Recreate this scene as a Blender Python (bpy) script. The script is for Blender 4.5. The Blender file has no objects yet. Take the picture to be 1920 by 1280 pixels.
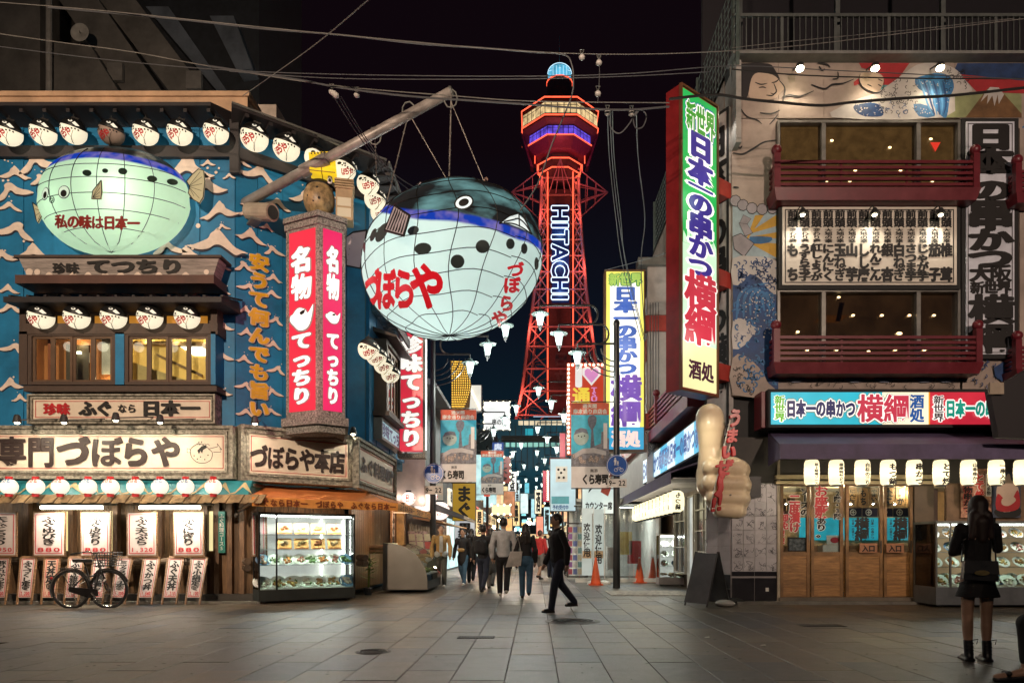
import bpy, bmesh, math, random
from math import sin, cos, pi, sqrt, atan2, hypot
from mathutils import Vector, Matrix, Euler
random.seed(7)
SC = bpy.context.scene
COL = SC.collection
R = math.radians
# ------------------------------------------------------------------ camera, sky, exposure
S, HX, HY, CH = 1280.0, 1003.0, 1022.0, 1.15      # focal length and vanishing point in photo pixels, eye height
cam = bpy.data.cameras.new('camera'); co = bpy.data.objects.new('camera', cam); COL.objects.link(co)
cam.lens = 24.0; cam.sensor_width = 36.0; cam.sensor_fit = 'HORIZONTAL'
cam.shift_x = (960-HX)/1920.0; cam.shift_y = (HY-640)/1920.0
cam.clip_end = 600; cam.clip_start = .05
co.location = (0, 0, CH); co.rotation_euler = (R(90), 0, 0)
SC.camera = co
w = bpy.data.worlds.new('World'); SC.world = w; w.use_nodes = True
bg = w.node_tree.nodes['Background']; bg.inputs[1].default_value = 1.0
_n = w.node_tree.nodes; _l = w.node_tree.links                      # night sky, city glow low down
_tc = _n.new('ShaderNodeTexCoord'); _sp = _n.new('ShaderNodeSeparateXYZ'); _rp = _n.new('ShaderNodeValToRGB')
_l.new(_tc.outputs['Generated'], _sp.inputs[0]); _l.new(_sp.outputs[2], _rp.inputs[0]); _l.new(_rp.outputs[0], bg.inputs[0])
_rp.color_ramp.elements[0].position = .1; _rp.color_ramp.elements[0].color = (.0035, .016, .026, 1)
_rp.color_ramp.elements[1].position = .5; _rp.color_ramp.elements[1].color = (.0042, .0019, .0034, 1)
_e = _rp.color_ramp.elements.new(.3); _e.color = (.0035, .006, .012, 1)
SC.view_settings.view_transform = 'Standard'; SC.view_settings.look = 'None'
SC.view_settings.exposure = 0; SC.view_settings.gamma = 1; SC.view_settings.use_curve_mapping = False
SC.cycles.max_bounces = 5; SC.cycles.diffuse_bounces = 2; SC.cycles.glossy_bounces = 3
SC.cycles.transmission_bounces = 4; SC.cycles.transparent_max_bounces = 8
SC.cycles.sample_clamp_indirect = 3.0; SC.cycles.caustics_reflective = False; SC.cycles.caustics_refractive = False
SC.cycles.use_denoising = True; SC.cycles.use_light_tree = True

# ------------------------------------------------------------------ materials
def lin(h):
 if not isinstance(h, str): return tuple(h)[:3]
 r = []
 for i in (0, 2, 4):
  c = int(h[i:i+2], 16)/255.0
  r.append(c/12.92 if c <= .04045 else ((c+.055)/1.055)**2.4)
 return tuple(r)
_M = {}
def mat(name, col, rough=.6, metal=0, var=.18, scale=3.0, bump=.0, bscale=40.0, spec=.5, rand=0.0, stretch=(1, 1, 1), world=0):
 """painted / worn surface: base colour broken up by two noises, optional fine relief"""
 if name in _M: return _M[name]
 m = bpy.data.materials.new(name); _M[name] = m; m.use_nodes = True
 n = m.node_tree.nodes; l = m.node_tree.links; p = n['Principled BSDF']
 c = lin(col)
 p.inputs['Metallic'].default_value = metal; p.inputs['Specular IOR Level'].default_value = spec
 tc = n.new('ShaderNodeTexCoord'); mp = n.new('ShaderNodeMapping'); l.new(n.new('ShaderNodeNewGeometry').outputs['Position'] if world else tc.outputs['Object'], mp.inputs[0])
 mp.inputs['Scale'].default_value = stretch
 no = n.new('ShaderNodeTexNoise'); no.inputs['Scale'].default_value = scale; no.inputs['Detail'].default_value = 7; no.inputs['Roughness'].default_value = .65
 l.new(mp.outputs[0], no.inputs['Vector'])
 rp = n.new('ShaderNodeValToRGB'); l.new(no.outputs[0], rp.inputs[0])
 rp.color_ramp.elements[0].position = .3; rp.color_ramp.elements[1].position = .68
 rp.color_ramp.elements[0].color = tuple(x*(1-var*1.6) for x in c)+(1,)
 rp.color_ramp.elements[1].color = tuple(min(1, x*(1+var)) for x in c)+(1,)
 out = rp.outputs[0]
 if rand:
  oi = n.new('ShaderNodeObjectInfo'); hs = n.new('ShaderNodeHueSaturation')
  mr = n.new('ShaderNodeMapRange'); l.new(oi.outputs['Random'], mr.inputs[0]); mr.inputs[3].default_value = 1-rand; mr.inputs[4].default_value = 1+rand
  l.new(out, hs.inputs['Color']); l.new(mr.outputs[0], hs.inputs['Value']); out = hs.outputs[0]
 if world:                                                        # broad stains that run across the stones
  n3 = n.new('ShaderNodeTexNoise'); n3.inputs['Scale'].default_value = world; n3.inputs['Detail'].default_value = 8; n3.inputs['Roughness'].default_value = .7; l.new(mp.outputs[0], n3.inputs['Vector'])
  r3 = n.new('ShaderNodeMapRange'); r3.inputs[1].default_value = .38; r3.inputs[2].default_value = .62; r3.inputs[3].default_value = .5; r3.inputs[4].default_value = 1.15; l.new(n3.outputs[0], r3.inputs[0])
  mm = n.new('ShaderNodeVectorMath'); mm.operation = 'SCALE'; l.new(out, mm.inputs[0]); l.new(r3.outputs[0], mm.inputs['Scale']); out = mm.outputs[0]
 l.new(out, p.inputs['Base Color'])
 mr2 = n.new('ShaderNodeMapRange'); l.new(no.outputs[0], mr2.inputs[0]); mr2.inputs[3].default_value = max(.02, rough-.14); mr2.inputs[4].default_value = min(1, rough+.14)
 l.new(mr2.outputs[0], p.inputs['Roughness'])
 if bump:
  n2 = n.new('ShaderNodeTexNoise'); n2.inputs['Scale'].default_value = bscale; n2.inputs['Detail'].default_value = 5
  l.new(mp.outputs[0], n2.inputs['Vector'])
  b = n.new('ShaderNodeBump'); b.inputs['Strength'].default_value = bump; b.inputs['Distance'].default_value = .02
  l.new(n2.outputs[0], b.inputs['Height']); l.new(b.outputs[0], p.inputs['Normal'])
 return m
def emit(name, col, st=1.0, base=None, var=.1, scale=2.0):
 """something that gives off light: translucent sheet with lamps behind it, a tube, a bulb, or glow painted into a lit surface"""
 if name in _M: return _M[name]
 m = bpy.data.materials.new(name); _M[name] = m; m.use_nodes = True
 n = m.node_tree.nodes; l = m.node_tree.links; p = n['Principled BSDF']; c = lin(col)
 b = lin(base) if base else tuple(x*.35 for x in c)
 p.inputs['Base Color'].default_value = b+(1,); p.inputs['Roughness'].default_value = .35
 tc = n.new('ShaderNodeTexCoord'); no = n.new('ShaderNodeTexNoise'); no.inputs['Scale'].default_value = scale; l.new(tc.outputs['Object'], no.inputs['Vector'])
 mr = n.new('ShaderNodeMapRange'); l.new(no.outputs[0], mr.inputs[0]); mr.inputs[1].default_value = .3; mr.inputs[2].default_value = .7
 mr.inputs[3].default_value = st*(1-var); mr.inputs[4].default_value = st*(1+var)
 p.inputs['Emission Color'].default_value = c+(1,); l.new(mr.outputs[0], p.inputs['Emission Strength'])
 return m
def glassm(name, col=(.9, .95, .95), rough=.03, alpha=.12):
 if name in _M: return _M[name]
 m = bpy.data.materials.new(name); _M[name] = m; m.use_nodes = True
 n = m.node_tree.nodes; l = m.node_tree.links; o = n['Material Output']; n.remove(n['Principled BSDF'])
 t = n.new('ShaderNodeBsdfTransparent'); t.inputs[0].default_value = tuple(col)+(1,)
 g = n.new('ShaderNodeBsdfGlossy'); g.inputs['Roughness'].default_value = rough
 f = n.new('ShaderNodeFresnel'); f.inputs[0].default_value = 1.45
 a = n.new('ShaderNodeMath'); a.operation = 'ADD'; a.inputs[1].default_value = alpha*.4; l.new(f.outputs[0], a.inputs[0])
 mx = n.new('ShaderNodeMixShader'); l.new(a.outputs[0], mx.inputs[0]); l.new(t.outputs[0], mx.inputs[1]); l.new(g.outputs[0], mx.inputs[2]); l.new(mx.outputs[0], o.inputs[0])
 return m
def paperm(name, col, em, st, mixin=.6):
 """lit lantern paper: light of the lamp inside comes through (translucent) over a soft own glow"""
 if name in _M: return _M[name]
 m = bpy.data.materials.new(name); _M[name] = m; m.use_nodes = True
 n = m.node_tree.nodes; l = m.node_tree.links; o = n['Material Output']; n.remove(n['Principled BSDF'])
 d = n.new('ShaderNodeBsdfDiffuse'); d.inputs[0].default_value = lin(col)+(1,)
 t = n.new('ShaderNodeBsdfTranslucent'); t.inputs[0].default_value = lin(col)+(1,)
 mx = n.new('ShaderNodeMixShader'); mx.inputs[0].default_value = mixin; l.new(d.outputs[0], mx.inputs[1]); l.new(t.outputs[0], mx.inputs[2])
 e = n.new('ShaderNodeEmission'); e.inputs[0].default_value = lin(em)+(1,); e.inputs[1].default_value = st
 tc = n.new('ShaderNodeTexCoord'); no = n.new('ShaderNodeTexNoise'); no.inputs['Scale'].default_value = 2.5; no.inputs['Detail'].default_value = 6; l.new(tc.outputs['Object'], no.inputs['Vector'])
 mr = n.new('ShaderNodeMapRange'); l.new(no.outputs[0], mr.inputs[0]); mr.inputs[3].default_value = st*.75; mr.inputs[4].default_value = st*1.25; l.new(mr.outputs[0], e.inputs[1])
 ad = n.new('ShaderNodeAddShader'); l.new(mx.outputs[0], ad.inputs[0]); l.new(e.outputs[0], ad.inputs[1]); l.new(ad.outputs[0], o.inputs[0])
 return m

# ------------------------------------------------------------------ mesh builder
class MB:
 def __init__(s, M=None): s.v = []; s.f = []; s.mi = []; s.M = M; s.cur = 0
 def add(s, vs, fs):
  b = len(s.v)
  if s.M is not None: vs = [s.M @ Vector(p) for p in vs]
  s.v += [tuple(p) for p in vs]; s.f += [tuple(i+b for i in q) for q in fs]; s.mi += [s.cur]*len(fs)
  return s
 def box(s, x0, x1, y0, y1, z0, z1):
  if x0 > x1: x0, x1 = x1, x0
  if y0 > y1: y0, y1 = y1, y0
  if z0 > z1: z0, z1 = z1, z0
  return s.add([(x0, y0, z0), (x1, y0, z0), (x1, y1, z0), (x0, y1, z0), (x0, y0, z1), (x1, y0, z1), (x1, y1, z1), (x0, y1, z1)],
                     [(0, 3, 2, 1), (4, 5, 6, 7), (0, 1, 5, 4), (1, 2, 6, 5), (2, 3, 7, 6), (3, 0, 4, 7)])
 def hexa(s, a):  # 4 bottom pts, 4 top pts
  return s.add(a, [(0, 3, 2, 1), (4, 5, 6, 7), (0, 1, 5, 4), (1, 2, 6, 5), (2, 3, 7, 6), (3, 0, 4, 7)])
 def frame(s, x0, x1, y0, y1, z0, z1, t, t2=None):  # picture frame of four butted bars
  t2 = t2 or t
  s.box(x0, x1, y0, y1, z1-t2, z1); s.box(x0, x1, y0, y1, z0, z0+t2)
  s.box(x0, x0+t, y0, y1, z0+t2, z1-t2); s.box(x1-t, x1, y0, y1, z0+t2, z1-t2); return s
 def tube(s, pts, r, n=8, cap=True):
  pts = [Vector(p) for p in pts]; rs = r if isinstance(r, (list, tuple)) else [r]*len(pts)
  vs = []; fs = []; up = None
  for i, p in enumerate(pts):
   d = (pts[min(i+1, len(pts)-1)]-pts[max(i-1, 0)])
   d = d.normalized() if d.length > 1e-9 else Vector((0, 0, 1))
   if up is None: up = Vector((0, 0, 1)) if abs(d.z) < .9 else Vector((0, 1, 0))
   a = d.cross(up)
   if a.length < 1e-6: up = Vector((1, 0, 0)); a = d.cross(up)
   a.normalize(); b = a.cross(d).normalized(); up = b
   for k in range(n):
    t = 2*pi*k/n
    vs.append(p+(a*cos(t)+b*sin(t))*rs[i])
  for i in range(len(pts)-1):
   for k in range(n):
    fs.append((i*n+k, i*n+(k+1) % n, (i+1)*n+(k+1) % n, (i+1)*n+k))
  if cap: fs.append(tuple(range(n-1, -1, -1))); fs.append(tuple((len(pts)-1)*n+k for k in range(n)))
  return s.add(vs, fs)
 def cap(s, p0, p1, r0, r1, n=12):  # capsule, tapered
  p0 = Vector(p0); p1 = Vector(p1); d = (p1-p0); L = d.length; d = d.normalized() if L > 1e-6 else Vector((0, 0, 1))
  P = []; Q = []
  for k in range(4, 0, -1):
   a = pi/2*k/4.3; P.append(p0-d*r0*sin(a)); Q.append(r0*cos(a))
  P += [p0, p1]; Q += [r0, r1]
  for k in range(1, 5):
   a = pi/2*k/4.3; P.append(p1+d*r1*sin(a)); Q.append(r1*cos(a))
  return s.tube(P, Q, n)
 def lathe(s, prof, c=(0, 0, 0), n=16, ax='z', sx=1, sy=1):
  vs = []; fs = []
  for r, h in prof:
   for k in range(n):
    t = 2*pi*(k+.5)/n; a, b = r*cos(t)*sx, r*sin(t)*sy
    vs.append((c[0]+a, c[1]+b, c[2]+h) if ax == 'z' else (c[0]+a, c[1]+h, c[2]+b) if ax == 'y' else (c[0]+h, c[1]+a, c[2]+b))
  for i in range(len(prof)-1):
   for k in range(n):
    q = (i*n+k, i*n+(k+1) % n, (i+1)*n+(k+1) % n, (i+1)*n+k)
    fs.append(q if ax != 'y' else q[::-1])
  if prof[0][0] > 1e-4: fs.append(tuple(range(n-1, -1, -1)))
  if prof[-1][0] > 1e-4: fs.append(tuple((len(prof)-1)*n+k for k in range(n)))
  return s.add(vs, fs)
 def ell(s, c, r, n=16, m=10, t0=0, t1=pi):
  r = (r, r, r) if not isinstance(r, (tuple, list)) else r
  prof = [(max(1e-5, sin(t0+(t1-t0)*i/m)), -cos(t0+(t1-t0)*i/m)*r[2]) for i in range(m+1)]
  return s.lathe(prof, c, n, sx=r[0], sy=r[1])
 def poly(s, pts, y0, y1):  # outline in x,z pushed from y0 to y1
  n = len(pts)
  vs = [(x, y0, z) for x, z in pts]+[(x, y1, z) for x, z in pts]
  return s.add(vs, [tuple(range(n)), tuple(range(2*n-1, n-1, -1))]+[(i, i+n, (i+1) % n+n, (i+1) % n) for i in range(n)])
 def flat(s, pts, y): return s.add([(x, y, z) for x, z in pts], [tuple(range(len(pts)))])
 def disc(s, x, z, y, rx, rz=None, n=14, rot=0):
  rz = rz or rx; c, q = cos(rot), sin(rot)
  return s.flat([(x+rx*cos(2*pi*k/n)*c-rz*sin(2*pi*k/n)*q, z+rx*cos(2*pi*k/n)*q+rz*sin(2*pi*k/n)*c) for k in range(n)], y)
 def stroke(s, pts, w, y, close=False):  # flat painted line
  if close: pts = list(pts)+[pts[0]]
  n = len(pts); P = [Vector((p[0], p[1])) for p in pts]
  vs = []
  for i in range(n):
   d = P[min(i+1, n-1)]-P[max(i-1, 0)]; d = d.normalized() if d.length > 1e-9 else Vector((1, 0))
   ww = w(i/(n-1)) if callable(w) else w
   q = Vector((-d.y, d.x))*ww*.5
   vs += [(P[i].x+q.x, y, P[i].y+q.y), (P[i].x-q.x, y, P[i].y-q.y)]
  return s.add(vs, [(2*i, 2*i+1, 2*i+3, 2*i+2) for i in range(n-1)])
def smooth_pts(pts, k=6, closed=False):
 P = [Vector(p) for p in pts]; n = len(P); out = []
 for i in range(n if closed else n-1):
  g = (lambda j: P[j % n]) if closed else (lambda j: P[max(0, min(n-1, j))])
  a, b, c, d = g(i-1), g(i), g(i+1), g(i+2)
  for t in range(k):
   u = t/k
   out.append(.5*((2*b)+(c-a)*u+(2*a-5*b+4*c-d)*u*u+(3*b-3*c+d-a)*u**3))
 if not closed: out.append(P[-1])
 return [tuple(p) for p in out]

# ------------------------------------------------------------------ places: a wall plane with its own axes; photo pixels are read as points on it
class Fr:
 def __init__(s, x, y, deg=0):
  a = R(deg); s.o = Vector((x, y, 0)); s.n = Vector((-sin(a), cos(a), 0)); s.u = Vector((cos(a), sin(a), 0))
  s.M = Matrix.Translation(s.o) @ Matrix.Rotation(a, 4, 'Z')
 def hit(s, px, py, off=0):
  d = Vector(((px-HX)/S, 1, (HY-py)/S)); c = Vector((0, 0, CH))
  t = (-off-(c-s.o).dot(s.n))/d.dot(s.n)
  p = c+d*t
  return (p-s.o).dot(s.u), p.z
def F(Y): return Fr(0, Y, 0)
FL0 = Fr(0, 13.6)                              # corner restaurant, front
FL1 = Fr(-5.96, 13.6, 37.4)                    # its cut corner
FL2 = Fr(-3.74, 15.3, 90)                      # its side along the lane
FR0 = Fr(0, 13.6)                              # skewer restaurant, front
FR2 = Fr(3.9, 13.6, -90)                       # its side along the lane (local x runs towards the viewer)
THINGS = []
class T:
 """one thing: an Empty at its base, parts hang below it. Builders draw in wall coordinates (x along, y into the wall, z up)."""
 def __init__(s, name, label, cat, fr=None, o=(0, 0, 0), group=None, kind=None):
  s.fr = fr or Fr(0, 0); s.o = Vector(o)
  s.root = bpy.data.objects.new(name, None); COL.objects.link(s.root); s.root.empty_display_size = .1
  s.root.matrix_world = s.fr.M @ Matrix.Translation(s.o)
  if label: s.root['label'] = label
  if cat: s.root['category'] = cat
  if group: s.root['group'] = group
  if kind: s.root['kind'] = kind
  THINGS.append(s)
 def part(s, name, mb, m, parent=None, smooth=False, label=None, kind=None, mod=None):
  if not mb.f: return None
  me = bpy.data.meshes.new(name); o = s.o
  me.from_pydata([(x-o.x, y-o.y, z-o.z) for x, y, z in mb.v], [], mb.f)
  ms = m if isinstance(m, (list, tuple)) else [m]
  for q in ms: me.materials.append(q)
  if len(ms) > 1: me.polygons.foreach_set('material_index', mb.mi)
  if smooth: me.polygons.foreach_set('use_smooth', [True]*len(me.polygons))
  me.validate()
  ob = bpy.data.objects.new(name, me); COL.objects.link(ob); ob.parent = parent or s.root
  if label: ob['label'] = label
  if kind: ob['kind'] = kind
  if mod: mod(ob)
  return ob
 def box(s, name, m, px0, py0, px1, py1, f, b=None, parent=None, **k):
  """box whose FRONT (at distance f before the wall plane) covers the pixels; z is read at px0; b: how far its back stands before the plane"""
  x0, z0 = s.fr.hit(px0, py1, f); x1, _ = s.fr.hit(px1, py1, f); _, z1 = s.fr.hit(px0, py0, f)
  return s.part(name, MB().box(x0, x1, -f, -b if b is not None else -f+.012, z0, z1), m, parent, **k)
 def rect(s, px0, py0, px1, py1, f):
  x0, z0 = s.fr.hit(px0, py1, f); x1, _ = s.fr.hit(px1, py1, f); _, z1 = s.fr.hit(px0, py0, f)
  return x0, x1, z0, z1
def lamp(T_, kind, p, e, col=(1, .9, .75), size=.05, rot=None, spot=None, sy=None, blend=.6):
 l = bpy.data.lights.new('lamp_light', kind); l.energy = e; l.color = col
 if kind == 'AREA': l.size = size; l.shape = 'RECTANGLE' if sy else 'SQUARE';
 if kind == 'AREA' and sy: l.size_y = sy
 if kind in ('POINT', 'SPOT'): l.shadow_soft_size = size
 if spot: l.spot_size = R(spot); l.spot_blend = blend
 o = bpy.data.objects.new('lamp_light', l); COL.objects.link(o)
 if T_: o.parent = T_.root; p = tuple(Vector(p)-T_.o)
 o.location = p
 if rot: o.rotation_euler = rot
 return o
def pl(t, *a): return lamp(t, 'POINT', *a)                       # a point light
def copy_thing(t, M, label, group=None):
 """copy a thing with its parts and sub-parts; meshes are shared"""
 r = t.root.copy(); COL.objects.link(r); r.matrix_world = M; r['label'] = label
 if group: r['group'] = group
 def kids(src, dst, d):
  for ch in src.children:
   if ch.type == 'LIGHT' or d > 2: continue
   c = ch.copy(); COL.objects.link(c); c.parent = dst; kids(ch, c, d+1)
 kids(t.root, r, 1)
 return r

# ------------------------------------------------------------------ lettering
_cu = bpy.data.curves.new('glyph', 'FONT'); _cu.resolution_u = 3; _co = bpy.data.objects.new('glyph', _cu); _G = {}
def glyph(c, off):
 k = (c, off)
 if k not in _G:
  _cu.offset = off; _cu.body = c; m = _co.to_mesh()
  _G[k] = ([(v.co.x, v.co.y) for v in m.vertices], [tuple(p.vertices) for p in m.polygons]); _co.to_mesh_clear()
 return _G[k]
RING = [(0, 0), (1, 0), (-1, 0), (0, 1), (0, -1), (.7, .7), (-.7, .7), (.7, -.7), (-.7, -.7)]
def put(mb, c, cx, cz, w, h, y, bold=0.0, ring=5, rot90=False, shear=0, fn=None):
 """one character, centred at cx,cz in a cell w by h; bold: extra stroke in parts of the cell"""
 if c in ' 　': return
 v, f = glyph(c, .012)
 if not v: return
 if ord(c) < 0x250:
  bold *= .6
  x0 = min(p[0] for p in v); x1 = max(p[0] for p in v); ox = (x0+x1)/2; oy = .36
 else:
  ox, oy = .5, .38; k = len(v); bold *= 1 if k < 60 else .8 if k < 85 else .6 if k < 115 else .48     # dense characters get thinner strokes
 for i, (dx, dy) in enumerate(RING[:1] if not bold else RING[:ring]):
  P = []
  for a, b in v:
   a = a-ox+dx*bold; b = b-oy+dy*bold*.72
   if rot90: a, b = b, -a
   X = cx+(a+shear*b)*w; Z = cz+b*h
   P.append((X, y-i*.0004, Z) if fn is None else fn(X, Z, i))
  mb.add(P, f)
def lay(mb, s, x0, x1, z0, z1, y, vert=False, bold=.0, ring=5, fill=1.0, shear=0, fn=None):
 adv = [(.62 if ord(c) < 0x250 else 1.0) if not vert else 1.0 for c in s]
 tot = sum(adv); a = 0
 for c, k in zip(s, adv):
  if vert:
   ch = (z1-z0)/tot; put(mb, c, (x0+x1)/2, z1-(a+.5)*ch, (x1-x0)*fill, ch*fill*1.04, y, bold, ring, rot90=c in 'ー～', fn=fn)
  else:
   cw = (x1-x0)/tot; put(mb, c, x0+(a+k/2)*cw, (z0+z1)/2, cw*fill*(1.0 if k == 1 else 1.0), (z1-z0)*fill, y, bold, ring, shear=shear, fn=fn)
  a += k
def text(t, s, px0, py0, px1, py1, f, m, vert=False, bold=.03, ring=5, fill=1.0, parent=None, halo=None, halob=.1, shear=0, name='lettering', halo2=None):
 x0, x1, z0, z1 = t.rect(px0, py0, px1, py1, f)
 if halo2: mb = MB(); lay(mb, s, x0, x1, z0, z1, -f+.012, vert, halob*1.5, 9, fill); t.part('outline', mb, halo2, parent)
 if halo: mb = MB(); lay(mb, s, x0, x1, z0, z1, -f+.006, vert, halob, 9, fill, shear); t.part('outline', mb, halo, parent)
 mb = MB(); lay(mb, s, x0, x1, z0, z1, -f, vert, bold, ring, fill, shear); return t.part(name, mb, m, parent)
ORD = 'first second third fourth fifth sixth seventh eighth ninth tenth eleventh twelfth thirteenth fourteenth fifteenth'.split()

# ------------------------------------------------------------------ the palette
K = dict(
 black=mat('black_ink', '14100f', .6, var=.1), red=mat('red_paint', 'b3131c', .5), white=mat('white_paint', (.75, .72, .66), .5, var=.1),
 cream=mat('cream_board', (.72, .62, .5), .45, var=.08), darkwood=mat('dark_wood', (.055, .032, .022), .6, bump=.3, bscale=25, stretch=(6, 6, 1)),
 wood=mat('brown_wood', (.2, .1, .045), .5, var=.35, scale=6, bump=.3, bscale=30, stretch=(1, 1, 8), rand=.15),
 woodv=mat('upright_wood', (.17, .09, .045), .55, var=.4, scale=5, bump=.4, bscale=20, stretch=(6, 6, .7), rand=.2),
 blue=mat('sea_blue_cladding', (.006, .15, .32), .5, var=.28, scale=1.1, bump=.1, rand=.06),
 steel=mat('brushed_steel', (.13, .12, .105), .38, metal=.8, var=.05), grey=mat('grey_metal', (.2, .2, .19), .45, metal=.5),
 darkgrey=mat('dark_grey_metal', (.05, .05, .05), .45, metal=.4), concrete=mat('stained_concrete', (.25, .23, .2), .85, var=.3, scale=1.5, bump=.3),
 rubber=mat('black_rubber', (.012, .012, .012), .7), cable=mat('cable_sheath', (.07, .07, .078), .6, var=.1),
)
# ================================================================== ground
def ground():
 g = T('ground', None, None, kind='structure')
 base = mat('paving_joint_sand', (.035, .032, .03), .9, var=.3, bump=.2)
 g.part('paving_bed', MB().box(-90, 90, -12, 400, -.3, -.03), base)
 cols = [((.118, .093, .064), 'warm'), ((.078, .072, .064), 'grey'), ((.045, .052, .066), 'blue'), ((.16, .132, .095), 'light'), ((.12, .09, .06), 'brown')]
 ms = [mat('paving_stone_'+n, c, .36, var=.3, scale=7, bump=.4, bscale=110, rand=.1, world=.55) for c, n in cols]
 cw, ch, jt = .46, .92, .006
 def meshof(m, sx=cw, sy=ch):
  me = bpy.data.meshes.new('paving_slab'); b = MB()
  x0, x1, y0, y1, c = jt/2, sx-jt/2, jt/2, sy-jt/2, .003
  b.add([(x0, y0, -.03), (x1, y0, -.03), (x1, y1, -.03), (x0, y1, -.03), (x0, y0, -c), (x1, y0, -c), (x1, y1, -c), (x0, y1, -c), (x0+c, y0+c, 0), (x1-c, y0+c, 0), (x1-c, y1-c, 0), (x0+c, y1-c, 0)],
              [(0, 1, 5, 4), (1, 2, 6, 5), (2, 3, 7, 6), (3, 0, 4, 7), (4, 5, 9, 8), (5, 6, 10, 9), (6, 7, 11, 10), (7, 4, 8, 11), (8, 9, 10, 11)])
  me.from_pydata(b.v, [], b.f); me.materials.append(m); return me, b
 protos = [meshof(m) for m in ms]
 rest = MB(); n = 0
 cells = []
 for i in range(-30, 31):
  st = random.random()*ch
  for j in range(0, 46):
   cells.append((i*cw+.2, 4.9+j*ch-(ch/2 if i % 2 else 0)))
 cells.sort(key=lambda c: c[1]+abs(c[0])*.02)
 rng = random.Random(3)
 for x, y in cells:
  if abs(x) > .84*y+.6 or (y > 15.5 and abs(x) > 4.1): continue
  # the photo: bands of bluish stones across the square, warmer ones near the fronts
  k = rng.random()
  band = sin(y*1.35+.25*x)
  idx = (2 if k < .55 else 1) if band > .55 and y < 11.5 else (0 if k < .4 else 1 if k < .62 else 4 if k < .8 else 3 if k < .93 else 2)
  dz = rng.uniform(-.002, .002)
  if n < 300:
   o = bpy.data.objects.new('paving_slab', protos[idx][0]); COL.objects.link(o); o.parent = g.root; o.location = (x, y, dz); n += 1
  else:
   rest.cur = idx; rest.M = Matrix.Translation((x, y, dz)); rest.add(protos[idx][1].v, protos[idx][1].f)
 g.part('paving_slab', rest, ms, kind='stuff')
 b = MB(); r2 = random.Random(17)
 for _ in range(260): b.lathe([(r2.uniform(.008, .024), 0), (.004, .003)], (r2.uniform(-7, 7), 5+9*r2.random()**1.3, .001), 7)
 g.part('gum_spots', b, mat('trodden_gum', (.03, .028, .026), .6), kind='stuff')
 kerb = mat('kerb_stone', (.2, .185, .16), .75, var=.25, bump=.3)
 def kerbrow(x0, x1, y0, y1, h):
  x = x0
  while x < x1-.05:
   e = min(x+.6, x1); g.part('kerb_stone', MB().box(x+.003, e-.003, y0, y1, -.02, h), kerb); x = e
 kerbrow(-11.5, -5.4, 13.42, 13.58, .05); kerbrow(3.95, 12.2, 13.3, 13.55, .05)
 dark = mat('cast_iron', (.05, .045, .042), .5, metal=.6, bump=.3)
 def manhole(px, py, r, lab, ring):
  Y = CH*S/(py-HY); x = (px-HX)/S*Y
  m = T('manhole_cover', lab, 'manhole cover', o=(x, Y, .001), group='manhole covers in the paving')
  b = MB(); b.lathe([(.001, .006), (r*.9, .006), (r*.93, .003), (r, .003), (r, -.02)][::-1], (x, Y, 0), 28); m.part('lid', b, dark)
  b = MB()
  for q in ((.3, .36), (.52, .58), (.74, .8)):
   b.lathe([(r*q[0], .006), (r*q[0], .012), (r*q[1], .012), (r*q[1], .006)], (x, Y, 0), 24)
  m.part('raised_ring', b, mat('worn_iron', (.16, .15, .14), .4, metal=.7))
 manhole(1074, 1164, .42, 'round iron manhole cover in the middle of the square', 3)
 manhole(700, 1221, .19, 'small pale round cover in the paving below the display case', 2)
 def grate(px, py, wx, wy, lab):
  Y = CH*S/(py-HY); x = (px-HX)/S*Y
  m = T('drain_grate', lab, 'drain grate', o=(x, Y, .001), group='drain grates')
  m.part('frame', MB().box(x-wx/2, x+wx/2, Y-wy/2, Y+wy/2, -.01, .004), mat('drain_pit_dark', (.01, .01, .01), .8))
  b = MB(); k = int(wx/.035)
  for i in range(k): b.box(x-wx/2+i*wx/k, x-wx/2+(i+.45)*wx/k, Y-wy/2, Y+wy/2, .004, .009)
  m.part('grating', b, dark)
 grate(893, 1194, .46, .2, 'narrow dark drain slot in the paving at mid square')
 grate(1540, 1172, .62, .3, 'wide dark drain grate in front of the wooden doors')
 m = T('door_mat', 'worn pale patterned mat on the paving behind the sign pole', 'mat', o=(2.7, 16.4, .0))
 m.part('mat', MB().box(1.75, 3.6, 15.6, 17.2, .002, .012), mat('pale_mat', (.45, .4, .35), .9, var=.5, scale=9, bump=.3))
 for px, py, lb in ((1430, 1210, 'tiny white scrap of paper near the wide drain grate'), (1325, 1195, 'tiny white scrap of paper in front of the folding board')):
  Y = CH*S/(py-HY); x = (px-HX)/S*Y
  c = T('litter_scrap', lb, 'litter', o=(x, Y, .004), group='scraps of litter'); c.part('scrap', MB().add([(x-.03, Y, .004), (x+.03, Y-.02, .008), (x+.04, Y+.03, .014), (x-.01, Y+.04, .006)], [(0, 1, 2, 3)]), K['white'])
ground()
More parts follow.
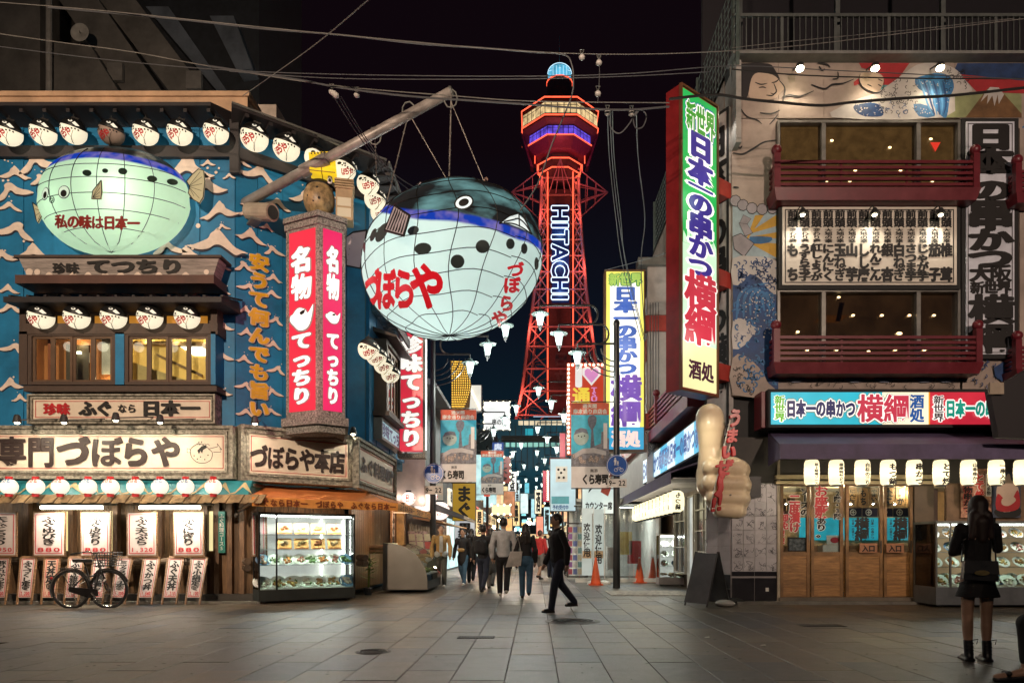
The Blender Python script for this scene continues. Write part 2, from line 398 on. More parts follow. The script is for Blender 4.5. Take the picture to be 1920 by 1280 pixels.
# unseen street lamps put in behind the viewer to light the square and the fronts
def unseen_plaza_lamp(x, y, z, e, col, lab):
 t = T('unseen_street_lamp', lab, 'street lamp', o=(x, y, 0), group='unseen lamps put in behind the viewer')
 t.part('pole', MB().tube([(x, y, 0), (x, y, z), (x, y+1.0, z+.3)], [.09, .06, .05]), K['darkgrey'])
 t.part('lamp_head', MB().box(x-.18, x+.18, y+.8, y+1.5, z+.25, z+.36), K['grey'])
 t.part('lens', MB().box(x-.14, x+.14, y+.85, y+1.4, z+.22, z+.245), emit('sodium_lens_'+lab[:4], col, 20))
 lamp(t, 'SPOT', (x, y+1.1, z+.15), e, col, .25, rot=(R(93), 0, R(-x*.3)), spot=56, blend=.7); pl(t, (x, y+1.1, z-.1), e*.045, col, .2)
unseen_plaza_lamp(-6.5, -13, 9, 32000, (1, .76, .55), 'tall amber street lamp across the square behind the viewer')
unseen_plaza_lamp(7.5, -13, 9, 17500, (1, .76, .6), 'tall pinkish street lamp across the square behind the viewer')
# ================================================================== corner restaurant (pufferfish)
_ws = [
 ([(-1, -.03), (-.6, .08), (-.32, .3), (-.12, .48), (.06, .5), (.2, .38), (.42, .17), (.72, 0), (1, -.18), (.7, -.1), (.48, -.04), (.28, .09), (.1, .24), (-.05, .22), (-.28, .08), (-.5, .0), (-.75, -.05)]),
 ([(-1, -.12), (-.6, .02), (-.34, .26), (-.16, .46), (0, .6), (.1, .5), (.22, .4), (.3, .24), (.5, .12), (.78, -.02), (1, -.08), (.6, -.06), (.3, .0), (.1, .14), (-.1, .16), (-.35, .02), (-.6, -.12), (-.8, -.14)]),
 ([(-1, -.05), (-.7, .1), (-.4, .18), (-.1, .32), (.12, .5), (.36, .56), (.54, .46), (.5, .3), (.62, .12), (.86, -.08), (1, -.26), (.62, -.12), (.42, .04), (.3, .24), (.14, .26), (-.06, .1), (-.5, .0), (-.82, -.08)])]
_ws = [[(x, y-(.1 if i > len(a)/2 and abs(x) < .8 else 0)) for i, (x, y) in enumerate(a)] for a in _ws]
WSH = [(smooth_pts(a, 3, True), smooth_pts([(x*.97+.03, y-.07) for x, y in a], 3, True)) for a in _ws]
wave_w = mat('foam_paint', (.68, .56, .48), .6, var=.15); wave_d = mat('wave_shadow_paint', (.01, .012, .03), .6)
def waves(th, parent, L, f, hs=1.0):
 rng = random.Random(len(L))
 for q in L:
  x, y, w = q[:3]; a, b = WSH[rng.randrange(3)]; fl = -1 if rng.random() < .35 else 1
  w *= 1.25; hs = 1.1; x0, z0 = th.fr.hit(x-w/2, y, f); x1, _ = th.fr.hit(x+w/2, y, f); c = (x0+x1)/2; s = (x1-x0)/2
  tilt = rng.uniform(-.12, .12); k = rng.uniform(.85, 1.15)*hs
  m = MB()
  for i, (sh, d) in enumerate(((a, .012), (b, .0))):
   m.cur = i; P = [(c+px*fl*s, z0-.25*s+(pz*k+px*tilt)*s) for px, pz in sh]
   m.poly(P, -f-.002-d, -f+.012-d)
  m.cur = 0
  for _ in range(rng.randrange(0, 5)):
   m.disc(c+rng.uniform(-.1, .7)*s*fl, z0+rng.uniform(.3, .7)*s, -f-.004, rng.uniform(.025, .06)*s*1.4, n=8)
  th.part('wave_motif', m, [wave_w, wave_d], parent)
B = T('restaurant_building', 'two-storey corner restaurant clad in blue panels with painted white waves', 'restaurant building', FL0, (-9, 0, 0))
M1 = FL0.M.inverted() @ FL1.M; M2 = FL0.M.inverted() @ FL2.M      # other walls drawn into this building's coordinates
b = MB(); b.box(-13.5, -5.9, .1, .4, 3.3, 9.75); b.box(-13.5, -6.3, .75, 1.0, 0, 3.3); B.part('front_wall', b, mat('wall_core', (.03, .09, .13), .7))
b = MB(M1); b.box(.0, 2.8, .12, .3, 3.3, 9.75); b.box(.4, 2.2, .8, 1.0, 0, 3.3); B.part('corner_wall', b, _M['wall_core'])
b = MB(M2); b.box(.1, 4.6, .12, .3, 3.3, 9.75); b.box(.6, 4.6, .7, .9, 0, 3.3); B.part('side_wall', b, _M['wall_core'])
b = MB(); b.box(-13.5, -5.9, .75, 5, 9.6, 9.75); b.box(-13.5, -4, 2.2, 8, 9.3, 9.5); B.part('flat_roof', b, K['darkgrey'])
b = MB(); b.box(-13.5, -4, .1, 6, 3.3, 3.45); B.part('floor_slab', b, K['darkwood'])
# blue panels
def panels(fr, xs, y0, y1, f, M=None):
 for i in range(len(xs)-1):
  x0, z0 = fr.hit(xs[i]+.4, y1, f); x1, _ = fr.hit(xs[i+1]-.4, y1, f); _, z1 = fr.hit(xs[i], y0, f)
  B.part('cladding_panel', MB(M).box(x0, x1, -f-(.012 if i % 2 else 0), .12, z0 if M is None else 3.5, z1 if M is None else 9.6), K['blue'])
panels(FL0, [-70, -10, 45, 100, 155, 210, 265, 320, 375, 440.5], 222, 800, .0)
panels(FL1, [441.5, 483, 530, 575, 615, 650, 684], 222, 800, .0, M1)
panels(FL2, [692, 705, 718, 730, 741, 750, 758], 300, 800, .0, M2)
waves(B, None, [(75, 303, 62), (28, 322, 52), (83, 336, 40), (28, 355, 58), (22, 428, 66), (62, 470, 62), (352, 312, 82), (384, 345, 70), (412, 392, 60), (408, 448, 92), (320, 462, 52), (360, 478, 55),
  (430, 330, 20), (18, 385, 40), (418, 500, 26), (20, 575, 40), (22, 650, 44), (20, 718, 44), (38, 745, 26), (418, 545, 24), (418, 610, 36), (412, 665, 44), (418, 735, 30), (105, 548, 60), (175, 552, 40), (225, 545, 46), (285, 552, 40), (350, 546, 56), (10, 480, 44), (16, 540, 36), (390, 305, 24), (130, 292, 30), (420, 425, 22)], .014)
def waves_on(fr, M, L, f):
 rng = random.Random(5)
 for x, y, w in L:
  a, b_ = WSH[rng.randrange(3)]; fl = -1 if rng.random() < .35 else 1
  x0, z0 = fr.hit(x-w/2, y, f); x1, _ = fr.hit(x+w/2, y, f); c = (x0+x1)/2; s = (x1-x0)/2; z0 = fr.hit(x, y, f)[1]
  tl = rng.uniform(-.12, .12); m = MB(M)
  for i, (sh, d) in enumerate(((a, .012), (b_, 0))):
   m.cur = i; m.poly([(c+px*fl*s, z0-.25*s+(pz*1.15+px*tl)*s) for px, pz in sh], -f-.002-d, -f+.016-d)
  m.cur = 0
  for _ in range(rng.randrange(1, 5)): m.disc(c+rng.uniform(-.1, .7)*s*fl, z0+rng.uniform(.3, .7)*s, -f-.004, rng.uniform(.03, .07)*s, n=8)
  B.part('wave_motif', m, [wave_w, wave_d])
waves_on(FL1, M1, [(455, 305, 34), (488, 325, 80), (475, 378, 50), (520, 380, 50), (572, 368, 62), (424+30, 400, 30), (470, 440, 60), (515, 470, 40), (462, 500, 44), (500, 425, 30), (462, 537, 40), (512, 520, 36), (509, 550, 38), (460, 580, 36), (513, 600, 34), (462, 622, 36), (512, 645, 36), (458, 672, 36), (516, 692, 36), (456, 722, 36), (514, 735, 36), (461, 772, 40), (512, 772, 32), (640, 370, 30), (600, 350, 20)], .014)
waves_on(FL2, M2, [(728, 640, 10), (728, 600, 9), (728, 740, 10), (745, 740, 10), (745, 700, 9), (738, 780, 10), (700, 330, 12), (655+45, 395, 10)], .014)
# parapet and eaves
par = mat('parapet_render', (.5, .32, .2), .7, var=.2, scale=2, bump=.2)
b = MB(); x0, z0 = FL0.hit(-80, 205, -.4); x1, z1 = FL0.hit(466, 185, -.4); b.box(-14, x1, .35, .9, 9.2, z1); b.box(-14, x1+.05, .31, .94, z1, z1+.1); B.part('parapet', b, par)
b = MB(); x0, z0 = FL0.hit(470, 225, -1.4); x1, z1 = FL0.hit(518, 196, -1.4); b.box(x0, x1, 1.4, 2.4, z0-1, z1); B.part('roof_hatch', b, mat('hatch_paint', (.4, .33, .28), .7))
eave = mat('eave_board', (.022, .018, .02), .55, bump=.2)
zE = 9.86
b = MB(); b.hexa([(-14, -.55, 9.55), (-6.2, -.55, 9.55), (-5.9, .35, 9.4), (-14, .35, 9.4), (-14, -.55, 9.62), (-6.2, -.55, 9.62), (-5.9, .35, zE), (-14, .35, zE)])
B.part('front_eave', b, eave)
b = MB(M1); b.hexa([(-.2, -.5, 9.55), (3.0, -.5, 9.55), (2.8, .35, 9.4), (0, .35, 9.4), (-.2, -.5, 9.62), (3.0, -.5, 9.62), (2.8, .35, zE), (0, .35, zE)]); B.part('corner_eave', b, eave)
b = MB(M2); b.hexa([(-.2, -.5, 9.55), (4.8, -.5, 9.55), (4.8, .3, 9.4), (0, .3, 9.4), (-.2, -.5, 9.62), (4.8, -.5, 9.62), (4.8, .3, zE), (0, .3, zE)]); B.part('side_eave', b, eave)
for M_, a0, a1 in ((None, -14, -6.0), (M1, 0, 2.8), (M2, 0, 4.7)):
 b = MB(M_); b.box(a0, a1, -.12, -.03, 9.02-.2, 9.2-.16); B.part('lantern_beam', b, eave)
 b = MB(M_); k = a0+.05
 while k < a1: b.box(k, k+.07, -.5, -.03, 9.46, 9.53); k += .45
 B.part('rafter', b, eave)
B.part('eave_flashing', MB(M1).box(-.2, 3.0, -.53, -.5, 9.6, 9.64), K['grey']); B.part('eave_flashing', MB(M2).box(-.2, 4.8, -.53, -.5, 9.6, 9.64), K['grey'])
b = MB(); x, _ = FL0.hit(440, 240, .1); b.box(x-.09, x+.09, -.13, -.03, 8.5, 9.55); B.part('corner_post', b, eave)
b = MB(); xx, zz = FL0.hit(170, 190, -2); b.lathe([(.5, 0), (.5, .15), (.42, .38), (.2, .5), (.001, .55)], (xx, 2, 9.7), 20); B.part('roof_vent', b, mat('vent_paint', (.36, .26, .2), .6), smooth=True)
b = MB(); xx, zz = FL0.hit(272, 190, -2); b.box(xx-.4, xx+.4, 1.8, 2.4, 9.5, 10.35); B.part('roof_unit', b, mat('unit_paint', (.25, .24, .2), .6))

yw = emit('yellow_plaster_glow', 'e0ac50', .5, base='e8c070', var=.3); brw = emit('panelled_room_glow', '9a5c2c', .35, base='b07040', var=.5)  # room light put into the lining colours as glow
# the wall behind the bay is opened by drawing the rooms in front of the core wall (bay depth 0.75 m)
def upper_bay():
 D = .75
 th = T('window_bay', 'upper window bay with lit yellow room behind rows of sliding panes', 'window bay', FL0, (-8.5, 0, 4.3))
 x0, x1, z0, z1 = th.rect(55, 625, 398, 722, .3); xm, _ = FL0.hit(231, 700, .3)
 for a, c, wm, kind in ((x0, xm-.12, brw, 0), (xm+.05, x1, yw, 1)):
  b = MB(); b.box(a, c, -.02, .0, z0, z1); b.box(a, a+.02, -.2, -.02, z0, z1); b.box(c-.02, c, -.2, -.02, z0, z1); b.box(a, c, -.2, -.02, z0, z0+.02); b.box(a, c, -.2, -.02, z1-.02, z1)
  th.part('room_lining', b, wm)
  W = th.part('window', MB().frame(a, c, -.34, -.2, z0, z1, .07, .06), K['darkwood'])
  n = 4; ws = (c-a-.14)/n
  for k in range(n):
   d = .02*(k % 2); u = a+.07+k*ws
   th.part('sash', MB().frame(u, u+ws, -.3-d, -.27-d, z0+.06, z1-.06, .05, .045), mat('sash_wood', (.1, .055, .03), .5), W)
   th.part('pane', MB().box(u+.05, u+ws-.05, -.288-d, -.283-d, z0+.105, z1-.105), glassm('window_glass'), W)
  if kind == 0:
   th.part('room_post', MB().box(a+.22, a+.3, -.1, -.02, z0+.02, z1-.02), mat('red_wood_post', (.4, .12, .05), .5))
   th.part('room_cabinet', MB().box(a+.55, a+1.0, -.06, -.02, z0+.02, z1-.15), mat('dim_cabinet', (.1, .07, .04), .6))
   th.part('wall_notice', MB().box(c-.42, c-.12, -.11, -.1, z1-.75, z1-.05), mat('notice_paper', (.8, .75, .6), .8))
   th.part('wall_notice', MB().box(c-.85, c-.7, -.05, -.03, z1-.5, z1-.3), _M['notice_paper'])
   th.part('lamp_tube', MB().box(a+.75, a+.9, -.16, -.12, z1-.35, z1-.31), emit('room_tube', 'fff2c8', 9))
   pl(th, ((a+c)/2, -.14, z1-.12), 4, (1, .75, .42), .06)
   pl(th, (c-.3, -.14, z0+.12), 4, (1, .75, .42), .06)
  else:
   b = MB(); b.add([(a+.9, -.05, z1-.16), (a+1.3, -.03, z1-.16), (a+1.66, -.03, z1-.36), (a+1.2, -.05, z1-.36)], [(0, 3, 2, 1)]); th.part('ceiling_light', b, emit('ceiling_panel_light', 'fff8e0', 5))
   b = MB(); b.poly([(a+.02, z0+.02), (a+.02, z0+.5), (a+1.15, z0+.12), (a+1.15, z0+.02)], -.1, -.03); th.part('stair_wall', b, mat('stair_plaster', (.7, .52, .22), .8))
   b = MB(); b.hexa([(a+.02, -.14, z1-.16), (c-.02, -.14, z1-.2), (c-.02, -.04, z1-.2), (a+.02, -.04, z1-.16), (a+.02, -.14, z1-.1), (c-.02, -.14, z1-.12), (c-.02, -.04, z1-.12), (a+.02, -.04, z1-.1)]); th.part('ceiling_beam', b, mat('amber_beam', (.35, .2, .08), .6))
   b = MB(); b.hexa([(a+.5, -.12, z0+.62), (a+1.4, -.12, z0+.2), (a+1.4, -.08, z0+.2), (a+.5, -.08, z0+.62), (a+.5, -.12, z0+.67), (a+1.4, -.12, z0+.26), (a+1.4, -.08, z0+.26), (a+.5, -.08, z0+.67)]); th.part('stair_rail', b, _M['amber_beam'])
   for u in (.3, .9, 1.5): pl(th, (a+u, -.15, z1-.1), 6, (1, .78, .4), .06)
 th.part('middle_post', MB().box(xm-.12, xm+.05, -.36, 0, z0, z1), K['blue'])
 th.part('corner_post', MB().box(x0-.16, x0, -.36, 0, z0, z1+.02), K['darkwood']); th.part('corner_post', MB().box(x1, x1+.09, -.36, 0, z0, z1+.02), K['blue'])
 th.box('sill', K['darkwood'], 44, 723, 406, 733, .42, 0)
 xa, xb, za, zb = th.rect(36, 606, 408, 626, .36); th.part('lower_lintel', MB().box(xa, xb, -.36, -.0, za, zb), K['darkwood'])
 xa, xb, za, zb = th.rect(40, 566, 404, 606, .1); th.part('lantern_recess', MB().box(xa, xb, -.1, 0, za, zb), K['darkwood'])
 for q in (36, 395): xa, xb, za, zb = th.rect(q, 566, q+12, 606, .36); th.part('recess_post', MB().box(xa, xb, -.36, -.1, za, zb), K['darkwood'])
 for q in (112, 182, 247, 318, 376): xa, xb, za, zb = th.rect(q-9, 590, q+9, 605, .2); th.part('transom_pane', MB().box(xa, xb, -.125, -.105, za, zb), emit('transom_glow', 'd08a30', .6))
 xa, xb, za, zb = th.rect(6, 556, 415, 566, .85)
 b = MB(); b.hexa([(xa, -.85, za), (xb, -.85, za), (xb, 0, za+.05), (xa, 0, za+.05), (xa, -.85, zb), (xb, -.85, zb), (xb-.05, 0, zb+.22), (xa+.05, 0, zb+.22)]); th.part('porch_roof', b, eave)
 k = xa+.1
 while k < xb: th.part('roof_batten', MB().hexa([(k, -.86, zb), (k+.05, -.86, zb), (k+.05, 0, zb+.22), (k, 0, zb+.22), (k, -.86, zb+.03), (k+.05, -.86, zb+.03), (k+.05, 0, zb+.25), (k, 0, zb+.25)]), eave); k += .33
upper_bay()
t = T('boat_sign', 'boat-shaped grey plank sign with brushed black lettering under the green fish', 'sign', FL0, (-8.5, 0, 5.9))
x0, z0 = FL0.hit(52, 519, .5); x1, _ = FL0.hit(400, 519, .5); z1 = FL0.hit(50, 484, .5)[1]; xl, _ = FL0.hit(36, 490, .5); xr, _ = FL0.hit(411, 488, .5)
plk = mat('weathered_planks', (.3, .26, .24), .7, var=.3, stretch=(1, 1, 9), bump=.2, rand=.1)
n = 5
for k in range(n):
 a, c = k/n, (k+1)/n; za, zb = z0+(z1-z0)*a, z0+(z1-z0)*c-.008
 la, lb = x0+(xl-x0)*a, x0+(xl-x0)*c; ra, rb = x1+(xr-x1)*a, x1+(xr-x1)*c
 t.part('hull_plank', MB().hexa([(la, -.5+.02*k*0, za), (ra, -.5, za), (ra, -.2, za), (la, -.2, za), (lb, -.52, zb), (rb, -.52, zb), (rb, -.2, zb), (lb, -.2, zb)]), plk)
t.part('gunwale', MB().box(xl-.06, xr+.06, -.56, -.1, z1-.01, z1+.04), K['darkwood'])
t.part('keel_beam', MB().box(FL0.hit(28, 530, .6)[0], FL0.hit(401, 530, .6)[0], -.6, -.05, FL0.hit(28, 531, .6)[1], z0), mat('red_brown_beam', (.09, .04, .03), .6))
text(t, '珍味', 98, 492, 148, 514, .53, K['black'], bold=.04, fill=1.0)
text(t, 'てつちり', 162, 485, 345, 514, .53, K['black'], bold=.06, ring=9, fill=1.0)
mb = MB()
for x in (92, 137, 165, 197, 226, 258, 298, 348): a, z = FL0.hit(x, 517, .525); mb.flat([(a-.09, z), (a+.09, z), (a+.02, z+.07), (a-.02, z+.07)], -.526)
for x, r in ((55, .07), (70, .06), (387, .05)): a, z = FL0.hit(x, 510, .525); mb.disc(a, z, -.526, r)
t.part('painted_wave', mb, wave_w)

stone = mat('rope_stone_frame', (.3, .28, .23), .85, var=.5, scale=14, bump=1.0, bscale=22)
def framed(name, label, fr, px, o, f=.35, back=0, board=K['cream'], k=1):
 x0, y0, x1, y1 = px
 t = T(name, label, 'sign', fr, o, 'framed signboards of the corner restaurant')
 a, c, z0, z1 = t.rect(x0, y0, x1, y1, f)
 for i, (d, w) in enumerate(((.0, .06*k), (.05, .05*k), (.015, .05*k))):      # stepped frame of three mouldings
  q = (0, .06, .11)[i]*k
  t.part('frame_moulding', MB().frame(a+q, c-q, -f+d, -back, z0+q, z1-q, w), stone)
 q = .16*k
 t.part('board', MB().box(a+q, c-q, -f+.06, -back, z0+q, z1-q), board)
 b = MB(); b.frame(a+q+.04, c-q-.04, -f+.054, -f+.058, z0+q+.04, z1-q-.04, .012); t.part('red_border', b, K['red'])
 return t, a, c, z0, z1
t, a, c, z0, z1 = framed('signboard', 'long cream signboard with huge black writing and a drawn pufferfish', FL0, (-90, 797, 436, 897), (-9, -.4, 2.6), f=.45)
for ch, x0_, x1_ in (('専', -4, 48), ('門', 52, 101), ('づ', 108, 167), ('ぼ', 171, 228), ('ら', 229, 279), ('や', 285, 337)):
 text(t, ch, x0_, 819, x1_, 874, .45-.04, mat('brown_black_ink', (.035, .022, .02), .5), bold=.03 if ch in '専門' else .055, ring=9, fill=1.08)
def fishdraw(t, cx, cy, f, s=1.0, ink=K['black'], fill=None):
 """outlined pufferfish as on the boards"""
 def p(u, v): return t.fr.hit(cx+u*s, cy-v*s, f)
 body = smooth_pts([(-20, 5), (-12, 12), (-4, 14), (8, 10), (14, 4), (20, -2), (18, -14), (8, -21), (-6, -21), (-17, -13), (-21, -3)], 4, True)
 tail = [(14, 5), (30, 9), (29, 15), (38, 3), (34, 6), (36, -1), (22, -1)]
 mb = MB()
 if fill: m2 = MB(); m2.flat([p(*q) for q in body], -f+.003); m2.flat([p(*q) for q in tail[::-1]], -f+.002); t.part('fish_emblem', m2, fill)
 mb.stroke([p(*q) for q in body], .011*s, -f, True); mb.stroke([p(*q) for q in tail], .011*s, -f)
 mb.stroke([p(*q) for q in [(-20, 3), (-27, 6), (-27, -2), (-21, -2)]], .01*s, -f)
 mb.flat([p(*q) for q in [(-8, 2), (0, 10), (8, 12), (10, 7), (3, 3), (1, -4), (-2, 1), (-5, -5)]], -f-.0015)
 for u, v in ((-14, -8), (-2, -10), (12, -7), (-8, -14), (6, -15), (0, 18), (-5, 17)): x, z = p(u, v); mb.disc(x, z, -f-.001, .013*s, n=8)
 for k in range(4): mb.stroke([p(-10+k*6, 13), p(-6+k*6, 17-k), p(-3+k*6, 11)], .009*s, -f)
 t.part('fish_drawing', mb, ink)
fishdraw(t, 378, 846, .45-.05)
t2, a2, c2, z02, z12 = framed('signboard', 'cream signboard with six brushed characters on the cut corner', FL1, (452, 794, 668, 900), (1.4, -.4, 2.6), f=.5)
text(t2, 'づぼらや本店', 470, 832, 646, 876, .46, mat('brown_black_ink', '0', .5), bold=.05, ring=9, fill=1.06)
t3, a3, c3, z03, z13 = framed('signboard', 'cream signboard facing the lane beside the corner sign', FL2, (673, 818, 744, 914), (1.4, -.4, 2.6), f=.12, back=0)
text(t3, 'ふぐ料理専門', 676, 850, 741, 885, .08, _M['brown_black_ink'], bold=.05, ring=9, fill=.95)
t, a, c, z0, z1 = framed('signboard', 'smaller cream signboard with two red characters under the window sill', FL0, (50, 738, 403, 794), (-8.5, -.2, 3.7), f=.3, k=.55)
text(t, '珍味', 81, 755, 131, 778, .26, mat('red_ink', 'b01822', .5), bold=.05); text(t, 'ふぐ', 149, 752, 210, 779, .26, K['black'], bold=.06, ring=9, fill=1.1)
text(t, 'なら', 220, 757, 256, 774, .26, K['black'], bold=.04); text(t, '日本一', 265, 750, 375, 780, .26, K['black'], bold=.06, ring=9)
def spotfix(fr, px, py, f, lab, e=30, aim=-1, col=(1, .88, .66)):
 x, z = fr.hit(px, py, f)
 t = T('spot_light', lab, 'spot light', fr, (x, -f, z), 'spot lights over the boards')
 t.part('arm', MB().tube([(x+.35, -.1, z+.18), (x+.05, -f, z)], .014, 6), K['grey'])
 t.part('lamp_head', MB().lathe([(.03, .1), (.05, .08), (.075, -.04), (.07, -.05)], (x, -f, z), 12), K['darkgrey'])
 t.part('bulb', MB().ell((x, -f, z-.03), .05, 10, 6), emit('spot_bulb', 'fff0cc', 18))
 lamp(t, 'SPOT', (x, -f-.1, z-.09), e, col, .05, rot=(R(28), 0, atan2(fr.u.y, fr.u.x)*0), spot=150, blend=1)
for i, (px, lab) in enumerate(((120, 'spot light over the drawn character for gate'), (217, 'spot light above the middle of the long signboard'), (300, 'spot light above the drawn pufferfish end of the long signboard'), (32, 'spot light at the outer end of the long signboard'))):
 spotfix(FL0, px, 787 if i != 1 else 783, .95, lab, 46)
spotfix(FL1, 478, 789, 1.0, 'spot light above the corner signboard beside the yellow writing', 38)
spotfix(FL1, 662, 809, .9, 'spot light on a long arm at the lane end of the corner signboard', 34)
greenp = paperm('green_lit_sheet', (.45, .62, .42), 'cfe9c8', .40, .75)
def shade_fish(name, z0, z1, em, col, emc, wob=.1, xw=1.2, arch=0, cx=0, ax=None):
 """fish skin: pale lit belly, blue band, black back; borders wander along the body (object space)"""
 m = paperm(name, col, emc, em, .75); n = m.node_tree.nodes; l = m.node_tree.links; o = n['Material Output']
 belly = o.inputs[0].links[0].from_node
 tc = n.new('ShaderNodeTexCoord'); sp = n.new('ShaderNodeSeparateXYZ'); l.new(tc.outputs['Object'], sp.inputs[0])
 no = n.new('ShaderNodeTexNoise'); no.inputs['Scale'].default_value = xw; l.new(tc.outputs['Object'], no.inputs[0])
 a = n.new('ShaderNodeMath'); a.operation = 'MULTIPLY_ADD'; l.new(no.outputs[0], a.inputs[0]); a.inputs[1].default_value = wob*2; l.new(sp.outputs[2], a.inputs[2])
 sn = n.new('ShaderNodeMath'); sn.operation = 'SINE'; mu = n.new('ShaderNodeMath'); mu.operation = 'MULTIPLY'; mu.inputs[1].default_value = 2.2; l.new(sp.outputs[0], mu.inputs[0]); l.new(mu.outputs[0], sn.inputs[0])
 a2 = n.new('ShaderNodeMath'); a2.operation = 'MULTIPLY_ADD'; l.new(sn.outputs[0], a2.inputs[0]); a2.inputs[1].default_value = wob if ax else 0; l.new(a.outputs[0], a2.inputs[2])
 sq = n.new('ShaderNodeMath'); sq.operation = 'MULTIPLY'; l.new(sp.outputs[0], sq.inputs[0]); l.new(sp.outputs[0], sq.inputs[1])
 if ax: n.remove(sq); sq = sp; arch = ax/-.55
 a3 = n.new('ShaderNodeMath'); a3.operation = 'MULTIPLY_ADD'; l.new(sq.outputs[0], a3.inputs[0]); a3.inputs[1].default_value = arch*-.55; l.new(a2.outputs[0], a3.inputs[2])
 def step(th, wd):
  r = n.new('ShaderNodeMapRange'); l.new(a3.outputs[0], r.inputs[0]); r.inputs[1].default_value = th-wd; r.inputs[2].default_value = th+wd; return r
 m.use_nodes = True
 blue = n.new('ShaderNodeEmission'); nb = n.new('ShaderNodeTexNoise'); nb.inputs['Scale'].default_value = 4; l.new(tc.outputs['Object'], nb.inputs[0])
 cr = n.new('ShaderNodeValToRGB'); cr.color_ramp.elements[0].color = lin('1a3fb0')+(1,); cr.color_ramp.elements[1].color = lin('7a6fb4')+(1,); cr.color_ramp.elements[0].position = .45; cr.color_ramp.elements[1].position = .62
 l.new(nb.outputs[0], cr.inputs[0]); l.new(cr.outputs[0], blue.inputs[0]); blue.inputs[1].default_value = .95
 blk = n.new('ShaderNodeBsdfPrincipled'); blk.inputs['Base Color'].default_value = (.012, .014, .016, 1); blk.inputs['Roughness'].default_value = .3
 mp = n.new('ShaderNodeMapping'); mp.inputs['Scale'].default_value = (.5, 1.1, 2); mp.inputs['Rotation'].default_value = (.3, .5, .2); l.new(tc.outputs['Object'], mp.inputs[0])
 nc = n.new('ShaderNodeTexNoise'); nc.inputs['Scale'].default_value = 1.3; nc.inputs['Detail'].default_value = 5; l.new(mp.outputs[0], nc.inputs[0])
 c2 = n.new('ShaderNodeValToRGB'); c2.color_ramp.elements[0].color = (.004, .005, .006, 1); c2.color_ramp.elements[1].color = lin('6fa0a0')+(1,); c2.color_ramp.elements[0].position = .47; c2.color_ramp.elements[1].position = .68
 l.new(nc.outputs[0], c2.inputs[0]); l.new(c2.outputs[0], blk.inputs['Emission Color']); blk.inputs['Emission Strength'].default_value = .85 if ax else .1  # teal sheen painted on the black back as patchy glow
 s1 = step(z0, .02); s2 = step(z1, .02)
 m1 = n.new('ShaderNodeMixShader'); l.new(s1.outputs[0], m1.inputs[0]); l.new(belly.outputs[0], m1.inputs[1]); l.new(blue.outputs[0], m1.inputs[2])
 m2 = n.new('ShaderNodeMixShader'); l.new(s2.outputs[0], m2.inputs[0]); l.new(m1.outputs[0], m2.inputs[1]); l.new(blk.outputs[0], m2.inputs[2])
 l.new(m2.outputs[0], o.inputs[0]); return m
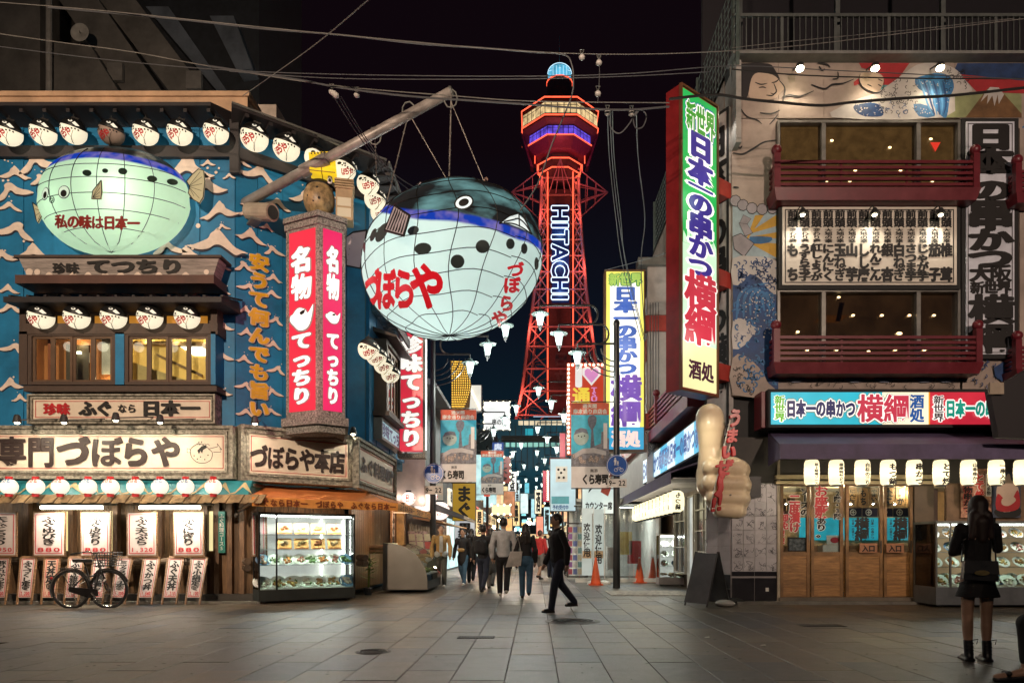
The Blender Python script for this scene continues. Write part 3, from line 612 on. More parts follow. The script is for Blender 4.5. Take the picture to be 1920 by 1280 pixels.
def relief_fish():
 f0 = .25; t = T('fish_sign', 'glowing green half-round pufferfish sign with red writing on its belly', 'fish sign', FL0, (-8.35, -.2, 6.3))
 cx, cy, rx, ry = 217, 378, 140, 102
 x, z = FL0.hit(cx, cy, f0); sc = 13.6/S; A, C = rx*sc*.99, ry*sc*.99; D = .95
 def out(a):
  ca, sa = cos(a), sin(a); k = 1.0
  zz = C*sa*(1.0 if sa < 0 else .93); xx = A*math.copysign(abs(ca)**.9, ca)*(1 if sa < 0 else .98+.03*sa)
  return xx, zz
 n, m = 48, 12; vs = []; fs = []; mi = []
 for i in range(m+1):
  r = sin(pi/2*i/m); d = cos(pi/2*i/m)
  for k in range(n): ox, oz = out(2*pi*k/n); vs.append((x+ox*r, -f0-D*d*.75, z+oz*r))
 S_ = lambda u, v, e=.012: (u, -f0-D*.75*sqrt(max(0, 1-min(1, hypot((u-x)/A, (v-z)/(C*(1 if v < z else .93))))**2))-e, v)
 def on(px, py, e=.014):                                          # where the viewer's ray meets the shell
  f = f0+.5
  for _ in range(12): u, v = FL0.hit(px, py, f); f += (-S_(u, v, 0)[1]-f)*.6
  return S_(u, v, e)
 mb = [MB(), MB(), MB()]
 for i in range(m):
  for k in range(n):
   q = [i*n+k, (i+1)*n+k, (i+1)*n+(k+1) % n, i*n+(k+1) % n] if i else [i*n+k, (i+1)*n+k, (i+1)*n+(k+1) % n]
   if i == 0: q = [0, n+k, n+(k+1) % n]
   P = [vs[j] for j in q];
   mb[0].add(P, [tuple(range(len(P)))])
 sh = t.part('shell', mb[0], shade_fish('relief_fish_skin', z+C*.47-6.3+.04, z+C*.62-6.3+.04, .36, (.45, .62, .42), 'd2efcb', wob=.04, xw=1.1, arch=-.12, cx=x), smooth=True)
 pl(t, (x+.35, -f0-.25, z-.1), 24, (1, .97, .88), .2)
 pl(t, (x-.8, -f0-.2, z-.2), 6, (.85, 1, .85), .15)
 b = MB()
 for v in (-.72, -.45, -.18, .1, .36):
  L = []
  for k in range(25):
   u = -1+2*k/24; w_ = sqrt(max(0, 1-v*v)); L.append(S_(x+A*u*w_*.985, z+C*(v+.1*(1-u*u)*(-v)*.4)))
  b.tube(L, .007, 4)
 for u in (-.62, -.28, .06, .4, .72):
  L = []
  for k in range(17):
   v = -1+1.75*k/16; w_ = sqrt(max(0, 1-v*v)); L.append(S_(x+A*u*w_*.985, z+C*v*.985))
  b.tube(L, .007, 4)
 t.part('wire_frame', b, K['black'])
 P = lambda px, py: FL0.hit(px, py, f0+.6)
 def dot(px, py, a_, b_, rot=0, e=.014, m_='black'):
  L = [(0, 0)]+[(cos(2*pi*k/16), sin(2*pi*k/16)) for k in range(16)]
  c, s = cos(rot), sin(rot)
  pts = [on(px+96*(p*a_*c-q*b_*s), py-96*(p*a_*s+q*b_*c), e) for p, q in L]
  mm = MB(); mm.add(pts, [(0, k+1, (k+1) % 16+1) for k in range(16)]); return mm
 for px, py, a_, b_ in ((164, 325, .09, .06), (198, 321, .06, .045), (231, 322, .09, .065), (286, 336, .1, .06), (324, 342, .11, .06)):
  t.part('spot', dot(px, py, a_, b_, -.15), mat('spot_green_black', (.012, .03, .02), .4))
 for px, py, a_ in ((121, 361, .1), (86, 364, .055)):
  e = t.part('eye', dot(px, py, a_*1.15, .13, -.2, .014), K['black']);
  t.part('eye_white', dot(px, py, a_*1.0, .115, -.2, .02), emit('eye_white_lit', 'dcefd8', .7)); t.part('pupil', dot(px, py+3, a_*.6, .07, -.2, .026), K['black'])
 b = MB()
 for r in (.03, .065): b.tube([on(98+96*r*cos(2*pi*k/14)*.7, 375+96*r*sin(2*pi*k/14), .012) for k in range(15)], .007, 4)
 t.part('mouth', b, K['black'])
 finm = emit('fin_skin', 'b8b08c', .35, base='a09878')  # slight glow painted into the fin, as if backlit
 def fin(pts, y, rays, root):
  P = lambda a, b_: FL0.hit(a, b_, -y)
  L = [P(*q) for q in pts]; b = MB(); b.poly(L, y, y+.03); o = t.part('fin', b, finm); b = MB(); b.stroke(L, .018, y-.004, True)
  r = P(*root)
  for q in rays: b.stroke([r, P(*q)], .008, y-.006)
  t.part('fin_ray', b, K['black'], o)
 fin([(350, 340), (360, 328), (372, 317), (382, 320), (384, 340), (381, 370), (374, 381), (362, 374), (353, 362), (356, 350)], -f0-.12, [(376, 322), (379, 332), (379, 345), (378, 358), (374, 372), (364, 368)], (354, 350))
 fin([(61, 380), (78, 392), (80, 402), (71, 418), (68, 412), (65, 398)], -f0-.25, [(66, 392), (68, 404), (72, 412)], (79, 396))
 fin([(190, 338), (191, 360), (189, 373), (172, 373), (174, 358)], -f0-.80, [(187, 344), (188, 352), (188, 360), (187, 368), (180, 371)], (174, 371))
 mb = MB(); chs = '私の味は日本一'; x0_, x1_, zz0, zz1 = 105, 263, 405, 431
 for i, ch in enumerate(chs):
  put(mb, ch, x0_+(i+.5)*(x1_-x0_)/7, -(418+(i-3)*.6), 24, 27, 0, .05, 5, fn=lambda X, Z, i: on(X, -Z, .022+i*.0005))
 t.part('lettering', mb, mat('brick_red_ink', (.3, .03, .02), .5))
relief_fish()
def giant_fish():
 Y = 13.1; c = Vector(((843-HX)/S*Y, Y, CH+(HY-495)/S*Y))
 a, bw, h = 2.04, 1.56, 1.36
 yaw = R(-50)                                     # the nose points away from the front and towards the viewer
 fr = Fr(c.x, c.y, -50)
 t = T('giant_fish_lantern', 'giant lit white pufferfish lantern hanging over the lane from a beam', 'fish lantern', fr, (0, 0, c.z-h))
 def surf(u, v, e=0):                             # u: -pi..pi round the long axis in plan, v: -pi/2..pi/2
  # body along local x; blunt head at +x, tapering tail at -x; flatter back
  ex = cos(v)*cos(u); ey = cos(v)*sin(u); ez = sin(v)
  k = 1+.0*ex; ax_ = a*(1.0 if ex > 0 else 1.05)
  zz = h*(ez if ez < 0 else ez*.98)
  pinch = 1-.16*max(0, -ex)**2.2
  return Vector(((ax_+e)*ex, (bw*pinch+e)*ey, c.z+(h+e)/h*zz*(1-.10*max(0, -ex)**2)))
 mb = MB(); n, m = 64, 36; vs = []; fs = []
 for j in range(m+1):
  for i in range(n): vs.append(surf(2*pi*i/n, -pi/2+pi*j/m))
 for j in range(m):
  for i in range(n): fs.append((j*n+i, j*n+(i+1) % n, (j+1)*n+(i+1) % n, (j+1)*n+i))
 mb.add(vs, fs)
 z00 = h                                          # belly border, in the fish's own height
 t.part('body', mb, shade_fish('giant_fish_skin', z00+.60, z00+.76, .36, (.5, .62, .58), 'dcefe9', wob=.06, xw=1.5, ax=.39), smooth=True)
 for p, e in (((.5, -.5, c.z+.0), 24), ((-.7, -.4, c.z), 13), ((0, -.1, c.z-.6), 16)): pl(t, p, e, (.93, 1, .97), .25)
 Mi = fr.M.inverted(); o = Mi @ Vector((0, 0, CH))
 def on(px, py, e=.015):
  d = Mi.to_3x3() @ Vector(((px-HX)/S, 1, (HY-py)/S));
  best = None; tt = None
  A_ = Vector((1/(a+e), 1/(bw+e), 1/(h+e))); q = Vector((o.x*A_.x, o.y*A_.y, (o.z-c.z)*A_.z)); w_ = Vector((d.x*A_.x, d.y*A_.y, d.z*A_.z))
  bq = q.dot(w_); dd = bq*bq-w_.dot(w_)*(q.dot(q)-1)
  if dd < 0: dd = 0
  s = (-bq-sqrt(dd))/w_.dot(w_); p = o+d*s
  # settle onto the true skin
  ex, ey, ez = p.x/a, p.y/bw, (p.z-c.z)/h; v = atan2(ez, hypot(ex, ey)); u = atan2(ey, ex)
  return surf(u, v, e)
 def blob(pts, name, m_, e=.018, par=None):
  P = [on(x, y, e) for x, y in pts]; cx_ = sum(p[0] for p in pts)/len(pts); cy_ = sum(p[1] for p in pts)/len(pts)
  rings = [P]; k = 3
  b = MB(); allv = []
  for r in range(k): allv += [on(cx_+(x-cx_)*(1-r/k), cy_+(y-cy_)*(1-r/k), e) for x, y in pts]
  allv.append(on(cx_, cy_, e)); N = len(pts); f_ = []
  for r in range(k-1):
   for i in range(N): f_.append((r*N+i, r*N+(i+1) % N, (r+1)*N+(i+1) % N, (r+1)*N+i))
  for i in range(N): f_.append(((k-1)*N+i, (k-1)*N+(i+1) % N, k*N))
  b.add(allv, f_); return t.part(name, b, m_, par)
 def oval(x, y, rx, ry, rot=0, n=18): return [(x+rx*cos(q)*cos(rot)-ry*sin(q)*sin(rot), y+rx*cos(q)*sin(rot)+ry*sin(q)*cos(rot)) for q in [2*pi*k/n for k in range(n)]]
 spm = mat('spot_charcoal', (.03, .04, .042), .35)
 for q in ((905, 462, 13, 12.5), (858, 490, 13, 13), (957, 457, 8, 10), (983, 466, 6, 10), (793, 466, 16, 11, -.1), (775, 432, 11, 8, -.4), (716, 436, 9, 20, .5), (700, 440, 5, 13, .35), (1006, 494, 4, 12), (683, 462, 2.5, 10)):
  blob(oval(*q), 'spot', spm)
 e = blob(oval(870, 379, 19, 14, -.35), 'eye', K['black']); blob(oval(870, 379, 16, 11, -.35), 'eye_ring', emit('fish_eye_white', 'e6f2f0', .9), .024, e); blob(oval(870, 379, 10, 7, -.4), 'pupil', K['black'], .030, e)
 mo = blob([(940, 418), (955, 406), (972, 401), (982, 410), (990, 425), (996, 438), (975, 427), (955, 420)], 'mouth', emit('fish_mouth_white', 'e6f2f0', .85), .02)
 b = MB()
 for L in ([(936, 419), (955, 405), (973, 399), (984, 410), (997, 439)], [(936, 419), (960, 419), (978, 426), (997, 439)], [(945, 416), (962, 412), (973, 410), (985, 420), (994, 434)], [(973, 400), (974, 425)]):
  b.tube([on(x, y, .03) for x, y in smooth_pts(L, 5)], .012, 5)
 t.part('lip_line', b, K['black'], mo)
 b = MB();
 for v in (-62, -47, -33, -20, -7, 7, 22, 38, 56):
  b.tube([surf(2*pi*k/60, R(v)+.02*sin(k*.7), .012) for k in range(61)], .008, 4)
 for i in range(16):
  u = 2*pi*i/16+.12
  b.tube([surf(u+.05*sin(k*.5), -pi/2+pi*k/30, .012) for k in range(31)], .008, 4)
 t.part('wire_net', b, K['black'])
 redi = emit('lit_red_ink', 'c9141f', .55, base='b01020')
 def word(cells, dark=None):
  for ch, px, py, w_, h_, sh in cells:
   mb = MB(); v, f = glyph(ch, .02); bm = bmesh.new()
   for (dx, dy) in RING[:5]:
    vv = [bm.verts.new((x+dx*.028, y+dy*.028, 0)) for x, y in v]
    for q in f:
     try: bm.faces.new([vv[i] for i in q])
     except ValueError: pass
   for _ in range(2):
    E = [e_ for e_ in bm.edges if e_.calc_length() > .16]
    if E: bmesh.ops.subdivide_edges(bm, edges=E, cuts=1)
   bmesh.ops.triangulate(bm, faces=bm.faces); bm.verts.index_update()
   P = [on(px+((v_.co.x-.5)+(v_.co.y-.38)*sh)*w_, py-(v_.co.y-.38)*h_, .02+.0006*(i % 5)) for i, v_ in enumerate(bm.verts)]
   mb.add(P, [tuple(v_.index for v_ in f_.verts) for f_ in bm.faces]); bm.free()
   t.part('lettering', mb, redi)
 word([('づ', 698, 540, 30, 78, 0), ('ぼ', 724, 542, 36, 80, 0), ('ら', 757, 541, 46, 80, -.05), ('や', 801, 536, 66, 90, -.12)])
 word([('づ', 967, 505, 32, 30, 0), ('ぼ', 960, 534, 32, 32, 0), ('ら', 950, 568, 30, 32, 0), ('や', 937, 597, 32, 32, 0)])
 finm = emit('grey_fin_skin', '8a7a80', .35, base='a09498')  # slight glow painted into the fin colour, no lamp behind
 def fin3(P, rays, name, e=None):
  b = MB(); n_ = len(P); nn = (P[1]-P[0]).cross(P[2]-P[0]).normalized()*.01
  b.add([p+nn for p in P]+[p-nn for p in P], [tuple(range(n_)), tuple(range(2*n_-1, n_-1, -1))]+[(i, i+n_, (i+1) % n_+n_, (i+1) % n_) for i in range(n_)])
  o_ = t.part(name, b, finm); b = MB(); b.tube(P+[P[0]], .022, 6)
  for q0, q1 in rays: b.tube([q0, q1], .014, 5)
  t.part('fin_ray', b, K['black'], o_)
 def at(px, py, Yw): d = Vector(((px-HX)/S, 1, (HY-py)/S)); return Mi @ (Vector((0, 0, CH))+d*Yw)
 P = [at(x, y, yy) for x, y, yy in ((722, 432, 11.65), (740, 386, 11.75), (768, 404, 11.2), (757, 442, 11.25))]
 fin3(P, [(P[0].lerp(P[3], k/7)+Vector((0, 0, .03)), P[1].lerp(P[2], k/7)) for k in range(8)], 'side_fin')
 P = [at(x, y, yy) for x, y, yy in ((762, 368, 12.9), (788, 342, 13.0), (806, 352, 12.95), (812, 364, 12.8))]
 fin3(P, [(P[0].lerp(P[3], k/6), P[1].lerp(P[2], k/6)) for k in range(7)], 'back_fin')
 P = [at(x, y, yy) for x, y, yy in ((688, 432, 14.2), (662, 436, 14.4), (648, 446, 14.5), (650, 498, 14.5), (676, 503, 14.3), (682, 470, 14.2))]
 fin3(P, [(P[0].lerp(P[4], k/6), P[1].lerp(P[3], k/6)) for k in range(7)], 'tail_fin')
 hookp = [((842, 347), 12.9), ((911, 347), 12.6)]
 hm = mat('rusty_hook', (.35, .22, .18), .6, metal=.5)
 for (q, yy) in hookp:
  p = at(q[0], q[1]+2, yy); p.z = at(q[0], q[1], yy).z
  t.part('hook', MB().tube([p+Vector((.05*cos(k*.6), 0, .06+.07*sin(k*.6))) for k in range(9)], .014, 6), hm)
 return t, fr, Mi, c
gf = giant_fish()
def W(px, py, Y): return Vector(((px-HX)/S*Y, Y, CH+(HY-py)/S*Y))
def beam():
 t = T('hanging_beam', 'long grey steel pole slanting out of the blue corner wall above the giant fish', 'steel beam', o=W(456, 384, 13.7))
 A = W(457, 382, 13.75); E = W(846, 172, 12.4); m = mat('pole_paint', (.34, .3, .28), .45, metal=.2, var=.3)
 t.part('pole', MB().tube([A, E], [.095, .085], 14), m, smooth=True)
 t.part('end_cap', MB().tube([E, E+(E-A).normalized()*.03], [.095, .08], 14), K['grey'])
 J = A.lerp(E, .43); t.part('sleeve', MB().tube([J-(E-A).normalized()*.6, J], .125, 12), m)
 t.part('prop', MB().tube([J+Vector((0, .1, 0)), W(622, 398, 13.55)], .045, 8), K['grey'])
 t.part('tie_rod', MB().tube([W(578, 247, 14.5), A.lerp(E, .52)], .022, 6), K['grey'])
 cb = mat('bead_cable', (.25, .22, .2), .5, metal=.5)
 def cable(a, b_, r=.009, knots=0):
  m_ = MB(); m_.tube([a, b_], r, 5)
  for k in range(knots): q = a.lerp(b_, (k+1)/(knots+2)); m_.ell(q, .022, 6, 4)
  t.part('cable', m_, cb)
 cable(W(768, 205, 12.65), W(726, 376, 13.2), .011, 6); cable(W(768, 215, 12.65), W(841, 342, 12.9), .009, 1); cable(W(846, 182, 12.4), W(842, 345, 12.9), .014, 3)
 cable(W(846, 192, 12.4), W(910, 346, 12.6), .009, 1); cable(W(703, 258, 13), W(706, 330, 13.2), .009, 2)
 for px, py in ((766, 208), (845, 185), (703, 255)):
  p = W(px, py, 12.65 if px == 766 else 12.4 if px == 845 else 12.9)
  t.part('shackle', MB().tube([p+Vector((.12*cos(k*.7), 0, .0+.17*sin(k*.7))) for k in range(10)], .014, 6), K['grey'])
beam()
def fish_lantern_proto():
 t = T('fish_lantern', 'x', 'lantern', Fr(0, 0), (0, 0, 0), 'round pufferfish lanterns')
 r = .225
 sk = paperm('lantern_skin', (.68, .65, .54), 'fff2d6', .66, .6)
 t.part('body', MB().ell((0, 0, 0), (r*1.02, r, r*.98), 20, 14, .02, pi*.64), sk, smooth=True)
 t.part('back', MB(Matrix.Rotation(R(17), 4, 'Y') @ Matrix.Rotation(R(13), 4, 'X')).ell((0, 0, .0), (r*1.05, r*1.05, r*1.02), 20, 8, pi*.585, pi), mat('lantern_black', (.012, .012, .012), .35), smooth=True)
 P = lambda u, v, e=.008: P0(u, v-.36, e)
 P0 = lambda u, v, e=.008: Vector(((r+e)*sin(u)*cos(v), -(r+e)*cos(u)*cos(v), (r*.98+e)*sin(v)))
 def blob(u, v, a, b_, m, nm, e=.008, pts=None):
  L = pts or [(a*cos(2*pi*k/10), b_*sin(2*pi*k/10)) for k in range(10)]
  mb = MB(); mb.add([P(u, v, e)]+[P(u+p, v+q, e) for p, q in L], [(0, k+1, (k+1) % len(L)+1) for k in range(len(L))]); return t.part(nm, mb, m)
 for k in range(8): blob(-.75+k*.24, .16-.012*k+.05*cos(k), .075, .07, K['black'], 'dot')
 blob(-1.0, .38, .2, .13, K['black'], 'spot', .01)
 blob(-.55, .36, .1, .09, K['black'], 'spot', .01, [(-.13, .13), (0, .04), (.13, .13), (.1, 0), (.13, -.13), (0, -.04), (-.13, -.12), (-.1, 0)])
 e = blob(.35, .72, .16, .11, emit('lantern_white', 'fff4dc', .8), 'eye', .022);
 blob(.35, .72, .09, .06, K['black'], 'pupil', .03)
 blob(.72, .5, .2, .2, _M['lantern_white'], 'beak', .03, [(-.24, .0), (-.05, .2), (.25, -.08), (.0, -.16)])
 mb = MB()
 for i, ch in enumerate('ぼらや'):
  put(mb, ch, -.68+i*.4, -.30+.09*i, .5, .62, 0, .05, 5, fn=lambda X, Z, i_: P(X, Z, .01+i_*.0006))
 t.part('lettering', mb, mat('lantern_red', 'b0151c', .5))
 mb = MB(); mb.tube([P(.55-.5*k/8, .0-.16*k, .006) for k in range(9)], .004, 4); mb.tube([P(.1+.3*sin(k*.4), -.3-.15*k, .006) for k in range(7)], .004, 4); t.part('rib', mb, K['black'])
 t.part('hook', MB().tube([(0, 0, r), (0, 0, r+.12)], .008, 6), K['darkgrey'])
 t.part('back_fin', MB().poly([(-.1, r-.01), (-.02, r+.07), (.12, r+.02), (.08, r-.02)], -.01, .01), K['black'])
 return t
FP = fish_lantern_proto(); _first = [True]
def fish_lantern(fr, px, py, f, label, group, sx=1.0, e=2.0, turn=0, dark=False):
 x, z = fr.hit(px, py, f); M = fr.M @ Matrix.Translation((x, -f, z)) @ Matrix.Rotation(R(turn), 4, 'Z') @ Matrix.Scale(sx, 4)
 if _first[0]:
  FP.root.matrix_world = M; FP.root['label'] = label; FP.root['group'] = group; _first[0] = False; r = FP.root
 else: r = copy_thing(FP, M, label, group)
 if dark:
  for c in r.children:
   if c.name.startswith('body'): c.data = c.data.copy(); c.data.materials[0] = mat('unlit_lantern_skin', (.32, .24, .2), .6)
 elif e:
  p = (M @ Vector((0, -.3, -.34))); pl(None, p, e*.45, (1, .9, .68), .1)
 return r
ga = 'fish lanterns under the front eave'
for i, (px, py, nm) in enumerate(((17, 250, 'outermost fish lantern under the front eave'), (81, 249, 'second fish lantern from the outer end under the front eave'), (138, 247, 'third fish lantern under the front eave, hung slightly higher'), (209, 250, 'unlit brownish fish lantern under the front eave'), (273, 249, 'fish lantern next after the unlit one under the front eave'), (337, 249, 'fish lantern second from the corner post under the front eave'), (405, 247, 'fish lantern just beside the dark corner post under the eave'))):
 fish_lantern(FL0, px, py, .45, nm, ga, 1.0, 2.6, 0, i == 3)
gb = 'fish lanterns under the corner eave'
for px, py, nm, tn, sc in ((477, 258, 'first fish lantern past the corner post under the slanting eave', -35, 1.15), (537, 277, 'second fish lantern under the slanting corner eave', -35, 1.15), (592, 297, 'fish lantern behind the pole sleeve above the yellow fish', 25, 1.0), (646, 318, 'fish lantern between the pole and the eave end', 10, 1.05)):
 fish_lantern(FL1, px, py, .35, nm, gb, sc, 2.4, tn)
gc = 'fish lanterns along the lane eave'
for px, py, nm in ((690, 345, 'top fish lantern of the column at the lane eave'), (703, 374, 'middle fish lantern of the column at the lane eave'), (714, 399, 'lowest fish lantern of the column at the lane eave'), (723, 418, 'small fish lantern half behind the giant fish back')):
 fish_lantern(FL2, px, py, .25, nm, gc, 1.0, 2.2, -60)
gd = 'fish lanterns above the lit windows'
for i, px in enumerate((77, 144, 213, 281, 351)):
 fish_lantern(FL0, px, 594, .55, ORD[i]+' fish lantern of the row above the lit windows'+(' beside the blue post' if i == 4 else ''), gd, 1.0, 2.2)
ge = 'fish lanterns under the small lane roof'
for i, (px, py) in enumerate(((691, 655), (706, 668), (719, 684), (732, 701))):
 fish_lantern(FL2, px, py, .4, ['fish lantern nearest the tiled lane roof edge', 'second fish lantern under the tiled lane roof', 'third fish lantern under the tiled lane roof', 'last fish lantern under the tiled lane roof beside the red sign'][i], ge, .92, 1.5, -60)

stone2 = mat('speckled_stone', (.26, .24, .22), .85, var=.7, scale=30, bump=.8, bscale=60)
def red_box():
 t = T('vertical_sign', 'tall red lit box sign with two faces meeting in a stone-framed edge', 'lit sign', FL0, (-4.3, .2, 3.6))
 Fl = Fr(-4.87, 13.36, -24.5); Fq = Fr(-4.13, 13.02, 38)
 L0 = Vector((-4.87, 13.36, 0)); Cc = Vector((-4.13, 13.02, 0)); Rr = Vector((-3.71, 13.35, 0))
 zt, zb = 7.42, 3.62
 inv = FL0.M.inverted()
 def world(fr, mb): mb.M = inv @ fr.M; return mb
 back = [Vector((-4.95, 14.3, 0)), Vector((-4.12, 14.7, 0))]
 def prism(name, z0, z1, g, m):
  P = [L0+Vector((-g, -g*.6, 0)), Cc+Vector((0, -g*1.3, 0)), Rr+Vector((g, -g*.6, 0)), back[1]+Vector((g, 0, 0)), back[0]+Vector((-g, 0, 0))]
  P = [inv @ p for p in P]; n = 5
  vs = [(p.x, p.y, z0) for p in P]+[(p.x, p.y, z1) for p in P]
  mb = MB(); mb.add(vs, [tuple(range(n-1, -1, -1)), tuple(range(n, 2*n))]+[(i, (i+1) % n, (i+1) % n+n, i+n) for i in range(n)]); t.part(name, mb, m)
 prism('stone_body', zb, zt, 0, stone2); prism('stone_cap', zt, zt+.1, .05, stone2); prism('stone_cap', zt-.14, zt-.03, .03, stone2); prism('stone_base', zb-.16, zb, .08, stone2); prism('stone_base', zb-.3, zb-.16, .0, stone2)
 rl = emit('red_sign_face', 'e63348', .85, var=.12, scale=1.0); rp = emit('pink_sign_face', 'de2b62', .85, var=.12, scale=1.0)
 wl = emit('sign_white_letter', 'fffaf2', 1.05); ol = emit('letter_grey_rim', '9a8880', .7)
 for fr, wdt, m, nm in ((Fl, (Cc-L0).length, rl, 'face'), (Fq, (Rr-Cc).length, rp, 'face')):
  a, c = .09, wdt-.07; z0, z1 = zb+.12, zt-.2
  fo = t.part(nm, world(fr, MB()).box(a, c, -.012, .02, z0, z1), m)
  x0, x1 = a+.05, c-.05; H = z1-z0; cw = x1-x0
  for chs, za, zz in (('名物', z1-.3-.0, z1-1.35), ('てっちり', z1-1.95, z0+.12)):
   for b_, mm, y in ((.11, ol, -.02), (.055, wl, -.028)):
    mb = world(fr, MB()); lay(mb, chs, x0, x1, zz, za, y, True, b_, 9, .92); t.part('lettering' if y == -.028 else 'outline', mb, mm, fo)
  # fish emblem
  cx, cz, s = (x0+x1)/2, z1-1.66, cw/50
  body = smooth_pts([(-20, 5), (-12, 12), (-4, 14), (8, 10), (14, 4), (22, 12), (26, 16), (24, 2), (18, -14), (8, -21), (-6, -21), (-17, -13), (-26, -4), (-24, 4)], 3, True)
  for g, mm, y in ((1.12, ol, -.02), (1, wl, -.028)):
   mb = world(fr, MB()); mb.flat([(cx+u*s*g, cz+v*s*1.1*g) for u, v in body], y); t.part('fish_emblem', mb, mm, fo)
  mb = world(fr, MB()); mb.flat([(cx+u*s, cz+v*s) for u, v in [(-4, 7), (2, 10), (9, 11), (7, 5), (2, 3), (-1, 2)]], -.034); t.part('fish_fillet', mb, K['black'], fo)
 pl(t, (-4.25, -1.3, 6.3), 26, (1, .25, .35), .3); pl(t, (-4.25, -1.3, 4.4), 26, (1, .25, .35), .3)  # unseen lamps added in front for the sign's pink spill
red_box()
# yellow crate and fish figure on the box sign
def mascot_fish():
 fr = Fr(-4.2, 13.35, 12); z = 7.52
 t = T('fish_figure', 'small brown spotted pufferfish figure standing on the red box sign', 'fish figure', fr, (0, 0, z))
 b = MB(); b.ell((-.02, .0, z+.38), (.3, .27, .36), 18, 12); t.part('body', b, mat('tan_fish_skin', (.35, .24, .12), .45, var=.5, scale=7), smooth=True)
 b = MB(); b.ell((-.0, .03, z+.45), (.33, .27, .34), 18, 6, pi*.68, pi); t.part('back', b, K['black'], smooth=True)
 b = MB()
 for u, v in ((-.12, .45), (-.2, .35), (-.03, .5), (.05, .4), (-.1, .25), (.0, .3)): b.ell((u, -.25+abs(u)*.3, z+v), (.03, .02, .03), 8, 5)
 t.part('spot', b, K['black'])
 t.part('eye', MB().ell((.2, -.22, z+.66), (.05, .03, .06), 10, 6), K['white']); t.part('pupil', MB().ell((.2, -.245, z+.66), (.03, .02, .035), 8, 5), K['black'])
 t = T('lit_cabinet', 'small tan louvred cabinet beside the fish figure on the red sign', 'cabinet', fr, (0, 0, z))
 b = MB(); b.box(.3, .62, -.1, .25, z, z+.8); t.part('body', b, mat('tan_cabinet', (.4, .28, .16), .6))
 b = MB(); b.box(.33, .59, -.115, -.1, z+.05, z+.22); b.box(.33, .59, -.115, -.1, z+.26, z+.42); t.part('panel', b, emit('cabinet_panel', 'e0c9a6', .5))
 b = MB(); [b.box(.28, .64, -.13, .27, z+.6+k*.05, z+.63+k*.05) for k in range(4)]; t.part('louver', b, _M['tan_cabinet'])
 t = T('yellow_lantern', 'glowing yellow box lantern over the fish figure', 'lantern', fr, (0, 0, z+.8))
 b = MB(); b.hexa([(-.18, -.15, z+.86), (.32, -.2, z+.82), (.32, .15, z+.82), (-.18, .15, z+.86), (-.2, -.15, z+1.2), (.28, -.2, z+1.25), (.28, .15, z+1.25), (-.2, .15, z+1.2)]); t.part('shade', b, emit('yellow_lit_box', 'f5c81e', .95, var=.25))
 b = MB(); b.frame(.04, .045, -.2, .16, z+.83, z+1.24, .01); b.box(-.19, .3, -.21, -.2, z+.83, z+.845); t.part('rim', b, mat('ochre_frame', (.3, .2, .03), .5))
 b = MB(); [b.disc(-.14+k*.06, z+1.15+.01*k, -.215, .018, n=8) for k in range(5)]; t.part('dot', b, K['black'])
mascot_fish()
def camera_can():
 x, z = FL1.hit(505, 397, .5); t = T('security_camera', 'round beige security light sticking out of the blue corner wall', 'wall light', FL1, (x, -.3, z))
 t.part('housing', MB().tube([(x-.25, -.0, z+.12), (x+.05, -.55, z-.02)], .17, 16), mat('beige_housing', (.4, .33, .26), .5))
 t.part('lens', MB().tube([(x+.05, -.55, z-.02), (x+.055, -.56, z-.022)], .13, 16), K['darkgrey'])
 t.part('bracket', MB().box(x-.3, x-.1, -.35, .05, z-.16, z-.12), K['grey'])
camera_can()
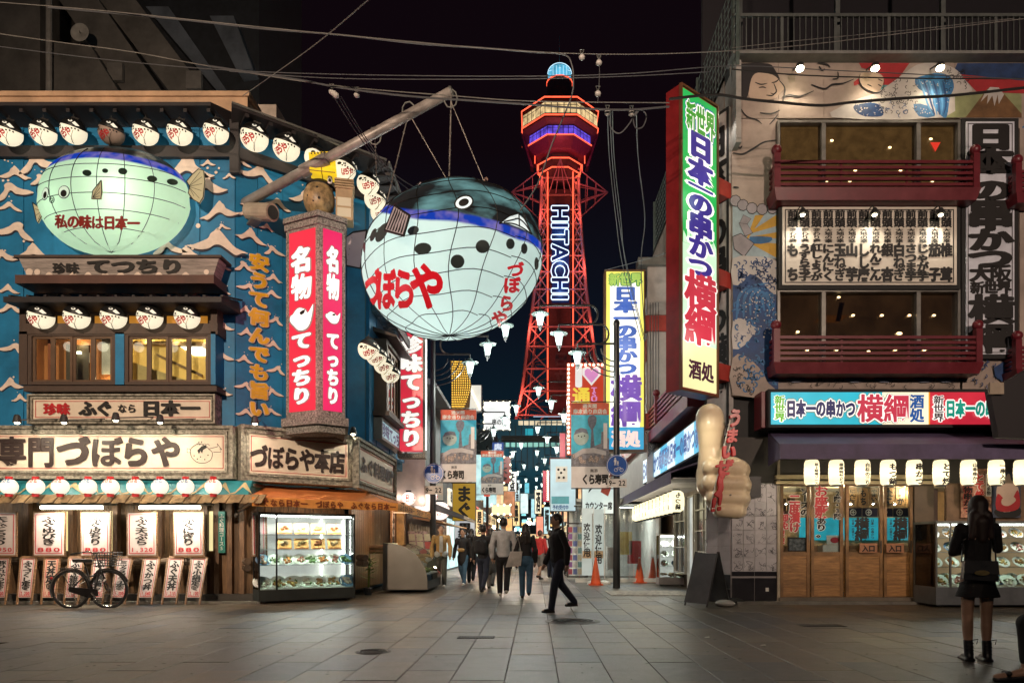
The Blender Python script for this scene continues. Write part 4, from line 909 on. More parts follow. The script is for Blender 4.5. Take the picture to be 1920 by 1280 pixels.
# yellow column of writing on the corner wall
t = T('wall_lettering', 'column of raised yellow characters on the blue corner wall beside the red box', 'lettering', FL1, (1.0, -.1, 3.8), )
yl = mat('yellow_letter', (.62, .36, .02), .4);
for i, ch in enumerate('安うて何んでも旨い'):
 y0 = 470+i*34.6; x0, x1, z0, z1 = t.rect(466, y0, 506, y0+34, .06)
 for b_, m, y in ((.1, mat('cream_rim', (.6, .5, .38), .5), -.052), (.05, yl, -.06)):
  mb = MB(); put(mb, ch, (x0+x1)/2, (z0+z1)/2, (x1-x0)*.95, (z1-z0)*.95, y, b_, 9); t.part('letter' if b_ < .08 else 'letter_rim', mb, m)
def lane_side():
 g = T('lane_window_bay', 'upper window bay facing the lane under a curved tiled roof', 'window bay', FL2, (2.0, -.1, 4.4))
 x0, x1, z0, z1 = g.rect(660, 645, 716, 792, .25)
 x0, x1 = .55, 2.2; z0, z1 = 4.25, 5.95
 g.part('frame', MB().frame(x0, x1, -.3, .1, z0, z1, .09), K['darkwood'])
 g.part('room_glow', MB().box(x0+.1, x1-.1, .0, .02, z0+.09, z1-.09), emit('lane_room_glow', '7a4a22', .45, var=.4))
 for k in range(4):
  u = x0+.09+k*(x1-x0-.18)/4; g.part('sash', MB().frame(u, u+(x1-x0-.18)/4, -.24, -.2, z0+.1, z1-.1, .07), K['wood'])
  g.part('pane', MB().box(u+.07, u+(x1-x0-.18)/4-.07, -.225, -.22, z0+.17, z1-.17), glassm('window_glass'))
 g.part('sill', MB().box(x0-.1, x1+.1, -.38, .1, z0-.1, z0), K['darkwood'])
 b = MB()
 for k in range(10):
  a = k/10; zz = 6.95-.35*a*a-.1*a; b.hexa([(x0-.3, -.1-.03*k, zz-.08), (x1+.6, -.1-.03*k, zz-.08), (x1+.6, .1, zz-.08), (x0-.3, .1, zz-.08), (x0-.3, -.16-.03*k, zz), (x1+.6, -.16-.03*k, zz), (x1+.6, .1, zz), (x0-.3, .1, zz)])
 g.part('roof', b, mat('blue_glazed_tiles', (.03, .12, .18), .25, spec=.7, bump=.2))
 for k in range(10): u = x0-.25+k*.26; g.part('roof_tile', MB().tube([(u, -.12, 6.98), (u, -.3, 6.78), (u, -.42, 6.5)], .05, 6), _M['blue_glazed_tiles'])
 g.part('fascia', MB().box(x0-.32, x1+.62, -.47, -.42, 6.3, 6.5), eave)
 g.part('fascia_board', MB().box(.7, 2.6, -.36, -.33, 6.6, 6.9), mat('pale_blue_board', (.25, .4, .48), .6))
 g.part('porch_roof', MB().hexa([(x0-.1, -.55, 5.95), (x1+.3, -.55, 5.95), (x1+.3, 0, 6.1), (x0-.1, 0, 6.1), (x0-.1, -.55, 6.0), (x1+.3, -.55, 6.0), (x1+.3, 0, 6.2), (x0-.1, 0, 6.2)]), K['darkwood'])
 t = T('lane_sign', 'pale blue sign facing the lane above the corner boards', 'sign', FL2, (1.5, -.1, 3.7))
 t.part('frame', MB().frame(.5, 3.1, -.2, 0, 3.62, 4.12, .06), K['grey']); t.part('face', MB().box(.56, 3.04, -.17, 0, 3.68, 4.06), emit('pale_blue_face', 'a8cdd6', .6))
 mb = MB(); lay(mb, '珍味てっちり', .62, 3.0, 3.7, 4.04, -.178, False, .045, 5, 1.0); t.part('lettering', mb, mat('violet_ink', (.12, .1, .25), .5))
lane_side()
def lane_red():
 fr = F(17.9); t = T('vertical_sign', 'narrow red lit sign with white brushed characters beside the lane window', 'lit sign', fr, (-3.3, 0, 3.9))
 x0, x1, z0, z1 = t.rect(745, 560, 797, 858, 0)
 t.part('stone_frame', MB().frame(x0, x1, 0, .35, z0, z1, .06, .12), stone2)
 t.part('face', MB().box(x0+.06, x1-.06, .015, .3, z0+.2, z1-.12), emit('red_sign_face', '0', 1))
 t.part('tube_edge', MB().tube([(x1+.03, -.01, z0+.2), (x1+.03, -.01, z1)], .018, 6), emit('white_tube_edge', 'ffffff', 1.5))
 text(t, '珍味てっちり', 749, 628, 793, 838, .02, _M['sign_white_letter'], True, .05, 9, .92, halo=_M['letter_grey_rim'])
 t.part('bracket', MB().box(-3.9, x0, .1, .2, z0+.6, z0+.68), K['grey']); t.part('bracket', MB().box(-3.9, x0, .1, .2, z1-.8, z1-.72), K['grey'])
lane_red()
# ================================================================== ground floor of the corner restaurant
def shopfront():
 wallp = mat('brown_stained_wood', (.16, .085, .035), .5, var=.4, scale=4, bump=.4, bscale=20, stretch=(6, 6, .7), rand=.2)
 b = MB(); b.box(-12.6, -5.7, .3, .74, 0, .16); B.part('plinth', b, mat('dark_plinth', (.07, .06, .05), .7, bump=.2))
 x = -12.6
 while x < -5.75:
  B.part('wall_plank', MB().box(x+.004, x+.176, .52+random.uniform(0, .01), .6, .16, 2.25), wallp); x += .18
 for k in range(13): u = .15+k*.18; B.part('wall_plank', MB(M1).box(u, u+.172, .6, .68, .12, 2.3), wallp)
 for k in range(22): u = .3+k*.18; B.part('wall_plank', MB(M2).box(u, u+.172, .45, .52, .12, 2.3), wallp)
 for px in (52, 135, 218, 301, 386, 408, 432, 455):
  x, _ = FL0.hit(px, 1000, -.45); B.part('post', MB().box(x-.05, x+.05, .4, .52, .1, 2.3), K['woodv'])
 for px, a in ((128, 1), (215, .6), (296, .6), (390, .6)):
  x0, z0 = FL0.hit(px-8*a-4, 1032, -.5); x1, z1 = FL0.hit(px+8*a+4, 958, -.5); B.part('lit_window', MB().box(x0, x1, .49, .515, z0, z1), emit('cream_window', 'fbe9a8', 1.0))
 for px0, px1 in ((-60, 46), (50, 130), (122, 212), (205, 300), (292, 395)):
  x0, z = FL0.hit(px0+2, 1052, -.3); x1, _ = FL0.hit(px1-3, 1052, -.3); B.part('log_rail', MB().tube([(x0, .32, z), (x1, .32, z)], .075, 10), mat('peeled_log', (.16, .1, .06), .7, var=.4, bump=.3))
 for px, py in ((463, 1052), (463, 1064), (684, 1045), (684, 1056)):
  fr = FL1; x, z = fr.hit(px, py, -.2); B.part('log_end', MB(M1).tube([(x, .55, z), (x, .15, z)], .07, 10), _M['peeled_log'])
 x0, z0 = FL0.hit(-80, 930, .42); x1, z1 = FL0.hit(470, 900, .42)
 b = MB(); b.hexa([(x0, -.55, z0), (x1, -.55, z0), (x1, .2, z0), (x0, .2, z0), (x0, -.35, z1), (x1, -.35, z1), (x1, .2, z1), (x0, .2, z1)])
 B.part('canopy_board', b, mat('teal_canopy_paint', (.03, .25, .3), .4, var=.25))
 rng = random.Random(9); k = -20
 while k < 450:
  w_ = rng.uniform(38, 60); xa, za = FL0.hit(k, 928, .56); xb, _ = FL0.hit(k+w_, 928, .56); m = MB(); h = .26
  m.flat([(xa, za+.02), (xa+(xb-xa)*.3, za+.07), (xa+(xb-xa)*.55, za+h), (xa+(xb-xa)*.62, za+h), (xb, za+.03), (xa+(xb-xa)*.7, za+.12), (xa+(xb-xa)*.55, za+.17), (xa+(xb-xa)*.3, za+.03)][::1], 0)
  m.v = [(x, -.562+.2*(z-z0)/(z1-z0)-.006, z) for x, y, z in m.v]
  B.part('canopy_wave', m, mat('cream_wave', (.55, .42, .22), .6)); k += w_*.86
 sh = mat('cedar_shingle', (.3, .2, .1), .7, var=.35, scale=8, bump=.4, rand=.25)
 k = -80; zt = FL0.hit(0, 928, .55)[1]; zb_ = FL0.hit(0, 940, .72)[1]; i = 0
 while k < 484:
  xa, _ = FL0.hit(k, 935, .65); xb, _ = FL0.hit(k+13.2, 935, .65); d = .014*(i % 2)
  B.part('shingle', MB().hexa([(xa-.03, -.72-d, zb_-.03+d), (xb-.038, -.72-d, zb_-.03+d), (xb-.038, -.69-d, zb_-.03+d), (xa-.03, -.69-d, zb_-.03+d), (xa+.02, -.6-d, zt+.01), (xb+.012, -.6-d, zt+.01), (xb+.012, -.57-d, zt+.01), (xa+.02, -.57-d, zt+.01)]), sh); k += 13.4; i += 1
 b = MB(); b.box(-13, -5.45, -.3, .7, 2.3, 2.36); B.part('soffit', b, K['darkwood'])
 for i, (a, c) in enumerate(((77, 192), (262, 375))):
  xa, z = FL0.hit(a, 951, .25); xb, _ = FL0.hit(c, 951, .25)
  t = T('fluorescent_tube', ['bright fluorescent tube above the boards for 880 items', 'bright fluorescent tube above the 1,320 board'][i], 'tube light', FL0, ((xa+xb)/2, -.25, z), 'fluorescent tubes under the eave')
  t.part('tube', MB().tube([(xa, -.25, z), (xb, -.25, z)], .035, 10), emit('cold_tube', 'fff6d8', 14)); t.part('fitting', MB().box(xa-.05, xb+.25, -.3, -.2, z+.04, z+.1), K['grey'])
  lamp(t, 'AREA', ((xa+xb)/2, -.3, z-.04), 48, (1, .93, .78), xb-xa, rot=(R(15), 0, 0), sy=.1)
 x, z = FL0.hit(20, 951, .25); pl(B, (-11.2, -.3, 2.05), 20, (1, .9, .75), .2)
 x, z = FL0.hit(444, 962, .1); t = T('clamp_light', 'small steel clamp light on a wire beside the green menu strip', 'clamp light', FL0, (x, -.1, z))
 t.part('arm', MB().tube([(x-.25, .3, z+.25), (x, -.1, z), (x+.3, .1, z+.2)], .012, 6), K['steel']); t.part('lamp_head', MB().ell((x, -.1, z-.03), .05, 10, 6), K['steel'])
 x0, z0 = FL0.hit(410, 1036, -.38); x1, z1 = FL0.hit(423, 958, -.38)
 t = T('menu_strip', 'narrow green strip sign between the brown posts', 'sign', FL0, ((x0+x1)/2, .38, z0)); t.part('panel', MB().box(x0, x1, .36, .4, z0, z1), mat('green_strip', (.02, .2, .16), .5))
 mb = MB(); lay(mb, 'ふぐ料理コース5', x0+.02, x1-.02, z0+.05, z1-.05, .354, True, .02, 1); t.part('lettering', mb, K['white'])
shopfront()
# round lanterns with red bands
def band_lanterns():
 paper = emit('round_lantern_paper', 'ffeed8', 1.0, var=.08)
 cols = [('blue', 'red'), ('red', 'blue'), ('red', 'red'), ('blue', 'red'), ('red', 'orange'), ('red', 'red'), ('blue', 'red'), ('blue', 'red'), ('red', 'red')]
 for i, px in enumerate((17, 67, 113, 165, 207, 254, 300, 348, 400)):
  x, z = FL0.hit(px, 912, .75); r = .15
  t = T('round_lantern', ORD[i]+' round white lantern along the painted canopy'+(' counted from the outer end' if i == 0 else ', next to the orange awning' if i == 8 else ''), 'lantern', FL0, (x, -.75, z-r), 'round white lanterns along the canopy')
  t.part('shade', MB().ell((x, -.75, z), (r, r, r*1.02), 18, 12), paper, smooth=True)
  cm = mat('band_blue', (.06, .2, .4), .6) if cols[i][0] == 'blue' else mat('band_red', (.55, .07, .05), .6)
  b = MB();
  for q in range(3):
   a0 = -pi/2+(q-1)*.55; L = []
   b.add([(x+(r+.004)*sin(el)*cos(a0+s*.2), -.75+(r+.004)*sin(el)*sin(a0+s*.2), z+(r*1.02+.004)*cos(el)) for el in (.2, .6, 1.1) for s in (-1, 1)], [(0, 1, 3, 2), (2, 3, 5, 4)])
  t.part('band', b, cm)
  b = MB(); b.add([(x+(r+.004)*sin(el)*cos(-pi/2+s*.25), -.75+(r+.004)*sin(el)*sin(-pi/2+s*.25), z-(r*1.02+.004)*cos(el)) for el in (.25, .6) for s in (-1, 1)], [(0, 1, 3, 2)]); t.part('band', b, mat('band_orange', (.6, .2, .1), .6))
  t.part('top_cap', MB().lathe([(.1, -.05), (.06, .0), (.06, .04)], (x, -.75, z+r), 12), K['red']); t.part('bottom_cap', MB().lathe([(.06, -.04), (.06, 0), (.09, .04)], (x, -.75, z-r), 12), K['red'])
  pl(t, (x, -.75-r-.1, z), 2.2, (1, .9, .75), .12)
band_lanterns()
# hanging and leaning price boards
bw = mat('board_white', (.5, .43, .4), .5, var=.08)
def price_board(px, s, price, label, name='price_board', f=.1, lean=3):
 x0, x1, x2 = px
 t = T(name, label, 'menu board', FL0, (FL0.hit((x0+x1)/2, 1035, f)[0], -f, FL0.hit(x0, 1040, f)[1]), 'white price boards under the eave')
 a, z1 = FL0.hit(x0, 961, f); c, _ = FL0.hit(x1, 961, f); z0 = FL0.hit(x0, 1040, f)[1]; sh = .05
 M = Matrix(((1, 0, -sh, sh*z1), (0, 1, .08, -.08*z0), (0, 0, 1, 0), (0, 0, 0, 1)))
 t.part('board', MB(M).box(a, c, -f, -f+.03, z0, z1), bw)
 t.part('red_border', MB(M).frame(a+.025, c-.025, -f-.006, -f-.002, z0+.03, z1-.025, .012), K['red'])
 t.part('wooden_edge', MB(M).frame(a-.03, c+.03, -f+.005, -f+.035, z0-.03, z1+.03, .028), K['wood'])
 h = z1-z0
 mb = MB(M); lay(mb, s, a+.16, c-.16, z0+h*.24, z1-.07, -f-.006, True, .032, 5, 1.12); t.part('lettering', mb, K['black'])
 mb = MB(M); lay(mb, price, a+.05, c-.05, z0+.05, z0+h*.2, -f-.006, False, .01, 5, 1.0); t.part('price', mb, _M['red_ink'])
for px, s, pr, lab in (((-33, 24, 0), '天然とらちり', '1,950', 'white price board cut off at the picture edge, red mark on top'), ((60, 115, 0), 'ふぐゆびき', '880', 'white price board for the boiled skin dish at 880, beside a lit window'),
                       ((149, 201, 0), 'ふぐ皮ちり', '880', 'white price board partly hidden behind the bicycle handlebar'), ((236, 288, 0), 'ふぐ天ぷら', '1,320', 'white price board marked 1,320'), ((324, 376, 0), 'ふぐにぎり', '880', 'white price board marked 880 nearest the green strip')):
 price_board(px, s, pr, lab)
def lean_board(px, s, price, lab, tint=None):
 tx, bx, wd = px; Yf = .5
 t = T('leaning_board', lab, 'menu board', FL0, (FL0.hit(bx, 1130, .55)[0], -.55, .05), 'narrow menu boards leaning on the rail')
 ft, fb = .02-.25+.0, .55            # top leans back to the rail
 a1, z1 = FL0.hit(tx, 1044, .0); c1, _ = FL0.hit(tx+wd, 1044, .0); a0, z0 = FL0.hit(bx, 1121, .42); c0, _ = FL0.hit(bx+wd*.93, 1121, .42)
 y1, y0 = -.05, -.42
 def P(u, v, e=0): return (a0+(c0-a0)*u+((a1-a0)+((c1-a1)-(c0-a0))*u)*v, y0+(y1-y0)*v-e, z0+(z1-z0)*v)
 def q(u0, u1, v0, v1, e, th): b_ = MB(); b_.add([P(u0, v0, e+th), P(u1, v0, e+th), P(u1, v0, e), P(u0, v0, e), P(u0, v1, e+th), P(u1, v1, e+th), P(u1, v1, e), P(u0, v1, e)], [(0, 3, 2, 1), (4, 5, 6, 7), (0, 1, 5, 4), (1, 2, 6, 5), (2, 3, 7, 6), (3, 0, 4, 7)]); return b_
 t.part('board', q(.1, .9, .02, .97, 0, .01), tint or bw)
 for u in (.0, .9): t.part('side_rail', q(u, u+.1, -.14, 1.0, -.01, .03), K['wood'])
 t.part('top_rail', q(.1, .9, .97, 1.03, -.01, .03), K['wood'])
 for a_, b_, c_, d_ in ((.16, .84, .94, .952), (.16, .84, .04, .052), (.16, .19, .052, .94), (.81, .84, .052, .94)): t.part('red_border', q(a_, b_, c_, d_, .011, .003), K['red'])
 mb = MB(); n = len(s)
 for i, ch in enumerate(s): put(mb, ch, .5, .92-(i+.5)*.72/n, .56, .72/n*1.12, 0, .04, 5, fn=lambda X, Z, i_: P(X, Z, .016+i_*.0004))
 t.part('lettering', mb, K['black'])
 mb = MB(); n = len(price)
 for i, ch in enumerate(price): put(mb, ch, .22+(i+.5)*.56/n, .12, .55/n*1.7, .13, 0, .04, 5, fn=lambda X, Z, i_: P(X, Z, .016+i_*.0004))
 t.part('price', mb, _M['red_ink'])
for q in (((-6, -16, 31), '豚ひれかつ定食', '1,100', 'leaning menu board at the picture edge, seven characters'), ((42, 32, 32), 'ふぐづくし定食', '2,200', 'leaning menu board of seven characters beside the pinkish board'), ((87, 77, 31), '天丼定食', '1,000', 'leaning menu board with pinkish face and four big characters'),
          ((132, 120, 31), 'ふぐ雑炊', '1,320', 'leaning menu board behind the rear wheel of the bicycle'), ((178, 166, 31), 'ふぐ唐揚', '1,000', 'leaning menu board behind the front wheel of the bicycle'), ((222, 208, 31), 'ミックスフライ定食', '1,300', 'leaning menu board with small katakana, just past the bicycle'),
          ((272, 258, 32), 'ふぐかつ丼', '1,540', 'leaning menu board for the cutlet rice bowl, just past the katakana board'), ((317, 304, 32), 'ふぐ天丼', '1,210', 'leaning menu board for the tempura rice bowl, last but one'), ((361, 348, 32), 'ふぐ小鍋定食', '2,100', 'leaning menu board last before the planked wall')):
 lean_board(*q, tint=mat('board_pink', (.6, .4, .3), .5) if '天丼定食' == q[1] else None)
# bicycle
def bicycle():
 Y = 12.55; x0 = (133-HX)/S*Y; x1 = (201-HX)/S*Y
 t = T('bicycle', 'black city bicycle with a wire front basket parked before the menu boards', 'bicycle', o=((x0+x1)/2, Y, 0)); r = .345
 blk = mat('bicycle_black', (.015, .013, .013), .3, spec=.6); chrome = mat('chrome', (.5, .48, .45), .2, metal=1, var=.05)
 a = Vector((x0, Y, r)); b_ = Vector((x1, Y+.04, r))
 for c in (a, b_):
  m = MB(); L = [(c.x+r*cos(k*pi/16), c.y, c.z+r*sin(k*pi/16)) for k in range(33)]; m.tube(L, .02, 8, False); wl = t.part('wheel', m, K['rubber'])
  m = MB(); L = [(c.x+(r-.03)*cos(k*pi/16), c.y, c.z+(r-.03)*sin(k*pi/16)) for k in range(33)]; m.tube(L, .009, 6, False); t.part('rim', m, chrome, wl)
  m = MB(); [m.tube([(c.x, c.y, c.z), (c.x+(r-.03)*cos(k*pi/12), c.y, c.z+(r-.03)*sin(k*pi/12))], .0025, 4) for k in range(24)]; t.part('spoke', m, chrome, wl)
  t.part('hub', MB().tube([(c.x, c.y-.05, c.z), (c.x, c.y+.05, c.z)], .022, 8), chrome, wl)
  m = MB(); L = [(c.x+(r+.035)*cos(k*pi/16), c.y, c.z+(r+.035)*sin(k*pi/16)) for k in (range(3, 19) if c is a else range(2, 13))]; m.tube(L, .014, 6); t.part('mudguard', m, chrome if c is a else blk)
 bb = Vector((x0+.42, Y, .28)); seat = Vector((x0+.27, Y, .74)); head = Vector((x1-.16, Y+.02, .78)); hb = Vector((x1-.2, Y, .98))
 m = MB(); m.tube([bb, seat], .017, 8); m.tube([bb, bb.lerp(head, .4)+Vector((0, 0, -.06)), head-Vector((0, 0, .08))], .02, 8); m.tube([seat.lerp(bb, .35), head.lerp(bb, .35)], .014, 8); m.tube([bb, a], .012, 6); m.tube([seat.lerp(bb, .2), a], .011, 6); m.tube([hb, head, b_+Vector((-.02, .04, 0))], .014, 8); m.tube([head, b_+Vector((-.02, -.04, 0))], .012, 6)
 t.part('frame', m, blk, smooth=True)
 t.part('seat_post', MB().tube([seat, seat+Vector((-.03, 0, .1))], .013, 6), chrome)
 s = seat+Vector((-.03, 0, .13)); m = MB(); m.hexa([(s.x-.14, s.y-.1, s.z-.03), (s.x+.15, s.y-.02, s.z-.03), (s.x+.15, s.y+.02, s.z-.03), (s.x-.14, s.y+.1, s.z-.03), (s.x-.15, s.y-.11, s.z+.03), (s.x+.16, s.y-.03, s.z+.02), (s.x+.16, s.y+.03, s.z+.02), (s.x-.15, s.y+.11, s.z+.03)]); t.part('saddle', m, K['rubber'])
 m = MB(); m.tube([hb+Vector((-.16, -.3, .03)), hb+Vector((-.02, -.22, .06)), hb+Vector((.02, 0, .02)), hb+Vector((-.02, .22, .06)), hb+Vector((-.16, .3, .03))], .012, 8); t.part('handlebar', m, chrome)
 for s_ in (-1, 1): t.part('grip', MB().tube([hb+Vector((-.26, s_*.31, .01)), hb+Vector((-.14, s_*.3, .035))], .017, 8), K['rubber'])
 m = MB(); cx, cz = hb.x+.2, hb.z-.08; W_, D, H = .34, .26, .24
 for k in range(9): u = -W_/2+k*W_/8; [m.tube([(cx+u*1.0, Y-D/2, cz-H/2), (cx+u*1.15, Y-D/2-.02, cz+H/2)], .006, 4), m.tube([(cx+u, Y+D/2, cz-H/2), (cx+u*1.15, Y+D/2+.02, cz+H/2)], .006, 4), m.tube([(cx+u, Y-D/2, cz-H/2), (cx+u, Y+D/2, cz-H/2)], .003, 4)]
 for k in range(6):
  q = k/5; w2 = W_/2*(1+.15*q); d2 = D/2+.02*q; z = cz-H/2+H*q; m.tube([(cx-w2, Y-d2, z), (cx+w2, Y-d2, z), (cx+w2, Y+d2, z), (cx-w2, Y+d2, z), (cx-w2, Y-d2, z)], .008 if k in (0, 5) else .006, 4)
 t.part('basket', m, K['darkgrey'])
 m = MB(); m.box(x0-.2, x0+.22, Y-.06, Y+.06, .72, .735); m.tube([a, (x0-.15, Y-.05, .72)], .007, 5); m.tube([a, (x0+.1, Y-.05, .72)], .007, 5); t.part('rear_rack', m, chrome)
 m = MB(); m.tube([bb+Vector((0, -.07, 0)), bb+Vector((.12, -.08, -.12))], .01, 6); m.box(bb.x+.08, bb.x+.18, Y-.15, Y-.08, bb.z-.14, bb.z-.11); m.tube([bb+Vector((0, .07, 0)), bb+Vector((-.12, .08, .12))], .01, 6); t.part('crank', m, chrome)
 t.part('chain_guard', MB().poly([(bb.x+.1, bb.z+.07), (bb.x+.12, bb.z-.05), (bb.x-.05, bb.z-.09), (a.x, a.z-.04), (a.x, a.z+.05)], Y-.06, Y-.045), blk)
 t.part('stand', MB().tube([a+Vector((0, .06, 0)), (x0-.02, Y+.18, .01), (x0+.08, Y+.18, .01)], .01, 6), chrome)
 t.part('headlight', MB().ell((x1-.02, Y-.06, .5), (.05, .035, .04), 10, 6), chrome); t.part('rear_reflector', MB().ell((x0-.36, Y, .55), (.02, .03, .03), 8, 6), K['red'])
bicycle()
# orange awning round the corner
def awning():
 t = T('awning', 'orange fabric awning with brown writing wrapped round the restaurant corner', 'awning', FL1, (1.2, -.5, 2.1))
 inv = FL1.M.inverted()
 top = [W(452, 905, 13.3), W(672, 920, 14.75), W(746, 940, 18.6)]; low = [W(490, 931, 12.9), W(745, 951, 15.2), W(822, 966, 19.2)]
 top[1].z = top[0].z; top[2].z = top[0].z; low[1].z = low[0].z; low[2].z = low[0].z
 low[1].x, low[1].y = -2.95, 14.7; low[2].x, low[2].y = -2.95, 19.3; top[1].x, top[1].y = -3.74, 15.25; top[2].x, top[2].y = -3.7, 19.6; top[0].x, top[0].y = -5.96, 13.5; low[0].x, low[0].y = -5.35, 12.9
 m = mat('orange_canvas', (.75, .26, .08), .7, var=.15, bump=.1, scale=2)
 def add(P, nm, mm=m, n=8):
  b = MB(); V = [];
  P = [inv @ p for p in P]
  for i in range(n+1):
   u = i/n
   for j in range(5):
    v = j/4; p = (P[0].lerp(P[1], u)).lerp(P[3].lerp(P[2], u), v); p.z -= .05*sin(pi*v)+.012*sin(u*20); V.append(p)
  b.add(V, [(i*5+j, (i+1)*5+j, (i+1)*5+j+1, i*5+j+1) for i in range(n) for j in range(4)]); return t.part(nm, b, mm, smooth=True)
 add([top[0], top[1], low[1], low[0]], 'canvas'); add([top[1], top[2], low[2], low[1]], 'canvas')
 d = Vector((0, 0, -.17)); e = Vector((0, -.012, 0))
 for k, (a, c) in enumerate(((low[0], low[1]), (low[1], low[2]))):
  va = add([a, c, c+d, a+d], 'valance', mat('orange_valance', (.8, .34, .08), .6))
  uu = (c-a).normalized(); nn = Vector((uu.y, -uu.x, 0))*.03
  if k == 0: cells = 'ふぐなら日本一　づぼらや　ふぐなら日本一'; fl = .95
  else: cells = 'ふぐなら日本一　づぼらや　てっちり'
  mb = MB(); L = (c-a).length; n = len(cells)
  for i, ch in enumerate(cells): put(mb, ch, (i+.7)*L/(n+.6), 0, L/n*.92, .15, 0, .03, 5, fn=lambda X, Z, i_: inv @ (a+uu*X+nn*(1+.02*i_)+Vector((0, 0, -.095+Z))))
  t.part('lettering', mb, mat('brown_print', (.22, .05, .015), .6), va)
 b = MB()
 for p, q in ((W(446, 957, 13.6), low[0]+Vector((.05, .1, -.05))), (Vector((-3.74, 15.6, 2.0)), low[1]+Vector((0, .5, -.05))), (Vector((-3.74, 17.6, 2.0)), Vector((-2.95, 17.8, 2.0)))): b.tube([inv @ p, inv @ q], .02, 6)
 t.part('folding_arm', b, mat('cream_metal', (.5, .42, .34), .4, metal=.3))
 pl(t, inv @ Vector((-4.4, 14.0, 1.95)), 24, (1, .85, .6), .2)
 pl(t, inv @ Vector((-3.3, 17.2, 1.9)), 34, (1, .8, .55), .2)
awning()
# ================================================================== display cases, lane side on the near left
FOODC = [('pink fish slices', (.6, .25, .2)), ('pale sashimi', (.7, .6, .5)), ('green garnish', (.15, .25, .08)), ('brown fried pieces', (.4, .2, .06)), ('orange roe', (.7, .25, .05)), ('golden tempura', (.6, .38, .12))]
plate_m = mat('glazed_plate', (.82, .8, .76), .45, var=.03)
def dish(fr, x, y, z, r, kind, label, group, seed=0, tilt=0):
 rng = random.Random(seed*7+kind); t = T('food_plate', label, 'plate of food', fr, (x, y, z), group); z += r*.72*sin(R(tilt))
 M = Matrix.Translation((x, y, z)) @ Matrix.Rotation(R(tilt), 4, 'X') @ Matrix.Translation((-x, -y, -z))
 t.part('plate', MB(M).lathe([(.3*r, 0), (.5*r, .005), (r, .03), (r*.98, .037), (.5*r, .013), (.001, .012)], (x, y, z), 16), plate_m if seed % 7 else mat('blue_plate', (.15, .25, .4), .25), smooth=True)
 b = MB(M)
 for k in range(12):
  a = rng.uniform(0, 6.3); q = rng.uniform(0, .66)*r; s = rng.uniform(.14, .26)*r; b.ell((x+q*cos(a), y+q*sin(a), z+.02+s*.3), (s, s*.8, s*.7), 7, 4)
 t.part('food', b, mat('food_'+FOODC[kind][0].split()[1], FOODC[kind][1], .5, var=.4, scale=20))
 b = MB(M)
 for k in range(3): a = rng.uniform(0, 6.3); q = .5*r; b.ell((x+q*cos(a), y+q*sin(a), z+.035), (r*.12, r*.1, r*.12), 6, 4)
 t.part('garnish', b, mat('garnish_green', (.1, .22, .04), .6))
frame_m = mat('case_dark_frame', (.03, .03, .028), .35, metal=.6)
def case(fr, x0, x1, z0, z1, yf, dep, shelves, label, base=.2, o=None, frame=frame_m, mull=(), basem=None, e=25, wheels=True, top=.05, lit=None):
 t = T('display_case', label, 'display case', fr, ((x0+x1)/2, yf, 0), None)
 yb = yf+dep
 t.part('base', MB().box(x0, x1, yf, yb, z0+.05, z0+base), basem or mat('case_base', (.03, .035, .033), .4, var=.2))
 t.part('plinth_recess', MB().box(x0+.04, x1-.04, yf+.05, yb, z0+.03, z0+.05), K['rubber'])
 t.part('top', MB().box(x0, x1, yf, yb, z1-top, z1), frame)
 for u in [x0]+list(mull)+[x1-.03]: t.part('frame_post', MB().box(u, u+.03, yf, yf+.03, z0+base, z1-top), frame)
 for u in (x0, x1-.03): t.part('frame_post', MB().box(u, u+.03, yb-.03, yb, z0+base, z1-top), frame)
 t.part('back_panel', MB().box(x0+.03, x1-.03, yb-.015, yb-.005, z0+base, z1-top), lit or mat('case_back', (.75, .73, .68), .4, var=.05))
 t.part('deck', MB().box(x0+.03, x1-.03, yf+.03, yb-.016, z0+base, z0+base+.012), mat('case_deck', (.75, .73, .68), .4, var=.05))
 t.part('front_glass', MB().box(x0+.03, x1-.03, yf+.010, yf+.014, z0+base, z1-top), glassm('case_glass'))
 for u in (x0+.01, x1-.016): t.part('side_glass', MB().box(u, u+.004, yf+.03, yb-.03, z0+base, z1-top), glassm('case_glass'))
 for z in shelves:
  s = t.part('shelf', MB().box(x0+.03, x1-.03, yf+.05, yb-.02, z, z+.008), glassm('shelf_glass', (.9, .96, .93), .1, .1)); t.part('shelf_edge', MB().box(x0+.03, x1-.03, yf+.042, yf+.05, z, z+.012), mat('shelf_edge', (.6, .62, .6), .3), s)
 t.part('top_tube', MB().tube([(x0+.06, yf+.08, z1-top-.02), (x1-.06, yf+.08, z1-top-.02)], .014, 8), emit('case_tube', 'fffdf4', 14))
 lamp(t, 'AREA', ((x0+x1)/2, yf+.1, z1-top-.04), e, (1, .96, .88), x1-x0-.1, rot=(R(-12), 0, 0), sy=.08)
 if wheels:
  for u in (x0+.12, x1-.12): t.part('caster', MB().tube([(u, yf+.05, .03), (u, yf+.08, .03)], .03, 10), K['rubber'])
 return t
